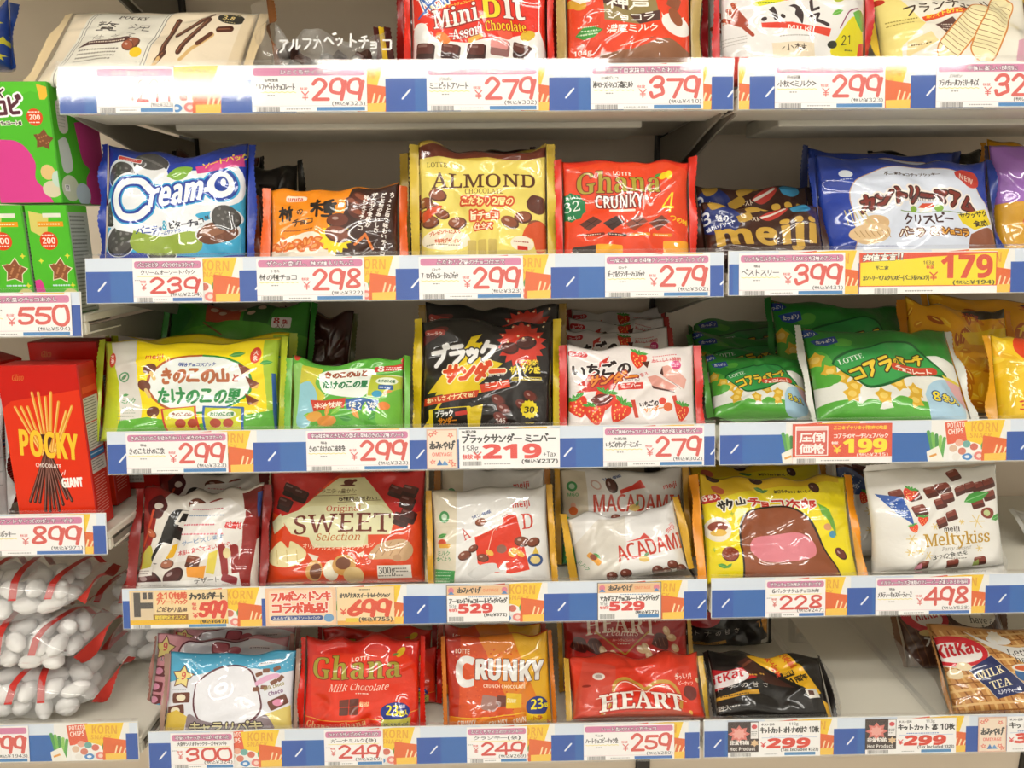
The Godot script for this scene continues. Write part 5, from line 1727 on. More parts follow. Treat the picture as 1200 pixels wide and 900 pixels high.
func art_choco_jiro(p: Print) -> void:
	p.bg("e9d51a")
	p.poly([800, 545, 990, 545, 990, 566, 900, 572, 806, 590], "dcb41a")
	p.nut(840, 557, 8, "3f1a14")
	p.nut(890, 561, 8, "3f1a14")
	p.nut(956, 573, 8, "4a1e16", 60)
	p.ell(813, 575, 9, 4.4, "d8c48a")
	p.text("emmo", 806, 573, 4, "5a5238", {"w": 15, "sl": 0.2})
	p.ell(843, 573, 8, 5, "c8603c", 30)
	p.rrect(820, 580, 25, 10, 5, "bd2a26", -12)
	p.text("6", 822, 582, 7, "f6e8e0", {"w": 6, "r": -12})
	p.text("袋入", 829, 581, 6.4, "f6e8e0", {"w": 14, "wt": 0.15, "r": -12})
	p.leaf(892, 574, 7, "3f7a2c", 20)
	p.leaf(898, 576, 5, "3f7a2c", -20)
	p.text("毎日をチョットおいしく", 910, 575, 4.4, "3a3018", {"w": 42, "wt": 0.14})
	p.text("サク", 838, 590, 12, "1e1814", {"w": 19, "wt": 0.2, "r": -16, "oc": "f2ecdc", "ow": 1.5})
	p.text("山", 859, 585, 10, "1e1814", {"w": 13, "wt": 0.18, "r": -6, "oc": "f2ecdc", "ow": 1.5})
	p.text("チョコ次郎", 874, 584, 12, "c8281e", {"w": 80, "wt": 0.17, "r": 3, "oc": "f2ecdc", "ow": 1.6})
	# plain brown biscuit shape in place of the cartoon
	p.blob([860, 690, 858, 640, 864, 610, 884, 598, 920, 596, 944, 610, 956, 640, 970, 670, 964, 690], "1e1410")
	p.blob([862, 692, 860, 640, 866, 612, 885, 600, 920, 598, 942, 612, 954, 641, 968, 670, 962, 692], "8a4a2c")
	p.blob([868, 648, 874, 634, 900, 630, 930, 628, 946, 640, 944, 654, 920, 660, 884, 660], "d9808c")
	p.ell(836, 622, 15, 14.5, "e6dcc8")
	p.ell(836, 619, 11, 6, "8a3f2a")
	p.ell(836, 626, 9, 4, "e0b44a")
	p.cookie(846, 650, 9, "8a3a26")
	p.leaf(838, 664, 6, "4f9a3a", 20)
	p.leaf(844, 664, 4, "4f9a3a", -40)
	p.star(830, 645, 3.4, 1.2, 4, "a8b83a")
	p.star(854, 604, 3.4, 1.2, 4, "a8b83a")
	p.blob([956, 594, 970, 606, 976, 632, 966, 616, 958, 606], "6aa63c")
	p.ell(964, 622, 5, 4, "d89a6a")
	p.ell(970, 630, 5, 4, "4a9ac0")
	p.nut(978, 652, 8, "6a2c22", 50)

func art_melty(p: Print) -> void:
	p.bg("e3e0da")
	for q in [[1112, 546], [1082, 568], [1090, 582], [1100, 575], [1096, 562], [1104, 598], [1140, 562], [1154, 558], [1140, 584], [1154, 574], [1130, 562], [1044, 572], [1062, 572], [1064, 590], [1116, 566], [1090, 606]]:
		p.cube(q[0], q[1] + 4, 15, "7c3324", -16)
	p.poly([1021, 574, 1050, 578, 1056, 612, 1042, 600], "2e57a8")
	for i in 16:
		p.ell(1026 + (i * 7) % 26, 580 + (i * 5) % 24, 0.7, 0.7, "d8e4f0")
	p.text("冬", 1036, 584, 6, "e8eef4", {"wt": 0.12, "r": 30})
	p.micro(1034, 594, 18, 3, 4, "dbe6f2", 1)
	p.berry(1058, 574, 9, 20)
	p.berry(1066, 606, 7, 0)
	p.berry(1056, 616, 6, -20)
	p.leaf(1138, 579, 17, "3f9638", -22)
	p.leaf(1164, 606, 10, "3f9638", -14)
	p.ell(1151, 600, 8, 7, "7c3324")
	p.ell(1150, 600, 4, 4, "b8c48a")
	for q in [[1136, 610, 9], [1054, 630, 6], [1080, 614, 4], [1050, 646, 4], [1060, 644, 4], [1116, 610, 3], [1136, 644, 4], [1070, 650, 5]]:
		for i in 3:
			var d: Vector2 = Vector2.from_angle(PI / 3 * i) * q[2]
			p.line([q[0] - d.x, q[1] - d.y, q[0] + d.x, q[1] + d.y], 1.1, "d9bf78")
	p.text("meiji", 1092, 615, 6, "3a2c26", {"w": 20})
	p.text("Meltykiss", 1066, 624, 15, "b48a26", {"f": "serif", "w": 84, "r": -2, "fat": 0.2})
	p.text("Party dessert", 1088, 641, 4.6, "8a8478", {"f": "serif", "w": 36, "sl": 0.3, "r": -3})
	p.text("3つの食感を", 1076, 651, 6, "3a3a36", {"w": 44, "wt": 0.1, "r": -8})
	p.micro(1092, 655, 30, 1, 3, "5a5650", 1)
	p.cube(1066, 664, 14, "7c3324", -10)
	p.poly([1057, 664, 1064, 660, 1066, 668, 1058, 670], "d88aa0")
	p.cube(1102, 663, 14, "7c3324", -10)
	p.cube(1136, 661, 14, "7c3324", -10)
	p.poly([1128, 662, 1134, 658, 1136, 666, 1129, 668], "8a9a4a")

func art_melty_back(p: Print) -> void:
	p.bg("d9d4cd")
	for q in [[990, 552], [1004, 556], [1010, 548]]:
		p.cube(q[0], q[1], 18, "5a2620", 10)
	p.blob([976, 552, 996, 548, 1012, 566, 1004, 580, 988, 576], "27427e")
	for i in 16:
		p.ell(980 + (i * 7) % 26, 554 + (i * 5) % 22, 0.8, 0.8, "c8d6e8")
	p.text("冬のくちどけ", 984, 560, 4.4, "e0e8f0", {"w": 22, "wt": 0.14, "r": 30})
	p.berry(1008, 584, 8, 20)
	for q in [[1012, 600, 5], [1020, 612, 4], [1006, 622, 4]]:
		for i in 3:
			var d: Vector2 = Vector2.from_angle(PI / 3 * i) * q[2]
			p.line([q[0] - d.x, q[1] - d.y, q[0] + d.x, q[1] + d.y], 1, "d0b470")

func art_blue_choco(p: Print) -> void:
	p.bg("dcdde4")
	p.poly([190, 760, 360, 760, 360, 784, 330, 790, 300, 782, 260, 782, 240, 788, 190, 800], "4aa3c8")
	for i in 40:
		p.ell(198 + (i * 37) % 150, 768 + (i * 11) % 17, 0.7, 0.7, "cfe6f0")
	p.blob([232, 800, 244, 788, 260, 780, 282, 778, 296, 784, 304, 800, 312, 826, 306, 842, 286, 848, 250, 846, 232, 830], "5a2a34")
	p.blob([233, 801, 245, 790, 261, 782, 282, 780, 295, 786, 302, 801, 310, 826, 304, 840, 286, 846, 250, 844, 234, 829], "e6e6ec")
	p.star(215, 792, 15, 8.4, 5, "6a3a34", 6)
	p.star(215, 792, 13, 7, 5, "e6d488", 6)
	p.text("9", 213, 786, 9, "d04a4c", {"w": 6})
	p.micro(206, 794, 5, 1, 3, "4a8a94", 1.2)
	p.micro(221, 794, 5, 1, 3, "4a8a94", 1.2)
	p.micro(204, 807, 22, 1, 3, "9a9aa4", 0.6)
	for q in [[216, 816, -3, "e6dcc0"], [210, 831, -10, "e6dcc0"], [212, 845, -6, "d98aa8"], [330, 824, -24, "d98aa8"], [334, 847, -12, "e6dcc0"]]:
		p.rrect(q[0] - 11, q[1] - 6, 22, 12, 2, "6a3a2c", q[2])
		p.ell(q[0], q[1], 6, 4, q[3])
	p.poly([196, 836, 212, 830, 226, 838, 222, 862, 196, 862], "d8b84a")
	p.poly([314, 838, 344, 828, 346, 862, 312, 862], "d8c46a")
	p.rrect(304, 774, 26, 5, 2, "e3e3e8", -8)
	p.micro(307, 776.5, 20, 1, 3, "5a5a6a", 1)
	for q in [[306, 790, -20], [314, 786, 0], [326, 784, -25], [304, 808, 0], [313, 806, 4], [324, 800, -30], [331, 796, -50]]:
		p.rrect(q[0] - 4, q[1] - 2.4, 8, 5, 1, "7a4a34", q[2])
	p.blob([302, 800, 312, 793, 326, 790, 330, 794, 318, 798, 304, 804], "dba6c4")
	p.text("Milk choco", 312, 806, 4.6, "8a7a3c", {"w": 24, "r": -16})
	p.text("Choco", 318, 812, 4.6, "6a3a6a", {"w": 17, "r": -14})
	p.blob([226, 862, 226, 836, 240, 840, 266, 846, 300, 844, 318, 838, 320, 862], "8a7a80")
	p.text("キャラリパキ", 230, 844, 11, "d9cf9c", {"w": 84, "wt": 0.17, "oc": "3a3034", "ow": 1.1})

func art_pink_choco(p: Print) -> void:
	p.bg("cf8f98")
	p.blob([210, 772, 216, 754, 232, 748, 290, 748, 330, 756, 346, 776, 340, 860, 214, 860], "d6d3da")
	p.line([208, 768, 216, 752, 232, 747, 290, 748], 2, "5a2430", true)
	p.star(191, 760, 15, 8.4, 5, "6a3a34", 6)
	p.star(191, 760, 13, 7, 5, "dcc878", 6)
	p.text("9", 189, 753, 9, "c84a4c", {"w": 6})
	p.text("入り", 186, 769, 5, "4a7a74", {"w": 9, "wt": 0.12})
	p.rrect(248, 750, 22, 16, 5, "8a2c3c")
	p.rrect(250, 752, 18, 12, 4, "c25a68")
	p.ell(276, 761, 8, 6, "c25a68")
	p.rrect(292, 757, 28, 5, 2, "e0d4d8")
	p.micro(294, 759.5, 24, 1, 3, "6a4a54", 1)
	for q in [[188, 785], [186, 803], [186, 818], [178, 834]]:
		p.rrect(q[0] - 11, q[1] - 6, 20, 12, 2, "6a2c34", 4)
		p.ell(q[0] - 1, q[1], 6, 4, "d890ac")
	p.poly([180, 826, 194, 822, 194, 850, 172, 850], "4a9ac4")

func art_ghana(p: Print) -> void:
	p.bg("d5210f")
	p.blob([366, 766, 478, 766, 484, 838, 384, 840, 366, 822], "dd3212")
	p.text("LOTTE", 414, 767, 5.2, "f2ddd0", {"w": 22})
	p.text("Ghana", 366, 768, 24, "a1952c", {"f": "serifbold", "w": 108, "oc": "7c1408", "ow": 0.8})
	p.ell(471, 762, 4, 7, "e2b81c", 30)
	p.leaf(465, 765, 4, "5a7a2c", -20)
	p.text("Milk Chocolate", 388, 798, 8, "f0d8cc", {"f": "serif", "w": 70, "sl": 0.35})
	p.micro(420, 810, 18, 1, 3, "f0d8cc")
	for i in 4:
		p.rrect(402.0 + (i % 2) * 11, 816 + (i / 2) * 9, 10.4, 8.4, 0.8, ["6a2f20", "5e2a1e", "5a281c", "72382a"][i])
	p.text("個包装", 424, 820, 5.4, "e8c08c", {"w": 12, "wt": 0.12})
	p.line([352, 836, 384, 840, 450, 840], 0.8, "e0a83c")
	p.line([478, 834, 496, 832], 0.8, "e0a83c")
	p.text("Ghana", 362, 841, 7, "dcb67c", {"f": "serifbold", "w": 30, "r": 8})
	p.text("Ghana", 402, 843, 7, "dcb67c", {"f": "serifbold", "w": 30, "r": -6})
	p.ell(466, 832, 17, 11, "1f2f86")
	p.text("23", 455, 824, 11, "f1de1e", {"w": 16})
	p.text("標準", 471, 824, 4, "eceaf2", {"w": 7, "wt": 0.12})
	p.text("個入", 471, 830, 6, "f1de1e", {"w": 10, "wt": 0.14})
	p.poly([450, 840, 484, 838, 482, 862, 450, 862], "b3ae3c")
	p.text("ひとくちサイズ", 453, 843, 4.4, "2f3f2c", {"w": 28, "wt": 0.13})

func art_crunky(p: Print) -> void:
	p.bg("cf4a14")
	p.poly([574, 742, 660, 742, 660, 870, 640, 842, 616, 838], "d9a51a")
	p.poly([560, 742, 600, 742, 640, 842, 606, 842], "d87a16")
	p.poly([520, 742, 540, 742, 536, 870, 518, 870], "b32a12")
	var rng := RandomNumberGenerator.new()
	rng.seed = 5
	for i in 150:
		p.ell(rng.randf_range(534, 612), rng.randf_range(758, 836), 1.0, 0.8, ["c23c10", "da5c1c"][i % 2])
	p.text("LOTTE", 533, 758, 5.4, "f2e8dc", {"w": 18, "r": 3})
	p.text("C", 532, 768, 33, "d9d6d2", {"w": 24, "oc": "4a1a0c", "ow": 1.1, "fat": 1.4})
	p.text("RUNKY", 556, 770, 22, "dcd9d5", {"w": 82, "oc": "4a1a0c", "ow": 1.6, "fat": 0.9, "r": 2, "arc": 1})
	p.text("CRUNCH CHOCOLATE", 566, 799, 4, "f2e2d0", {"w": 50})
	p.rrect(564, 812, 18, 16, 3, "9c7268", 8)
	p.rrect(582, 812, 14, 12, 2, "6a3426", 4)
	p.rrect(593, 809, 18, 18, 1, "e2b81e", 2)
	p.text("CRUNKY", 594, 815, 5, "f4efe4", {"w": 11, "r": 6})
	p.line([528, 838, 616, 833], 1.2, "e9bb2a")
	p.poly([524, 838, 620, 836, 620, 870, 524, 870], "dd7a1c")
	for x in [536, 572, 600]:
		p.text("CRUNKY", x, 839 + (x % 3), 7, "f0ece4", {"w": 22, "r": -8})
	p.ell(629, 826, 13, 12, "1f2f7c")
	p.text("23", 621, 817, 12, "f1de1e", {"w": 16})
	p.text("個", 637, 823, 5, "f1de1e", {"wt": 0.13})
	p.poly([616, 833, 640, 836, 640, 850, 616, 850], "eac01e")
	p.text("小袋", 621, 836, 5.4, "b8442c", {"w": 14, "wt": 0.13})

func art_heart_back(p: Print) -> void:
	p.bg("bf1f17")
	p.poly([660, 720, 820, 720, 812, 745, 660, 748], "9c1512")
	p.text("HEART", 684, 718, 21, "d8c9b4", {"f": "serifbold", "w": 84, "arc": 4})
	p.line([696, 738, 730, 764, 758, 738], 1.8, "b58f34")
	p.text("Peanuts", 708, 735, 8, "e6d4c2", {"f": "serif", "w": 38, "sl": 0.3})
	p.text("ピーナッツ", 727, 733, 3.4, "e6d4c2", {"w": 18, "wt": 0.13})
	p.text("ハートチョコレート", 716, 746, 3.6, "e9dac8", {"w": 26, "wt": 0.13})
	p.micro(722, 752, 14, 1, 3, "e0cdb8")
	for q in [[676, 756, 10], [694, 758, -8], [772, 752, 10]]:
		p.blob([q[0] - 11, q[1], q[0] - 4, q[1] - 12, q[0] + 8, q[1] - 8, q[0] + 8, q[1] + 6, q[0] - 4, q[1] + 4], "54201a")
		for i in 3:
			p.line([q[0] - 7 + i * 5, q[1] - 6, q[0] - 5 + i * 5, q[1] + 2], 0.9, "8a4a34")
	for q in [[749, 758], [757, 764], [754, 756], [704, 760], [716, 764], [786, 746], [780, 738], [778, 764], [790, 758]]:
		p.ell(q[0], q[1], 6, 4, "d9b483", (int(q[0]) * 7) % 90)
		p.ell(q[0] - 1, q[1] - 1, 3.4, 1.8, "eed3a8", (int(q[0]) * 7) % 90)
	p.text("15", 667, 771, 7, "f2e6dc", {"w": 9, "oc": "8a1410", "ow": 0.7})
	p.text("枚", 676, 773, 5, "f2e6dc", {"wt": 0.12})

func art_heart(p: Print) -> void:
	p.bg("d63a24")
	p.poly([684, 776, 720, 786, 716, 810, 690, 850, 660, 850], "cc4a3a")
	p.line([698, 844, 712, 824, 716, 806, 730, 800, 744, 806, 752, 812, 766, 804, 784, 806, 794, 822, 788, 840], 4.0, "c2953e", true)
	p.line([700, 846, 716, 812, 730, 804, 746, 812, 752, 816, 764, 809, 782, 812, 790, 826], 1.4, "f0d8cc", true)
	p.blob([704, 846, 716, 820, 728, 808, 744, 814, 752, 820, 766, 812, 780, 816, 788, 830, 782, 850, 720, 858], "d8301c")
	p.text("HEART", 697, 816, 18, "ece6de", {"f": "serifbold", "w": 98, "arc": 3, "oc": "a82418", "ow": 1.4, "fat": 0.3})
	p.line([694, 822, 730, 816, 748, 815, 776, 818, 800, 826], 0.8, "ece0d4", true)
	p.ell(699, 796, 7, 4.4, "e6ddd4", 10)
	p.ell(699, 796, 4, 2.4, "b8a49c", 10)
	p.ell(684, 806, 5, 1.6, "8c2418")
	p.text("ぎっしり!", 788, 795, 6.4, "f2e6de", {"w": 23, "wt": 0.13, "r": -6})
	p.text("ピーナッツ", 792, 803, 4.6, "f0e0d6", {"w": 20, "wt": 0.12, "r": -4})
	p.ell(819, 800, 3.4, 3, "e6cf9c")
	p.blob([798, 818, 802, 808, 814, 810, 814, 820, 806, 824], "6a2a24")
	p.ell(803, 838, 2.6, 2.6, "dca84c")
	p.blob([670, 846, 690, 840, 800, 838, 800, 870, 670, 870], "b8503c")

func art_bitter(p: Print) -> void:
	p.bg("141110")
	p.blob([812, 784, 824, 780, 850, 790, 880, 790, 884, 800, 856, 806, 820, 814, 804, 810], "b81e26")
	p.ell(846, 800, 27, 8.5, "e2dcdc", -4)
	p.text("KitKat", 822, 795, 9.4, "c4202c", {"w": 44, "sl": 0.2, "r": -6})
	p.poly([862, 784, 880, 774, 892, 788, 910, 800, 924, 814, 894, 806, 872, 796], "3c1c14")
	p.line([868, 788, 884, 778], 3, "6a3420")
	p.poly([877, 774, 902, 763, 926, 762, 942, 790, 956, 818, 948, 822, 930, 812, 914, 796, 892, 784], "e2ad1e")
	p.text("史上", 898, 770, 9, "cf3c1c", {"up": 1.05, "wt": 0.15, "r": -26})
	p.text("最高", 904, 786, 7, "cf3c1c", {"up": 1.0, "wt": 0.14, "r": -26})
	p.text("大容量", 916, 764, 9, "cf5a1c", {"up": 1.05, "wt": 0.14, "r": -26})
	p.rrect(914, 792, 16, 7, 1, "1c1512", -14)
	p.text("期限", 916, 793, 5.4, "e2ad1e", {"w": 12, "wt": 0.13, "r": -14})
	p.text("1周年", 920, 802, 8, "1c1512", {"w": 24, "wt": 0.15, "r": -18})
	p.text("オトナの甘さ", 820, 808, 5.6, "ded8d0", {"w": 76, "sp": 0.6, "wt": 0.1, "r": -2})
	p.poly([831, 819, 881, 814, 882, 819, 832, 823], "c8962c")
	p.micro(838, 819, 38, 1, 3, "4a3414", 1.2)
	p.micro(874, 798, 8, 1, 3, "c89a3c", 2)
	p.micro(888, 796, 6, 1, 3, "c89a3c", 2)
	p.text("12個入", 821, 829, 5.6, "d8d4cc", {"w": 26, "wt": 0.1})
	p.micro(838, 831, 20, 1, 3, "a8a49c")
	p.poly([934, 816, 950, 814, 952, 824, 938, 826], "d8d4cc")
	p.rect(938, 817, 7, 5, "5a3a30")
	p.poly([954, 826, 970, 830, 972, 850, 958, 850], "e2ad1e")

func art_bitter_back(p: Print) -> void:
	p.bg("141110")
	p.ell(818, 722, 24, 9, "b81e26")
	p.text("オトナの甘さ", 797, 735, 6, "d0cac2", {"w": 68, "sp": 0.6, "wt": 0.1, "r": -2})
	p.poly([807, 749, 847, 745, 848, 749, 808, 753], "b8862c")
	p.micro(812, 749, 32, 1, 3, "4a3414", 1.2)
	p.poly([890, 722, 904, 720, 902, 746, 894, 736], "c8861c")
	p.text("1周", 884, 724, 8, "c8861c", {"w": 16, "wt": 0.15})
	p.rrect(889, 746, 10, 6, 1, "b8b4ac")

func art_milk_tea(p: Print) -> void:
	p.bg("bd8446")
	for i in 26:
		p.line([1050 + i * 8, 740, 1090 + i * 8, 860], 1.6 if i % 2 else 3.0, "8a5222" if i % 2 else "d9ac6a")
	for i in 16:
		p.line([1040, 750 + i * 8, 1240, 742 + i * 8], 1.4 if i % 2 else 2.6, "8f5826" if i % 2 else "dcb274")
	p.ell(1121, 766, 36, 20, "d4c8b8", 4)
	p.ell(1121, 765, 35, 19, "c8202c", 4)
	p.ell(1121, 767, 28, 13, "e8e2de", 4)
	p.text("KitKat", 1096, 758, 15, "c4202c", {"w": 50, "sl": 0.25, "r": -6, "fat": 0.3})
	p.poly([1125, 788, 1158, 772, 1190, 812, 1147, 822], "1f2a5c")
	p.line([1125, 788, 1147, 821], 0.7, "d8ccb0")
	p.line([1158, 772, 1189, 812], 0.7, "d8ccb0")
	p.text("MILK", 1131, 792, 8.6, "ecdfb4", {"f": "serifbold", "w": 35, "r": -14})
	p.text("TEA", 1143, 803, 8.6, "ecdfb4", {"f": "serifbold", "w": 27, "r": -12})
	p.text("ミルクティー味", 1149, 812, 5, "e6e6ea", {"w": 30, "wt": 0.15, "r": -8})
	p.blob([1140, 740, 1160, 752, 1176, 758, 1200, 762, 1230, 760, 1230, 800, 1200, 786, 1180, 770, 1160, 760], "e4e2de")
	p.ell(1178, 752, 15, 6, "e4e2de", 6)
	p.star(1176, 746, 9, 6, 8, "e4dccc")
	p.text("Let's", 1181, 763, 8, "3a3432", {"f": "serif", "w": 28, "r": 6})
	p.text("have a", 1186, 773, 8, "3a3432", {"f": "serif", "w": 34, "r": 6})
	p.text("tea", 1196, 783, 8, "2f6a8c", {"f": "serif", "w": 18, "r": 6})
	p.ell(1194, 795, 16, 10, "2f5f94", 4)
	p.ell(1192, 788, 15, 5, "dfdcd4", 4)
	p.ell(1192, 788, 12, 3.4, "c8582c", 4)
	p.ell(1111, 792, 8, 6, "e0cba4", 10)
	p.ell(1122, 784, 8, 5, "e6d4b0", 10)

func art_milk_tea_back(p: Print) -> void:
	p.bg("4a2c1e")
	for i in 20:
		p.line([1040 + i * 8, 700, 1060 + i * 8, 780], 1.2, "6a4428")
	p.ell(1084, 724, 28, 20, "b8202a", 4)
	p.ell(1086, 724, 20, 13, "d8d0c8", 4)
	p.text("KitKat", 1068, 718, 12, "b0202a", {"w": 38, "sl": 0.25, "r": -10})
	p.ell(1142, 724, 26, 15, "cfc6b4")
	p.text("Let's", 1130, 714, 8, "3a3432", {"f": "serif", "w": 24, "r": 4})
	p.text("have a", 1134, 725, 8, "3a3432", {"f": "serif", "w": 30, "r": 4})
	p.text("tea", 1146, 735, 7, "3a3432", {"f": "serif", "w": 16, "r": 4})
	p.text("7", 1072, 749, 10, "c8c4bc", {"w": 8, "r": 10})
	p.text("枚入", 1081, 752, 5, "c8c4bc", {"w": 9, "wt": 0.13})
	p.ell(1078, 744, 9, 4, "c9aa6a")

func art_giant_box(p: Print) -> void:
	p.bg("dc3417")
	p.poly([8, 420, 112, 420, 112, 450, 20, 462, 8, 470], "c21c12")
	p.text("Glico", 25, 434, 6, "c8903c", {"f": "serif", "w": 15, "sl": 0.3})
	for i in 10:
		var f := i - 4.5
		p.line([58 + f * 1.8, 520, 60 + f * 8.0, 446 + absf(f) * 5.0 + (i % 3) * 5], 3.4, "dd9a36")
		p.line([57.2 + f * 1.8, 520, 59.2 + f * 8.0, 446 + absf(f) * 5.0 + (i % 3) * 5], 1.1, "f2c878")
	for i in 10:
		var f := i - 4.5
		p.line([58 - f * 1.4, 500, 52 + f * 6.0, 588 - absf(f) * 3.6 - (i % 3) * 3], 4.0, "43231c")
		p.line([57.2 - f * 1.4, 500, 51.2 + f * 6.0, 588 - absf(f) * 3.6 - (i % 3) * 3], 1.0, "96665a")
	p.text("POCKY", 22, 492, 28, "f0c033", {"w": 76, "r": 5, "fat": 0.5, "oc": "b8441a", "ow": 0.8})
	p.text("CHOCOLATE", 39, 529, 4.6, "f0e6dc", {"w": 33, "r": 4})
	p.text("GIANT", 69, 547, 10, "f4efe8", {"w": 27, "fat": 0.5, "r": -2})
	p.line([70, 544, 73, 540], 0.8, "f4efe8")
	p.line([74, 543, 76, 538], 0.8, "f4efe8")
	p.text("15袋入り", 8, 590, 5, "6a1c14", {"w": 15, "wt": 0.1})

func art_giant_side(p: Print) -> void:
	p.bg("c22417")
	p.rect(0, 0, 100, 12, "b01c14")
	p.rect(8, 22, 84, 6, "d84a2c")
	p.rect(6, 32, 88, 24, "c9c2bb")
	p.micro(10, 34, 80, 8, 2.8, "4a4642", 0.9)
	p.rect(6, 57, 88, 26, "d2ccc6")
	p.micro(10, 59, 80, 9, 2.7, "4a4642", 0.9)
	p.rect(6, 84, 88, 7, "3a7ab4")
	p.micro(10, 87, 80, 1, 3, "dfe8f0", 1.2)
	p.rect(6, 92, 88, 14, "d0c8c2")
	p.micro(10, 94, 80, 4, 2.8, "4a4642", 0.9)
	p.micro(10, 110, 80, 14, 2.8, "e8c8bc", 0.8)

func art_green_box(p: Print) -> void:
	p.bg("4fb42a")
	p.poly([0, 0, 60, 0, 60, 14, 46, 10, 30, 16], "58be2e")
	p.poly([54, 2, 74, 8, 62, 20, 56, 20], "e2b43a")
	p.text("ろく", -4, 4, 14, "4a2c30", {"w": 20, "wt": 0.16, "oc": "eee6e4", "ow": 1.6, "r": 6})
	p.text("チョコビ", -34, 20, 22, "5a2c38", {"w": 66, "wt": 0.18, "oc": "f2eef0", "ow": 2.4, "r": -4})
	p.text("チョコレート味", 4, 44, 5, "2c2420", {"w": 26, "wt": 0.14, "oc": "f0ece4", "ow": 0.8})
	p.ell(47, 40, 10, 10, "d84a1e")
	p.text("200", 40, 37, 6, "f6e8dc", {"w": 14})
	p.micro(40, 34, 14, 1, 3, "f6e8dc")
	p.micro(40, 46, 14, 1, 3, "f6e8dc")
	# plain pink patch in place of the cartoon
	p.blob([-10, 140, -10, 74, 10, 66, 28, 72, 40, 92, 38, 112, 50, 128, 54, 150, -10, 150], "d23f8c")
	p.star(54, 66, 13, 8, 5, "7a4a2c", 10)
	for i in 9:
		p.ell(48 + (i * 5) % 13, 60 + (i * 7) % 13, 1.2, 1, "a87048")
	p.ell(54, 104, 9, 9, "d9b87a")
	p.ell(57, 124, 12, 10, "cfc6a8")
	p.ell(66, 112, 8, 10, "b8cfc0")

func art_green_box_side(p: Print) -> void:
	p.bg("4fb42a")
	p.blob([10, 20, 26, 16, 30, 50, 12, 54], "d6d0c6")
	p.micro(12, 24, 14, 7, 4, "9aa08c", 1)
	p.blob([6, 66, 24, 62, 30, 96, 10, 102], "c6cdc4")
	p.blob([44, 40, 70, 34, 100, 30, 100, 140, 60, 140, 56, 110, 66, 96, 52, 84], "d23f8c")
	p.ell(20, 122, 18, 16, "c8cdb0")
	p.ell(46, 128, 16, 14, "b4c4cc")
	p.rect(8, 118, 10, 8, "e6e4e0")
	p.text("57", 10, 119, 5, "2c2c2c", {"w": 6})

func art_green_box_small(p: Print) -> void:
	p.bg("4fb42a")
	p.poly([4, 6, 30, 12, 24, 40, 4, 30], "cfc46a")
	p.rect(22, 9, 24, 5, "dcdccc")
	p.rect(14, 19, 34, 6, "e0961e")
	p.micro(16, 22, 30, 1, 3, "f4ecc8", 1.6)
	p.ell(26, 42, 12, 11, "d8441e")
	p.text("200", 17, 38, 7.4, "f6e8dc", {"w": 18})
	p.micro(18, 35, 16, 1, 3, "f6e8dc")
	p.micro(18, 48, 16, 1, 3, "f6e8dc")
	p.star(36, 78, 17, 10, 5, "e8dcc0", 8)
	p.star(36, 78, 15, 9, 5, "8a5234", 8)
	for i in 14:
		p.ell(28 + (i * 5) % 17, 70 + (i * 7) % 17, 1.4, 1.1, "b87c54")
	p.micro(24, 96, 24, 1, 3, "c8dce4", 2)
	p.blob([0, 90, 10, 92, 14, 130, 0, 130], "d23f8c")
	p.ell(46, 112, 12, 12, "d6cc86")
	p.ell(30, 122, 14, 10, "c8cfc4")
	for q in [[48, 60], [12, 66], [50, 96]]:
		p.star(q[0], q[1], 4, 1.6, 4, "d8d040")

func art_green_box_fine(p: Print) -> void:
	p.bg("57b02e")
	p.rect(0, 6, 100, 94, "a6aa9c")
	p.micro(6, 10, 88, 26, 3.6, "5a5c54", 1.3)

func art_star_blue(p: Print) -> void:
	p.bg("1b3a84")
	for q in [[6, 32, 5], [10, 52, 6], [2, 40, 3], [6, 70, 6], [14, 44, 2]]:
		p.star(q[0], q[1], q[2], q[2] * 0.45, 5, "d6c832")

func art_halloween(p: Print) -> void:
	p.bg("a06cc0")
	p.rect(1150, 240, 80, 60, "d8a02a")
	p.text("ハロウィン", 1190, 200, 10, "e6dcea", {"w": 50, "wt": 0.15})
	p.poly([1192, 186, 1210, 192, 1206, 206], "d84a2c")
	p.ell(1200, 262, 12, 10, "d8602c")

func art_low_box(p: Print) -> void:
	p.bg("c02015")
	p.rect(0, 0, 68, 7, "a51811")
	p.text("GIANT", 5, 13, 6, "e8cdbc", {"f": "serifbold", "w": 17})
	p.rect(27, 11, 25, 9, "d8d4d0")
	p.ell(31.5, 15.5, 3, 3, "4a4846")
	p.ell(31.5, 15.5, 2.2, 2.2, "d8d4d0")
	p.micro(37, 13.5, 13, 2, 3, "a8a4a0")

func art_plain(c: String) -> ImageTexture:
	var p := Print.new(0, 0, 8, 8, 4.0)
	p.bg(c)
	return p.texture()

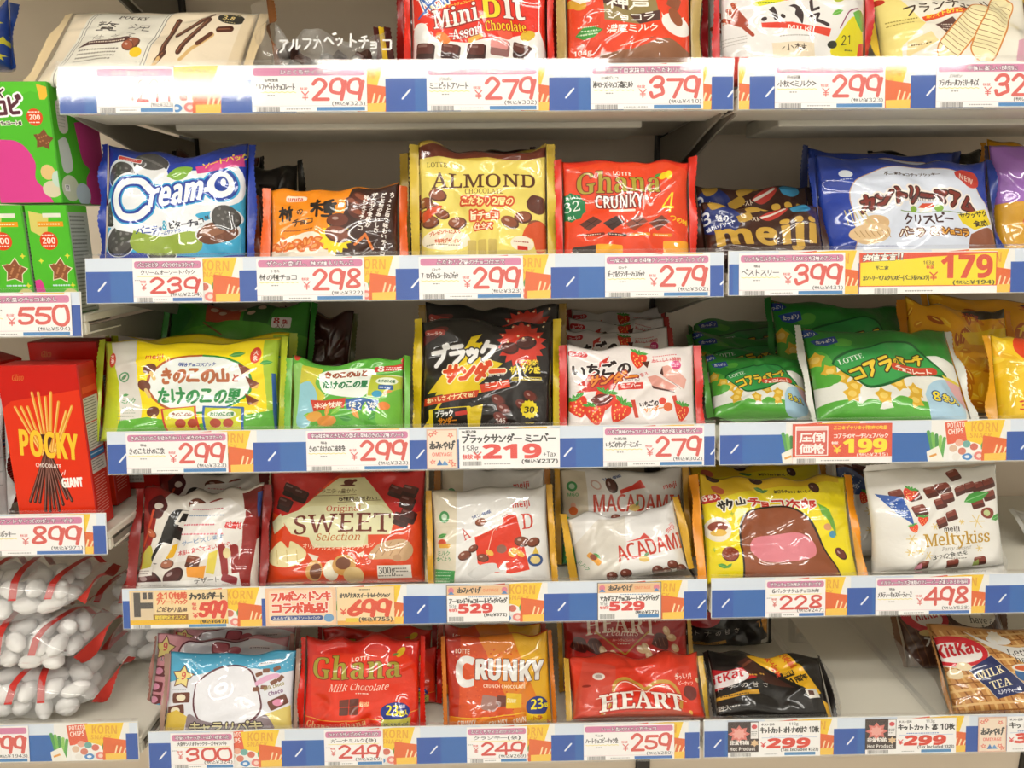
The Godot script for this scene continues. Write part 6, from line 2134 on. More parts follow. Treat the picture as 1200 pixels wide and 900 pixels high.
# ---------------------------------------------------------------- price cards: 130 by 56 units
func card_usual(p: Print, d: Dictionary) -> void:
	p.bg("f1eeec")
	var w: float = d.w
	p.rrect(2, 2.5, w - 4, 9.5, 3, "cf7da2")
	p.text(d.bar, w / 2, 4.2, 6.2, "f6f0f2", {"w": minf(w - 12, d.bar.length() * 6.6), "ctr": true, "oc": "6a4256", "ow": 0.55, "wt": 0.12})
	var narrow: bool = d.get("narrow", false)
	if narrow:
		p.text(d.name, w / 2, 14, 6, "3f3c3a", {"w": w - 18, "ctr": true, "wt": 0.11})
		p.line([6, 22.6, w - 6, 22.2], 0.9, "e6d873")
		p.micro(2.5, 27.5, 7, 1, 3, "8a8684", 1)
		p.text(d.price, 18, 24.5, 20, "d0453c", {"hand": true, "w": w - 22, "wt": 0.17})
		p.text("¥", 9, 32, 9, "d0605a", {"hand": true, "w": 6, "wt": 0.12})
		p.text("税抜", 8.5, 27.5, 3.6, "d0605a", {"w": 7, "wt": 0.11})
	else:
		p.text(d.get("maker", "明治"), 22, 15, 4, "4a4644", {"ctr": true, "wt": 0.11})
		p.text(d.name, 3, 21, 8.4, "35312f", {"w": 46, "wt": 0.1})
		var wave := []
		for i in 16:
			wave.append_array([3 + i * 3.1, 32.2 + (0.5 if i % 2 else -0.5)])
		p.line(wave, 0.9, "e6d873")
		p.micro(18, 36, 9, 1, 3, "8a8684", 1.2)
		p.text(d.price, 66, 15.5, 27, "d4574e", {"hand": true, "w": w - 70, "wt": 0.155})
		p.text("¥", 55, 31, 11, "d4605a", {"hand": true, "w": 8, "wt": 0.12})
		p.text("税抜", 54, 26, 4, "d4706a", {"w": 9, "wt": 0.11})
	p.text("(税込¥" + d.tax + ")", w - 40, 44, 4.6, "4a4644", {"w": 38, "wt": 0.1, "f": "sans"})
	p.line([0, 49, w, 49], 0.4, "d8a8b0")
	p.bars(5, 50, w * 0.2, 6, "6a6866")
	p.micro(w * 0.3, 53, w * 0.2, 1, 3, "9a9896", 1.2)
	p.rect(w * 0.56, 50.6, w * 0.42, 4.6, d.get("foot", "3f7fb8"))

func card_yellow(p: Print, d: Dictionary) -> void:
	p.bg("eeece8")
	p.rect(0, 1, d.w, 45, "d8502c")
	p.rect(1.2, 2.2, d.w - 2.4, 42.6, "ecd61c")
	p.poly([1.2, 2.2, d.w - 2.4, 2.2, d.w * 0.5, 7, 1.2, 14], "d8482c")
	p.text("安値宣言!!", 3, 3, 9, "f4efe8", {"w": 48, "wt": 0.17, "r": -2, "sl": 0.1, "oc": "3a2c2a", "ow": 0.5})
	p.text("不二家", 18, 18, 5.4, "3a3420", {"w": 16, "wt": 0.12})
	p.text("カントリーマアムクリスピー(バニラ&ショコラ)", 4, 31, 6.4, "2a2618", {"w": 78, "wt": 0.13})
	p.text("163g", 74, 12, 4.6, "8a6a20", {"w": 13})
	p.text("税抜", 78, 18, 5, "d04a2c", {"w": 9, "wt": 0.12})
	p.text("¥", 81, 27, 11, "d04a2c", {"hand": true, "w": 9, "wt": 0.14})
	p.text(d.price, 94, 5, 30, "d2482c", {"w": d.w - 98, "fat": 0.6})
	p.text("(税込¥" + d.tax + ")", d.w - 52, 38.4, 5.4, "4a4420", {"w": 50, "wt": 0.12})
	p.bars(18, 48.5, 26, 7, "6a6866")
	p.micro(54, 52, 34, 1, 3, "8a8886", 1.2)

func card_black(p: Print, d: Dictionary) -> void:
	p.bg("f0eeec")
	p.line([0, 0.5, d.w, 0.5], 0.9, "3a3836")
	p.text(d.maker, 3, 2.4, 4.4, "3a3836", {"wt": 0.12})
	p.text(d.name, 3, 8.5, 11.5, "2f2d2c", {"w": d.w - 8, "wt": 0.15})
	p.text(d.gram, 3, 24, 8, "3a3836", {"f": "sans", "w": 20})
	p.text("税抜", 4, 36, 7, "dc5a52", {"w": 12, "wt": 0.13})
	p.text("¥", 16, 33, 11, "dc5a52", {"hand": true, "w": 9, "wt": 0.16})
	p.text(d.price, 27, 23, 19, "dd4a42", {"w": d.w - 48, "fat": 0.8})
	p.text("+Tax", d.w - 20, 34, 6.6, "3a3836", {"f": "sans", "w": 16})
	p.text("(税込¥" + d.tax + ")", d.w - 46, 44, 5.6, "2f2d2c", {"w": 44, "wt": 0.13})
	p.bars(4, 46, 22, 6, "5a5856")
	p.micro(30, 50, 34, 1, 3, "9a9896", 1.2)

func card_souvenir(p: Print, d: Dictionary) -> void:
	p.bg("dcb49c")
	p.rect(1.5, 2, d.w - 3, 52, "ecd9c4")
	for q in [[5, 8], [10, 5], [d.w - 8, 46], [d.w - 5, 50], [7, 46], [d.w - 8, 9]]:
		p.star(q[0], q[1], 4, 2, 5, "e0766a", q[0] * 9)
		p.ell(q[0], q[1], 1.2, 1.2, "f2d8b0")
	p.text("おみやげ", d.w / 2, 17, 12, "33302e", {"w": d.w - 6, "wt": 0.13, "ctr": true})
	p.text("OMIYAGE", d.w / 2, 33, 5, "e06a5c", {"w": d.w - 12, "ctr": true})
	p.poly([d.w * 0.32, 51, d.w * 0.42, 43, d.w * 0.52, 51], "3f74b4")
	p.poly([d.w * 0.48, 51, d.w * 0.58, 44, d.w * 0.7, 51], "5f94c8")

func card_big_bag(p: Print, d: Dictionary) -> void:
	p.bg("efedea")
	p.rect(0, 0, d.w, 56, "5a5654")
	p.rect(0.8, 0.8, d.w - 1.6, 54.4, "efedea")
	p.rect(1, 1.5, d.w - 2, 14, "e2b98c")
	p.text("おみやげ", 13, 3.4, 9, "33302e", {"w": 30, "wt": 0.13})
	p.text("OMIYAGE", 45, 6, 4.4, "e0825c", {"w": 20})
	for x in [6, d.w - 6]:
		p.ell(x, 8, 3.6, 4.4, "d87a8c")
		p.poly([x - 4, 14, x, 9, x + 4, 14], "4f84bc")
	p.text(d.name, 3, 20, 7.6, "2f2d2c", {"w": d.w - 6, "wt": 0.15})
	p.micro(28, 18, 40, 1, 3, "5a7ab0", 0.9)
	p.text(d.gram, 3, 29, 4.6, "4a4644", {"f": "sans", "w": 9})
	p.text("税抜¥", 3, 35, 4.6, "d8443c", {"w": 11, "wt": 0.12})
	p.text(d.price, 14, 28.5, 13, "d83c34", {"w": 44, "fat": 0.6})
	p.text("(税込¥" + d.tax + ")", d.w - 32, 42.5, 4.6, "2f2d2c", {"w": 29, "wt": 0.13})
	p.bars(3, 47, 18, 7, "5a5856")
	if d.get("blue", false):
		p.rect(d.w * 0.64, 48, d.w * 0.32, 5, "3f7fb8")

func card_hot(p: Print, d: Dictionary) -> void:
	p.bg("3a2a26")
	p.star(d.w * 0.36, 19, 14, 9, 8, "d8766c")
	p.star(d.w * 0.36, 19, 9, 6, 8, "e6a49a")
	p.rect(d.w - 10, 1, 9.4, 26, "e9e6e4")
	p.ell(d.w - 5.5, 8, 3.4, 3.4, "d24a50")
	p.micro(d.w - 9, 16, 7, 3, 3, "7a7674", 0.9)
	p.text("非常暢銷", 2, 29, 7.4, "f0ece6", {"w": d.w - 14, "wt": 0.14})
	p.text("Hot Product", 2, 40, 5.6, "f2efe9", {"w": d.w - 6})
	p.star(d.w - 5, 34, 6, 3.6, 6, "d9b88c")
	p.rect(0, 48, d.w, 8, "efedea")
	p.bars(3, 49, 26, 6, "5a5856")

func card_plain(p: Print, d: Dictionary) -> void:
	p.bg("f0eeec")
	p.text("ネスレ日本", 3, 2.6, 4.2, "4a4644", {"w": 17, "wt": 0.11})
	p.text(d.gram, 38, 2.4, 4.2, "4a4644", {"f": "sans", "w": 12})
	p.text(d.name, 2, 9, 9.4, "25211f", {"w": d.w - 4, "wt": 0.15})
	p.micro(14, 23.5, 48, 1, 3, "5470b8", 1.2)
	p.line([4, 26, d.w - 4, 26], 0.4, "5470b8")
	p.text("¥", 2, 33, 8, "d8403c", {"hand": true, "w": 6, "wt": 0.15})
	p.text(d.price, 9, 27.5, 14.5, "d8402c", {"w": d.w - 22, "fat": 0.7, "sl": 0.12})
	p.text("(Tax Included ¥" + d.tax + ")", d.w - 50, 43, 4.6, "2f2d2c", {"w": 48, "wt": 0.12})
	p.micro(8, 52, 20, 1, 3, "9a9896", 1)
	p.rect(d.w * 0.42, 49.5, d.w * 0.5, 4.6, "4a86b8")

func card_orange(p: Print, d: Dictionary) -> void:
	p.bg("eeebe8")
	p.rect(0, 0, d.w, 47, "dc5236")
	p.rect(3, 3, 39, 42, "f1ebe6")
	p.rect(4.4, 4.4, 36.2, 39.2, "cf5a4e")
	p.rect(4.4, 4.4, 36.2, 5, "e8c8c0")
	p.text("圧倒", 8, 12, 14, "f4efea", {"w": 30, "wt": 0.15})
	p.text("価格", 8, 28, 14, "f4efea", {"w": 30, "wt": 0.15})
	p.text("ここまでやります!驚安の殿堂", 48, 3, 5.6, "f2d838", {"w": d.w - 54, "wt": 0.13})
	p.text("コアラのマーチシェアパック", 48, 14, 6.6, "f4efea", {"w": d.w - 52, "wt": 0.15})
	p.text("税抜", 46, 25, 4.4, "f4efea", {"w": 8, "wt": 0.12})
	p.text("¥", 47, 31, 11, "f2d838", {"hand": true, "w": 9, "wt": 0.15})
	p.text(d.price, 59, 22, 19, "f2dc2c", {"w": d.w - 64, "fat": 0.9})
	p.text("(税込¥" + d.tax + ")", d.w - 42, 42, 4.4, "f4e4da", {"w": 38, "wt": 0.14})
	p.bars(5, 49, 22, 7, "6a6866")
	p.micro(34, 52, 34, 1, 3, "9a9896", 1.2)

func card_dessert(p: Print, d: Dictionary) -> void:
	p.bg("e9cf9c")
	p.rect(2, 2, 28, 52, "d9c3a2")
	p.rect(5, 3, 8, 36, "4a4440")
	p.rect(13, 18, 15, 9, "4a4440")
	p.rect(16, 3, 5, 10, "4a4440")
	p.rect(23, 3, 5, 10, "4a4440")
	p.text("全10種類", 33, 3, 10, "d8502c", {"w": 36, "wt": 0.15})
	p.text("アソートパック", 32, 13, 8, "d8502c", {"w": 38, "wt": 0.15})
	p.text("ごだわり品質", 32, 25, 7.4, "5a3a2c", {"w": 37, "wt": 0.15})
	p.rect(28, 36, 42, 8, "8a5a24")
	p.text("期間限定オススメ", 30, 37, 6, "ecd64c", {"w": 38, "wt": 0.13})
	p.text("ナッツ&デザート", 72, 5, 9.4, "25211f", {"w": d.w - 76, "wt": 0.2})
	p.rect(0, 44, d.w, 7, "e6b41c")
	p.text("税抜", 75, 19, 5.4, "d8443c", {"up": 1.1, "wt": 0.13})
	p.text("¥", 75, 34, 8, "d8443c", {"hand": true, "w": 6, "wt": 0.15})
	p.text(d.price, 82, 18, 24, "d8402c", {"hand": true, "w": d.w - 86, "wt": 0.21, "sl": 0.14})
	p.text("(税込¥" + d.tax + ")", d.w - 34, 44.6, 5.4, "3a2c1c", {"w": 32, "wt": 0.13})
	p.rect(0, 51, d.w, 5, "e8e6e2")
	p.bars(4, 51.5, 20, 4.5, "6a6866")
	p.rect(d.w * 0.6, 51.5, d.w * 0.38, 4, "4a86b8")

func card_collab(p: Print, d: Dictionary) -> void:
	p.bg("e9c09a")
	p.rrect(4, 3, d.w - 8, 50, 4, "edcfae")
	p.text("フルボン×ドンキ", 6, 6, 13, "d8442c", {"w": d.w - 12, "wt": 0.2, "oc": "f2ece4", "ow": 0.8})
	p.text("コラボ商品!", 7, 22, 15, "d8442c", {"w": d.w - 16, "wt": 0.19, "oc": "f2ece4", "ow": 0.8})
	p.rrect(6, 41, d.w - 22, 7, 3, "2f4a8c")
	p.text("みんなで楽しめアソートパック", 9, 42.4, 4.4, "f0ecdc", {"w": d.w - 28, "wt": 0.13})
	p.ell(d.w - 9, 45, 6, 6, "6a9ac4")

func card_699(p: Print, d: Dictionary) -> void:
	p.bg("ecd2a4")
	p.rect(0, 50, d.w, 6, "e6a84c")
	p.micro(d.w * 0.4, 4, 14, 1, 3, "5a4a3a", 1.4)
	p.text("オリジナルスイートセレクション", 3, 9, 7, "2a2624", {"w": d.w - 8, "wt": 0.16})
	p.text("¥", 3, 32, 9, "d8442c", {"hand": true, "w": 7, "wt": 0.15})
	p.text(d.price, 12, 20, 24, "d84a2c", {"hand": true, "w": d.w - 17, "wt": 0.24})
	p.rrect(10, 46, 16, 6, 1, "e3c43c")
	p.text("(税込¥" + d.tax + ")", d.w - 44, 45, 6.4, "3a2c1c", {"w": 42, "wt": 0.13})

func strip_print() -> ImageTexture:
	# one repeat of the paper strip behind the price cards: 195 by 58 units, with plain blue where the shop's mascot stands
	var p := Print.new(0, 0, 195, 58, 6.0)
	p.bg("d3dce8")
	p.rect(0, 17, 88, 41, "2462ac")
	p.rect(0, 17, 30, 41, "1f50a4")
	p.line([15, 42, 24, 31], 2.4, "e6eaf0")
	p.rect(88, 0, 107, 58, "e9e7e2")
	for i in 5:
		p.line([92 + i * 2.6, 52, 84 + i * 5.5, 16 + i * 2.4], 4.6, ["4f9a4c", "76b84e", "3f8a44", "8cc45a", "5aa64e"][i])
	p.poly([82, 44, 98, 36, 106, 58, 84, 58], "ece8dc")
	p.rect(86, 48, 10, 3, "e09a3c", -20)
	p.poly([106, 3, 136, 0, 140, 30, 110, 34], "dd5a38")
	p.text("POTATO", 109, 4, 7.4, "f1ece4", {"w": 24, "r": -5})
	p.text("CHIPS", 110, 13, 7.4, "f1ece4", {"w": 21, "r": -5})
	p.poly([132, 2, 188, -2, 178, 34, 138, 40], "efc62a")
	p.text("KORN", 141, 3, 13, "e0a12c", {"w": 38, "r": 2})
	p.text("SNACK", 140, 18, 7, "e0a12c", {"w": 30, "r": 2})
	p.blob([112, 56, 114, 36, 130, 30, 152, 34, 160, 46, 158, 60, 114, 60], "edebe6")
	for q in [[118, 40, "d9b89c"], [126, 32, "e2a890"], [136, 34, "6aa8a0"], [146, 38, "cf6a58"], [130, 44, "cf7a64"], [138, 52, "4a90c8"], [152, 50, "e07a6c"], [146, 52, "e2e0da"], [122, 52, "e6e2da"]]:
		p.ell(q[0], q[1], 5.4, 5, q[2])
	p.ell(137, 52, 7, 4.4, "3f84c4")
	p.ell(137, 52, 3.4, 2.2, "e8ecf0")
	p.ell(153, 51, 7, 6, "e2807a")
	p.ell(153, 51, 3.4, 3, "f0d2c4")
	p.leaf(160, 34, 9, "4f9a4c", -62)
	p.poly([158, 22, 195, 28, 195, 58, 156, 58], "dd6428")
	for i in 3:
		p.line([174 + i * 6, 48, 177 + i * 6, 36 + i * 2], 2.2, "f0dcae")
	p.poly([160, 48, 190, 47, 189, 58, 160, 58], "eec24a")
	p.rect(190, 17, 5, 41, "2150a4")
	return p.texture()

# ---------------------------------------------------------------- what stands on the shelves
func top_row() -> void:
	var y := rail_y(0)
	bag("white twig chocolate bag with red side seals and green leaves on the top shelf", y, 836, 1023, -70, {"z": -0.05, "lean": 9, "sc": "c8282a", "tex": "twig", "art": art_twig, "sw": 0.009, "roll": 1})
	bag("cream packet of chocolate sticks leaning far back at the left end of the top shelf", y, 52, 302, 23, {"z": -0.035, "lean": 44, "t": 0.03, "seal": "lr", "sc": "dcc49a", "sw": 0.014, "art": art_sticks, "sag": 0.01, "crease": 0.5, "roll": -1})
	alphabet_bag(y)
	bag("dark red bag edge behind the red assorted chocolate bag", y, 466, 652, -86, {"z": -0.1, "lean": 10, "sc": "a01a12", "tex": "assort back", "art": art_dark_choc, "t": 0.03})
	bag("red bag of assorted mini chocolates with white lettering on the top shelf", y, 474, 648, -92, {"z": -0.05, "lean": 8, "sc": "d42612", "art": art_assort, "sw": 0.008})
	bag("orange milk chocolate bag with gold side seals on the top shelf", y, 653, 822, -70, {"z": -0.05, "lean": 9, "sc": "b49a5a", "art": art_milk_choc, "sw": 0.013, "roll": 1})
	bag("white and red bag behind the white twig chocolate bag", y, 822, 1000, -60, {"z": -0.1, "lean": 10, "sc": "c02028", "tex": "twig", "art": art_twig, "t": 0.03})
	bag("yellow and white bag of iced stick biscuits on the top shelf", y, 1020, 1216, -2, {"z": -0.045, "lean": 26, "sc": "dcb83a", "art": art_stick_cookie, "sw": 0.008, "t": 0.04})
	bag("dark red bag lying behind the stick biscuit bag", y, 1130, 1290, -30, {"z": -0.12, "lean": 16, "sc": "a01a16", "tex": "assort back", "art": art_dark_choc, "t": 0.04})
	settle()

func second_row() -> void:
	var y := rail_y(1)
	bag("gold bag of almond chocolate with brown serif lettering", y, 482, 651, 175, {"z": -0.05, "lean": 12, "sc": "d4b840", "art": art_almond, "tex": "almond", "sw": 0.012, "t": 0.045, "crease": 1.3})
	bag("dark brown chocolate bag with gold lettering and blue disc, front one", y, 816, 970, 248, {"z": -0.05, "lean": 26, "sc": "3a1c14", "art": art_best_three, "tex": "best", "t": 0.04})
	bag("blue bag of crisp biscuits with arched brown lettering", y, 950, 1168, 193, {"z": -0.055, "lean": 22, "roll": -1, "sc": "1c3486", "art": art_country, "tex": "country", "sw": 0.008, "t": 0.05})
	bag("dark bag with red band standing behind the blue cream cookie bag", y, 190, 300, 160, {"z": -0.15, "lean": 14, "roll": -5, "sc": "1e1a1c", "tex": "assort back", "art": art_dark_choc, "t": 0.03})
	bag("blue cookie bag seen behind the orange crunch bag", y, 262, 362, 200, {"z": -0.12, "lean": 22, "roll": 4, "sc": "14110f", "tex": "bitter back", "art": art_bitter_back, "t": 0.04})
	bag("blue bag of cream sandwich cookies with big white lettering", y, 117, 297, 160, {"z": -0.05, "lean": 14, "roll": -1, "sc": "1f3ba0", "art": art_cream, "sw": 0.01, "sag": 0.08, "t": 0.05})
	bag("red edged bag behind the left side of the orange crunch bag", y, 300, 380, 234, {"z": -0.085, "lean": 14, "roll": 2, "sc": "a8481c", "tex": "assort back", "art": art_dark_choc, "t": 0.02})
	bag("orange and black bag of chocolate rice crackers", y, 310, 478, 226, {"z": -0.045, "lean": 20, "roll": 1, "sc": "e2601c", "art": art_persimmon, "sw": 0.011, "t": 0.045})
	bag("dark chocolate bag rising behind the gold almond bag", y, 480, 628, 146, {"z": -0.16, "lean": 14, "sc": "3a1812", "art": art_dark_choc, "tex": "dark choc", "t": 0.05})
	bag("second gold almond bag half hidden behind the front one", y, 472, 640, 184, {"z": -0.098, "lean": 14, "roll": 1, "sc": "c9a93a", "art": art_almond, "tex": "almond", "sw": 0.012, "t": 0.04})
	bag("orange red chocolate bag with gold lettering and green seal", y, 651, 816, 191, {"z": -0.05, "lean": 14, "sc": "d82a14", "art": art_crunky_ghana, "sw": 0.01, "t": 0.04})
	bag("dark brown chocolate bag with gold lettering leaning behind its twin", y, 812, 958, 224, {"z": -0.1, "lean": 30, "sc": "2a1410", "art": art_best_three, "tex": "best", "t": 0.035})
	bag("dark navy biscuit bag standing behind the blue biscuit bag", y, 935, 1120, 184, {"z": -0.12, "lean": 16, "roll": -3, "sc": "182a66", "art": art_country, "tex": "country", "t": 0.05})
	bag("black bag lying high behind the blue biscuit bag", y, 1020, 1160, 160, {"z": -0.2, "lean": 20, "sc": "14110f", "tex": "bitter back", "art": art_bitter_back, "t": 0.05})
	bag("purple autumn bag with black edge at the right end of the second shelf", y, 1158, 1300, 176, {"z": -0.06, "lean": 14, "roll": 3, "sc": "1e1a20", "art": art_halloween, "tex": "halloween", "sw": 0.01, "t": 0.05})
	bag("orange bag lying above the purple bag", y, 1150, 1290, 148, {"z": -0.14, "lean": 14, "sc": "d08a1e", "art": art_orange_snack, "tex": "orange high", "t": 0.05})
	settle()

func third_row() -> void:
	var y := rail_y(2)
	bag("yellow bag of chocolate mushrooms with white oval and green lettering", y, 113, 336, 401, {"z": -0.05, "lean": 20, "roll": 0, "sc": "b4c22c", "art": art_kinoko, "tex": "kinoko", "sw": 0.011, "t": 0.045})
	bag("black bag of chocolate bars with yellow side seals", y, 484, 656, 380, {"z": -0.052, "lean": 16, "roll": -1, "sc": "dcc01e", "art": art_thunder, "tex": "thunder", "sw": 0.012, "t": 0.05, "crease": 1.3})
	bag("white bag of strawberry bars with red side seal", y, 655, 822, 411, {"z": -0.048, "lean": 22, "roll": -1, "sc": "c8281e", "art": art_berry_thunder, "tex": "berry", "sw": 0.011, "t": 0.04})
	bag("large green and white biscuit bag with yellow lettering, front of the right stack", y, 934, 1118, 396, {"z": -0.055, "lean": 46, "roll": -4, "yaw": -3, "sc": "dcdcd4", "art": art_koala, "tex": "koala", "t": 0.05})
	bag("green snack bag lying behind the yellow mushroom bag", y, 188, 366, 352, {"z": -0.17, "lean": 30, "sc": "3a8a30", "art": art_green_back, "sw": 0.008, "t": 0.05})
	bag("olive bag edge standing behind the green tea bag", y, 318, 410, 372, {"z": -0.19, "lean": 12, "roll": -6, "sc": "4a4a1c", "art": art_dark_choc, "tex": "dark choc", "t": 0.03})
	bag("second yellow mushroom snack bag behind the front one", y, 118, 345, 396, {"z": -0.1, "lean": 22, "sc": "a8b82c", "art": art_kinoko, "tex": "kinoko", "sw": 0.011, "t": 0.035})
	bag("green tea flavour snack bag with small yellow picture", y, 337, 481, 424, {"z": -0.048, "lean": 24, "roll": 1, "sc": "6ab03c", "art": art_matcha, "sw": 0.008, "t": 0.04, "sag": 0.08})
	bag("black chocolate bar bag standing behind the front one", y, 492, 664, 354, {"z": -0.11, "lean": 12, "sc": "8a6a1c", "art": art_thunder, "tex": "thunder", "sw": 0.011, "t": 0.05})
	for i in 3:
		bag("%s pale strawberry bar bag lying in the pile behind the front one" % ["uppermost", "middle", "lowest"][i], y, 668 - i * 4, 786 + i * 4, 366 + i * 12, {"z": -0.24 + i * 0.05, "lean": 40, "sc": "a83a34", "art": art_berry_thunder, "tex": "berry", "sw": 0.008, "t": 0.035})
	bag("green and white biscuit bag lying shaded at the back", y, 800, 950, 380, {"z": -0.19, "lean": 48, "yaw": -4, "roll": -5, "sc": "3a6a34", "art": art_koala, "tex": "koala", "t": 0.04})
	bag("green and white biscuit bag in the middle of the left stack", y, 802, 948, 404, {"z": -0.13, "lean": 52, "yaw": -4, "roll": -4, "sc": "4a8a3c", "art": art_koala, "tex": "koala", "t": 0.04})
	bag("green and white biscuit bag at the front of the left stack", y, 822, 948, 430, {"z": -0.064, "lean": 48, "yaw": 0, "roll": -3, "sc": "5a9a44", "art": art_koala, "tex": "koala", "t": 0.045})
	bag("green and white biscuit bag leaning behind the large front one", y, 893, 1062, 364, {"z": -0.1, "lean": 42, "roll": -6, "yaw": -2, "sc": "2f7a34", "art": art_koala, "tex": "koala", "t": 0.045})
	bag("orange snack bag slanting beside the large green biscuit bag", y, 1046, 1180, 362, {"z": -0.09, "lean": 32, "roll": -8, "yaw": 0, "sc": "c27a14", "art": art_orange_snack, "tex": "orange snack", "sw": 0.012, "t": 0.032})
	bag("orange snack bag lying on top at the right end of the third shelf", y, 1076, 1300, 330, {"z": -0.15, "lean": 26, "roll": -3, "sc": "d8921c", "art": art_orange_snack, "tex": "orange snack", "sw": 0.014, "t": 0.035})
	bag("yellow snack bag with orange seal at the right end of the third shelf", y, 1152, 1290, 402, {"z": -0.055, "lean": 22, "roll": -2, "sc": "e0a020", "art": art_yellow_snack, "sw": 0.013, "t": 0.05})
	settle()

func fourth_row() -> void:
	var y := rail_y(3)
	bag("white nut dessert bag with black emblem and red edges", y, 158, 316, 576, {"z": -0.055, "lean": 26, "roll": 1, "sc": "8c201c", "art": art_box_nut, "tex": "nut", "sw": 0.012, "t": 0.055, "crease": 1.3})
	bag("white almond chocolate bag with red picture and gold side seals", y, 503, 652, 578, {"z": -0.055, "lean": 24, "roll": 2, "sc": "d09c2c", "art": art_white_almond, "tex": "white almond", "sw": 0.009, "t": 0.055, "sag": 0.02})
	bag("yellow biscuit bag with red lettering and orange side seals", y, 812, 1006, 562, {"z": -0.056, "lean": 30, "roll": -1, "sc": "e8921a", "art": art_choco_jiro, "tex": "jiro", "sw": 0.013, "t": 0.045})
	bag("white and black nut dessert bag lying behind the front one", y, 176, 330, 552, {"z": -0.13, "lean": 30, "sc": "7c1c1a", "art": art_box_nut, "tex": "nut", "t": 0.045})
	bag("red and cream bag of sweet selection with serif lettering", y, 312, 502, 554, {"z": -0.055, "lean": 24, "sc": "c9b890", "art": art_sweet, "sw": 0.005, "t": 0.05})
	bag("white almond chocolate bag standing behind the front one", y, 510, 646, 550, {"z": -0.12, "lean": 20, "sc": "b4742c", "art": art_white_almond, "tex": "white almond", "sw": 0.01, "t": 0.05})
	bag("white macadamia bag standing upright behind the slumped one", y, 651, 808, 551, {"z": -0.12, "lean": 20, "sc": "d09c34", "art": art_macadamia, "sw": 0.009, "t": 0.05})
	bag("white macadamia bag slumped in front with gold seal", y, 668, 812, 604, {"z": -0.052, "lean": 30, "roll": 8, "sc": "d4a434", "art": art_macadamia_front, "sw": 0.011, "t": 0.06, "sag": 0.12, "crease": 1.4})
	bag("yellow biscuit bag lying behind the front one", y, 806, 975, 545, {"z": -0.14, "lean": 34, "sc": "d8901c", "art": art_choco_jiro, "tex": "jiro", "t": 0.04})
	bag("white chocolate bag with blue corner standing behind its neighbour", y, 972, 1076, 546, {"z": -0.12, "lean": 24, "roll": -4, "sc": "d8d4cc", "art": art_melty_back, "sw": 0.006, "t": 0.04})
	bag("white bag of melting chocolate cubes with gold lettering and crimped top", y, 1019, 1174, 548, {"z": -0.05, "lean": 14, "roll": 3, "sc": "e0ddd6", "seal": "tb", "art": art_melty, "sw": 0.01, "t": 0.055, "sag": 0.0})
	bag("small white wrapped bag lying at the right end of the fourth shelf", y, 1192, 1256, 606, {"z": -0.16, "lean": 60, "sc": "dcdad4", "art": art_melty_back, "tex": "melty small", "t": 0.03})
	divider("clear divider between the yellow biscuit bag and the melting chocolate bag", y, at(1012, 680, -0.02).x, 0.08)
	divider("clear divider right of the melting chocolate bag", y, at(1180, 672, -0.02).x, 0.08)
	settle()

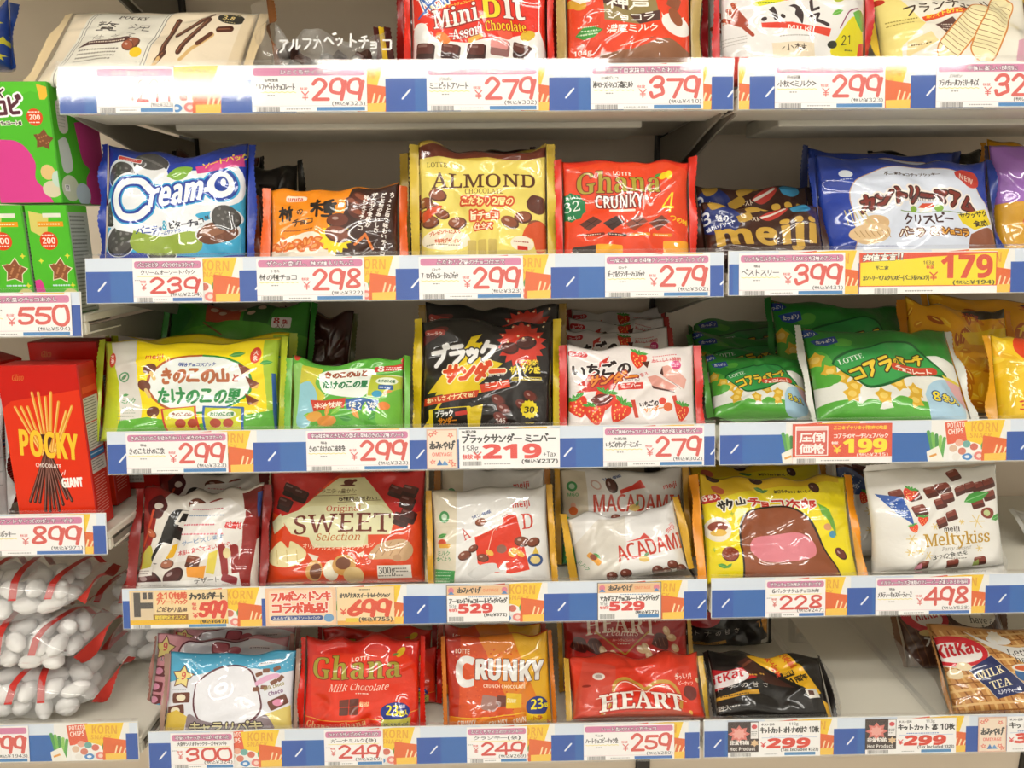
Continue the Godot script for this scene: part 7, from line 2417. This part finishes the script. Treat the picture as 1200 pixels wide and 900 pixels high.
func bottom_row() -> void:
	var y := rail_y(4)
	bag("pink chocolate bag with yellow star behind the blue one", y, 176, 342, 748, {"z": -0.1, "lean": 28, "sc": "a87468", "art": art_pink_choco, "tex": "pink", "sw": 0.007, "t": 0.035})
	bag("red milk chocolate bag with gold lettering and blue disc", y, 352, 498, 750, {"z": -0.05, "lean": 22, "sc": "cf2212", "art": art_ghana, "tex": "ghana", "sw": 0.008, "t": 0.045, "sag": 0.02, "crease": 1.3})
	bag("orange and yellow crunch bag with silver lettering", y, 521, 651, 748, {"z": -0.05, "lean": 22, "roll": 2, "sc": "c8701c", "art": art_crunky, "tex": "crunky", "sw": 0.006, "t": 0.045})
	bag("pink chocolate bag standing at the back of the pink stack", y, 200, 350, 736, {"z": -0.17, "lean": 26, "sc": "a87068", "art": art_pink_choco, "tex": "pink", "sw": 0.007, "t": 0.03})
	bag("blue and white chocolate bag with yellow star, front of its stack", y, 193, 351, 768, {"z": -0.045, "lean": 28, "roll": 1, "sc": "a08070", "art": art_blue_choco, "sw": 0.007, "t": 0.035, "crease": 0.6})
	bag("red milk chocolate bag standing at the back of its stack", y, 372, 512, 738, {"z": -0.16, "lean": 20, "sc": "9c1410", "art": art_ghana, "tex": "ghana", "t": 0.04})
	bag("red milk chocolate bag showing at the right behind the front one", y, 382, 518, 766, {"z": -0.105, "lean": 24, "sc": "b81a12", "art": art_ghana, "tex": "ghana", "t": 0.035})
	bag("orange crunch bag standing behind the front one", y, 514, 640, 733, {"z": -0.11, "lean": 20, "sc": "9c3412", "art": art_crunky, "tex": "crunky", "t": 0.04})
	bag("red heart chocolate bag standing behind the slumped one", y, 654, 812, 714, {"z": -0.13, "lean": 20, "sc": "c49a34", "art": art_heart_back, "sw": 0.008, "t": 0.05})
	bag("red heart chocolate bag slumped in front with gold seals", y, 662, 828, 784, {"z": -0.056, "lean": 44, "roll": 0, "sc": "c8a23c", "art": art_heart, "sw": 0.009, "t": 0.06, "sag": -0.06, "crease": 1.3})
	bag("black wafer bag standing at the back of the bottom shelf", y, 792, 906, 706, {"z": -0.27, "lean": 8, "sc": "141110", "art": art_bitter_back, "t": 0.035})
	bag("black wafer bag with red oval and yellow corner on the bottom shelf", y, 828, 968, 776, {"z": -0.06, "lean": 54, "roll": -3, "sc": "161211", "art": art_bitter, "sw": 0.006, "t": 0.04})
	bag("dark tartan wafer bag leaning at the back of the right end", y, 1046, 1180, 704, {"z": -0.17, "lean": 40, "roll": -2, "sc": "6a4424", "art": art_milk_tea_back, "tex": "tea back", "t": 0.03})
	bag("tartan milk tea wafer bag with red oval and navy patch", y, 1096, 1290, 742, {"z": -0.05, "lean": 46, "roll": -3, "sc": "9a6a34", "art": art_milk_tea, "sw": 0.005, "t": 0.035, "crease": 0.6})
	divider("clear divider left of the empty place on the bottom shelf", y, at(986, 836, -0.02).x, 0.075)
	divider("clear divider right of the empty place on the bottom shelf", y, at(1110, 834, -0.02).x, 0.06)
	settle()

func divider(label: String, y: float, x: float, h: float) -> void:
	var t := thing("shelf_divider", label, "divider", Vector3(x, y + BOARD + 0.003, 0.0), "clear shelf dividers")
	part(t, "pane", slab([Vector2(-0.022, 0.001), Vector2(-0.022, h * 0.55), Vector2(-0.06, h), Vector2(-DEPTH + 0.02, h), Vector2(-DEPTH + 0.02, 0.001)], 0.0015), clear_film(0.06, "eef2f0"))
	part(t, "foot", box_mesh(Vector3(-0.008, 0.0, -DEPTH + 0.02), Vector3(0.008, 0.0012, -0.022), 0.0002), clear_film(0.08, "eef2f0"))

func candy_mesh(r: float, long: float, seed: int) -> ArrayMesh:
	# a soft lump, longer than wide
	var st := SurfaceTool.new()
	st.begin(Mesh.PRIMITIVE_TRIANGLES)
	var n := 12
	for j in n + 1:
		var v := PI * j / n
		for i in n + 1:
			var u := TAU * (i % n) / n
			var d := Vector3(sin(v) * cos(u), cos(v), sin(v) * sin(u))
			var s := 1.0 + 0.12 * film_noise.get_noise_3d(d.x + seed * 5.0, d.y, d.z)
			st.add_vertex(Vector3(d.x * r * long, d.y * r, d.z * r) * s)
	for j in n:
		for i in n:
			var a := j * (n + 1) + i
			for k in [a, a + 1, a + n + 2, a, a + n + 2, a + n + 1]:
				st.add_index(k)
	st.generate_normals()
	return st.commit()

func alphabet_bag(y: float) -> void:
	var g := lay(y, 318, 452, 36, -0.05, deg_to_rad(26))
	var t := thing("snack_bag", "clear bag of wrapped chocolates with white lettering and brown striped edge", "packet", g[0])
	t.basis = Basis(Vector3.RIGHT, -deg_to_rad(26))
	var rng := RandomNumberGenerator.new()
	rng.seed = 11
	var shapes := [box_mesh(Vector3(-0.009, -0.006, -0.008), Vector3(0.009, 0.006, 0.008), 0.002), candy_mesh(0.009, 1.2, 2)]
	var looks := [paint("3a211a", 0.3), paint("b8b6b2", 0.25, 0.5, 0.6), paint("4a2a20", 0.3), paint("8a8682", 0.3, 0.5, 0.4)]
	for i in 34:
		var o := part(t, "chocolate", shapes[i % 2], looks[i % 4])
		o.position = Vector3(rng.randf_range(-0.42, 0.4) * g[1], rng.randf_range(0.1, 0.66) * g[2], rng.randf_range(-0.012, 0.01))
		o.rotation = Vector3(rng.randf() * 3, rng.randf() * 3, rng.randf() * 3)
	part(t, "film", bag_body(g[1], g[2], 0.05, {"sag": 0.3, "crease": 2.2}, 41), clear_film(0.1))
	var letters := TextMesh.new()
	# brush letters as thin raised print on the film's face
	var st := SurfaceTool.new()
	st.begin(Mesh.PRIMITIVE_TRIANGLES)
	var word := "アルファベットチョコ"
	var n := 0
	for ch in word:
		for s in Print.brush(ch)[0]:
			for i in s.size() - 1:
				var a := Vector3(-0.4 * g[1] + (n * 0.95 + s[i].x) * 0.0165, g[2] * (0.78 - 0.02 * absf(n - 5)) - s[i].y * 0.024, 0.026)
				var b := Vector3(-0.4 * g[1] + (n * 0.95 + s[i + 1].x) * 0.0165, g[2] * (0.78 - 0.02 * absf(n - 5)) - s[i + 1].y * 0.024, 0.026)
				if a.distance_to(b) < 0.0002:
					continue
				var side := (b - a).cross(Vector3.BACK).normalized() * 0.0014
				quad(st, a - side, b - side, b + side, a + side)
		n += 1
	st.generate_normals()
	part(t, "lettering", st.commit(), paint("ecebe8", 0.5))
	var lab := part(t, "orange_label", box_mesh(Vector3(0.0, 0.012, 0.0275), Vector3(0.058, 0.032, 0.028), 0.0), paint("d8401c", 0.4))
	lab.rotation.z = 0.05
	for s in [0, 1, 2]:
		var e := part(t, "edge_band", seal_mesh(g[2] * 1.06, 0.0085, 17, 1.0), paint(["4a1a16", "d8b01e", "4a1a16"][s], 0.3))
		e.position = Vector3(g[1] / 2 - 0.004 + s * 0.0075, 0.0, 0.002)
		e.rotation.z = 0.14
	var flap := part(t, "end_flap", seal_mesh(g[2] * 1.5, 0.03, 23, 2.0), clear_film(0.12, "e8dccc"))
	flap.position = Vector3(-g[1] / 2 - 0.012, 0.01, 0.0)
	flap.rotation = Vector3(0, -0.5, 0.22)
	var rim := part(t, "flap_edge", seal_mesh(g[2] * 1.5, 0.004, 23, 2.0), paint("7a4a22", 0.3))
	rim.position = Vector3(-g[1] / 2 + 0.014, 0.012, 0.012)
	rim.rotation = Vector3(0, -0.5, 0.22)

func carton(label: String, front_px: Array, base_y: float, z: float, h: float, d: float, arts: Array, turn := 0.0, lean := 0.0) -> Node3D:
	# a printed box: left and right edge of its front in the photograph, height and depth in metres; art for the front, the right side and the top colour
	var py := seen(Vector3(0, base_y + h / 2, z)).y
	var a := at(front_px[0], py, z)
	var b := at(front_px[1], py, z)
	var w := b.x - a.x
	var t := thing("snack_box", label, "box", Vector3((a.x + b.x) / 2, base_y + 0.001, z - d / 2))
	t.rotation = Vector3(deg_to_rad(-lean), deg_to_rad(turn), 0)
	part(t, "carton", box_mesh(Vector3(-w / 2, 0.0, -d / 2), Vector3(w / 2, h, d / 2), 0.0012), paint(arts[2], 0.4))
	var f := part(t, "printed_front", sheet(w - 0.002, h - 0.002, 0.0003), arts[0])
	f.position = Vector3(-w / 2 + 0.001, 0.001, d / 2 + 0.0004)
	var s := part(t, "printed_side", sheet(d - 0.002, h - 0.002, 0.0003), arts[1])
	s.rotation.y = PI / 2
	s.position = Vector3(w / 2 + 0.0004, 0.001, d / 2 - 0.001)
	return t

func left_bay() -> void:
	var ys := [at(60, 395, 0.0).y + BOARD, at(60, 651, 0.0).y + BOARD, at(60, 893, 0.0).y + BOARD]
	# green boxes
	var p := Print.new(-14, 0, 66, 140, 6.0)
	art_green_box(p)
	var big := printed(p.texture(), 0.35, false)
	p = Print.new(0, 0, 100, 140, 5.0)
	art_green_box_side(p)
	var big_side := printed(p.texture(), 0.35, false)
	p = Print.new(0, 0, 54, 130, 6.0)
	art_green_box_small(p)
	var small := printed(p.texture(), 0.35, false)
	p = Print.new(0, 0, 100, 100, 6.0)
	art_green_box_fine(p)
	var small_side := printed(p.texture(), 0.4, false)
	var y0: float = ys[0]
	var y1: float = y0 + 0.152
	carton("green sweets box standing on the left shelf, cut off by the picture's edge", [-20, 34], y0, -0.02, 0.15, 0.05, [small, small_side, "4aa82a"])
	carton("green sweets box with star biscuit on the left shelf, nearest the blue cookie bag", [37, 86], y0, -0.02, 0.15, 0.05, [small, small_side, "4aa82a"])
	carton("large green sweets box lying on top of the two smaller green boxes", [-14, 64], y1, -0.02, 0.158, 0.12, [big, big_side, "4aa82a"])
	bag("blue bag with yellow stars at the far left edge", y0 + 0.31, -60, 20, 8, {"z": -0.12, "lean": 10, "sc": "16306c", "art": art_star_blue, "tex": "star", "t": 0.05})
	# red giant stick boxes
	p = Print.new(8, 425, 108, 604, 5.0)
	art_giant_box(p)
	var red := printed(p.texture(), 0.22, false)
	p = Print.new(0, 0, 100, 160, 5.0)
	art_giant_side(p)
	var red_side := printed(p.texture(), 0.3, false)
	var h := 0.0
	var yb: float = ys[1]
	h = at(60, 428, -0.03).y - yb
	carton("tall red box of giant chocolate sticks on the left shelf", [10, 103], yb, -0.025, h, 0.045, [red, red_side, "b81c14"])
	carton("red box standing behind the tall red stick box", [46, 126], yb, -0.12, h + 0.02, 0.045, [red, red_side, "b01a12"])
	var tilted := carton("red box slanting at the left edge behind the tall red stick box", [-95, -6], yb, -0.1, h * 0.98, 0.045, [red, red_side, "a81810"], -16.0)
	tilted.rotation.z = deg_to_rad(-12)
	tilted.position.y += 0.02
	p = Print.new(0, 0, 68, 26, 8.0)
	art_low_box(p)
	carton("low red box lying at the back of the left shelf beside the stick box", [112, 186], yb, -0.2, 0.05, 0.1, [printed(p.texture(), 0.35, false), printed(art_plain("ab1a12"), 0.35, false), "b81c14"])
	bag("silver wrapped bag at the left edge beside the red stick box", yb - BOARD, -60, 14, 470, {"z": -0.05, "lean": 10, "sc": "b8b6b4", "art": art_silver, "tex": "silver", "t": 0.05, "crease": 2.0})
	settle()
	# clear bags of white sweets
	var spots := [[0, 0, -90, 128, -0.09], [0, 0, -100, 118, -0.1], [0, 0, -90, 110, -0.115], [0, 0, 142, 208, -0.25], [0, 0, 130, 208, -0.255], [0, 0, -100, 100, -0.27]]
	var words := ["lowest at the front", "second from the bottom", "third from the bottom", "at the right of the pile", "at the upper right", "at the top by the shelf above"]
	var lifts := [0.0, 0.084, 0.168, 0.0, 0.086, 0.0]
	for i in spots.size():
		sweet_bag("clear bag of white sweets with red bands, %s" % words[i], ys[2] + lifts[i], spots[i], i)

func art_silver(p: Print) -> void:
	p.bg("b9b7b6")
	p.micro(-50, 480, 60, 12, 8, "9a9896", 1.6)

func sweet_bag(label: String, y: float, s: Array, i: int) -> void:
	var z: float = s[4]
	var py := seen(Vector3(-0.05, y + 0.02, z)).y
	var a := at(s[2], py, z)
	var b := at(s[3], py, z)
	var w := b.x - a.x
	var l := 0.13
	var thick := 0.07
	var t := thing("snack_bag", label, "packet", Vector3((a.x + b.x) / 2, y + 0.012, z - 0.01), "clear bags of white sweets")
	t.rotation.y = [0.04, -0.05, 0.06, 0.12, -0.1, 0.0][i]
	var rng := RandomNumberGenerator.new()
	rng.seed = 60 + i
	var lump := [candy_mesh(0.0135, 1.5, 4), candy_mesh(0.013, 1.75, 9), candy_mesh(0.0145, 1.35, 13), candy_mesh(0.012, 1.9, 17)]
	var white := paint("efedea", 0.5)
	var nx := maxi(2, int(w / 0.042))
	for tier in 2:
		for r in 3:
			for c in nx:
				var o := part(t, "sweet", lump[(r + c * 3 + tier) % 4], white)
				o.position = Vector3((c + 0.5 + 0.3 * ((r + tier) % 2)) / (nx + 0.3) * w * 0.86 - w * 0.43 + rng.randf_range(-0.005, 0.005), 0.024 + tier * 0.028 + rng.randf_range(-0.003, 0.003) - 0.006 * absf(r - 1), 0.046 - r * 0.036 - tier * 0.003)
				o.rotation = Vector3(rng.randf_range(-0.4, 0.4), rng.randf_range(-1.5, 1.5), rng.randf_range(-0.45, 0.45))
	# film and its red bands
	var film := part(t, "film", bag_body(w, l, thick, {"sag": 0.0, "crease": 1.6, "full": 0.0}, 70 + i), clear_film(0.16))
	film.rotation.x = -PI / 2
	film.position = Vector3(0, 0.039, 0.07)
	var red := paint("bf2a22", 0.35)
	for k in int(w / 0.055):
		var st := SurfaceTool.new()
		st.begin(Mesh.PRIMITIVE_TRIANGLES)
		var x := -w * 0.44 + k * 0.055 + rng.randf_range(-0.006, 0.006)
		var slant := rng.randf_range(-0.04, 0.04)
		for q in 10:
			var f := q / 9.0
			var v0 := f * 2.0 - 1.0
			var v1 := (q + 1) / 9.0 * 2.0 - 1.0
			if q == 9:
				break
			var z0 := 0.07 - (v0 + 1) / 2 * l
			var z1 := 0.07 - (v1 + 1) / 2 * l
			var prof := pow(1.0 - pow(clampf(absf(x / w * 2), 0, 0.98), 3.0), 0.65)
			var h0 := 0.041 + 0.036 * prof * pow(maxf(0.0, 1.0 - pow(absf(v0), 3.2)), 0.6)
			var h1 := 0.041 + 0.036 * prof * pow(maxf(0.0, 1.0 - pow(absf(v1), 3.2)), 0.6)
			quad(st, Vector3(x + slant * f - 0.006, h0, z0), Vector3(x + slant * (f + 0.11) - 0.006, h1, z1), Vector3(x + slant * (f + 0.11) + 0.006, h1, z1), Vector3(x + slant * f + 0.006, h0, z0))
		st.generate_normals()
		part(t, "red_band", st.commit(), red)
	for e in [-1.0, 1.0]:
		var o := part(t, "seal", seal_mesh(l, 0.012, 80 + i, 1.5), paint("c23a30", 0.35))
		o.position = Vector3(e * w / 2, 0.039, 0.07)
		o.rotation = Vector3(-PI / 2, 0, 0)
		if e < 0:
			o.position.x -= 0.012
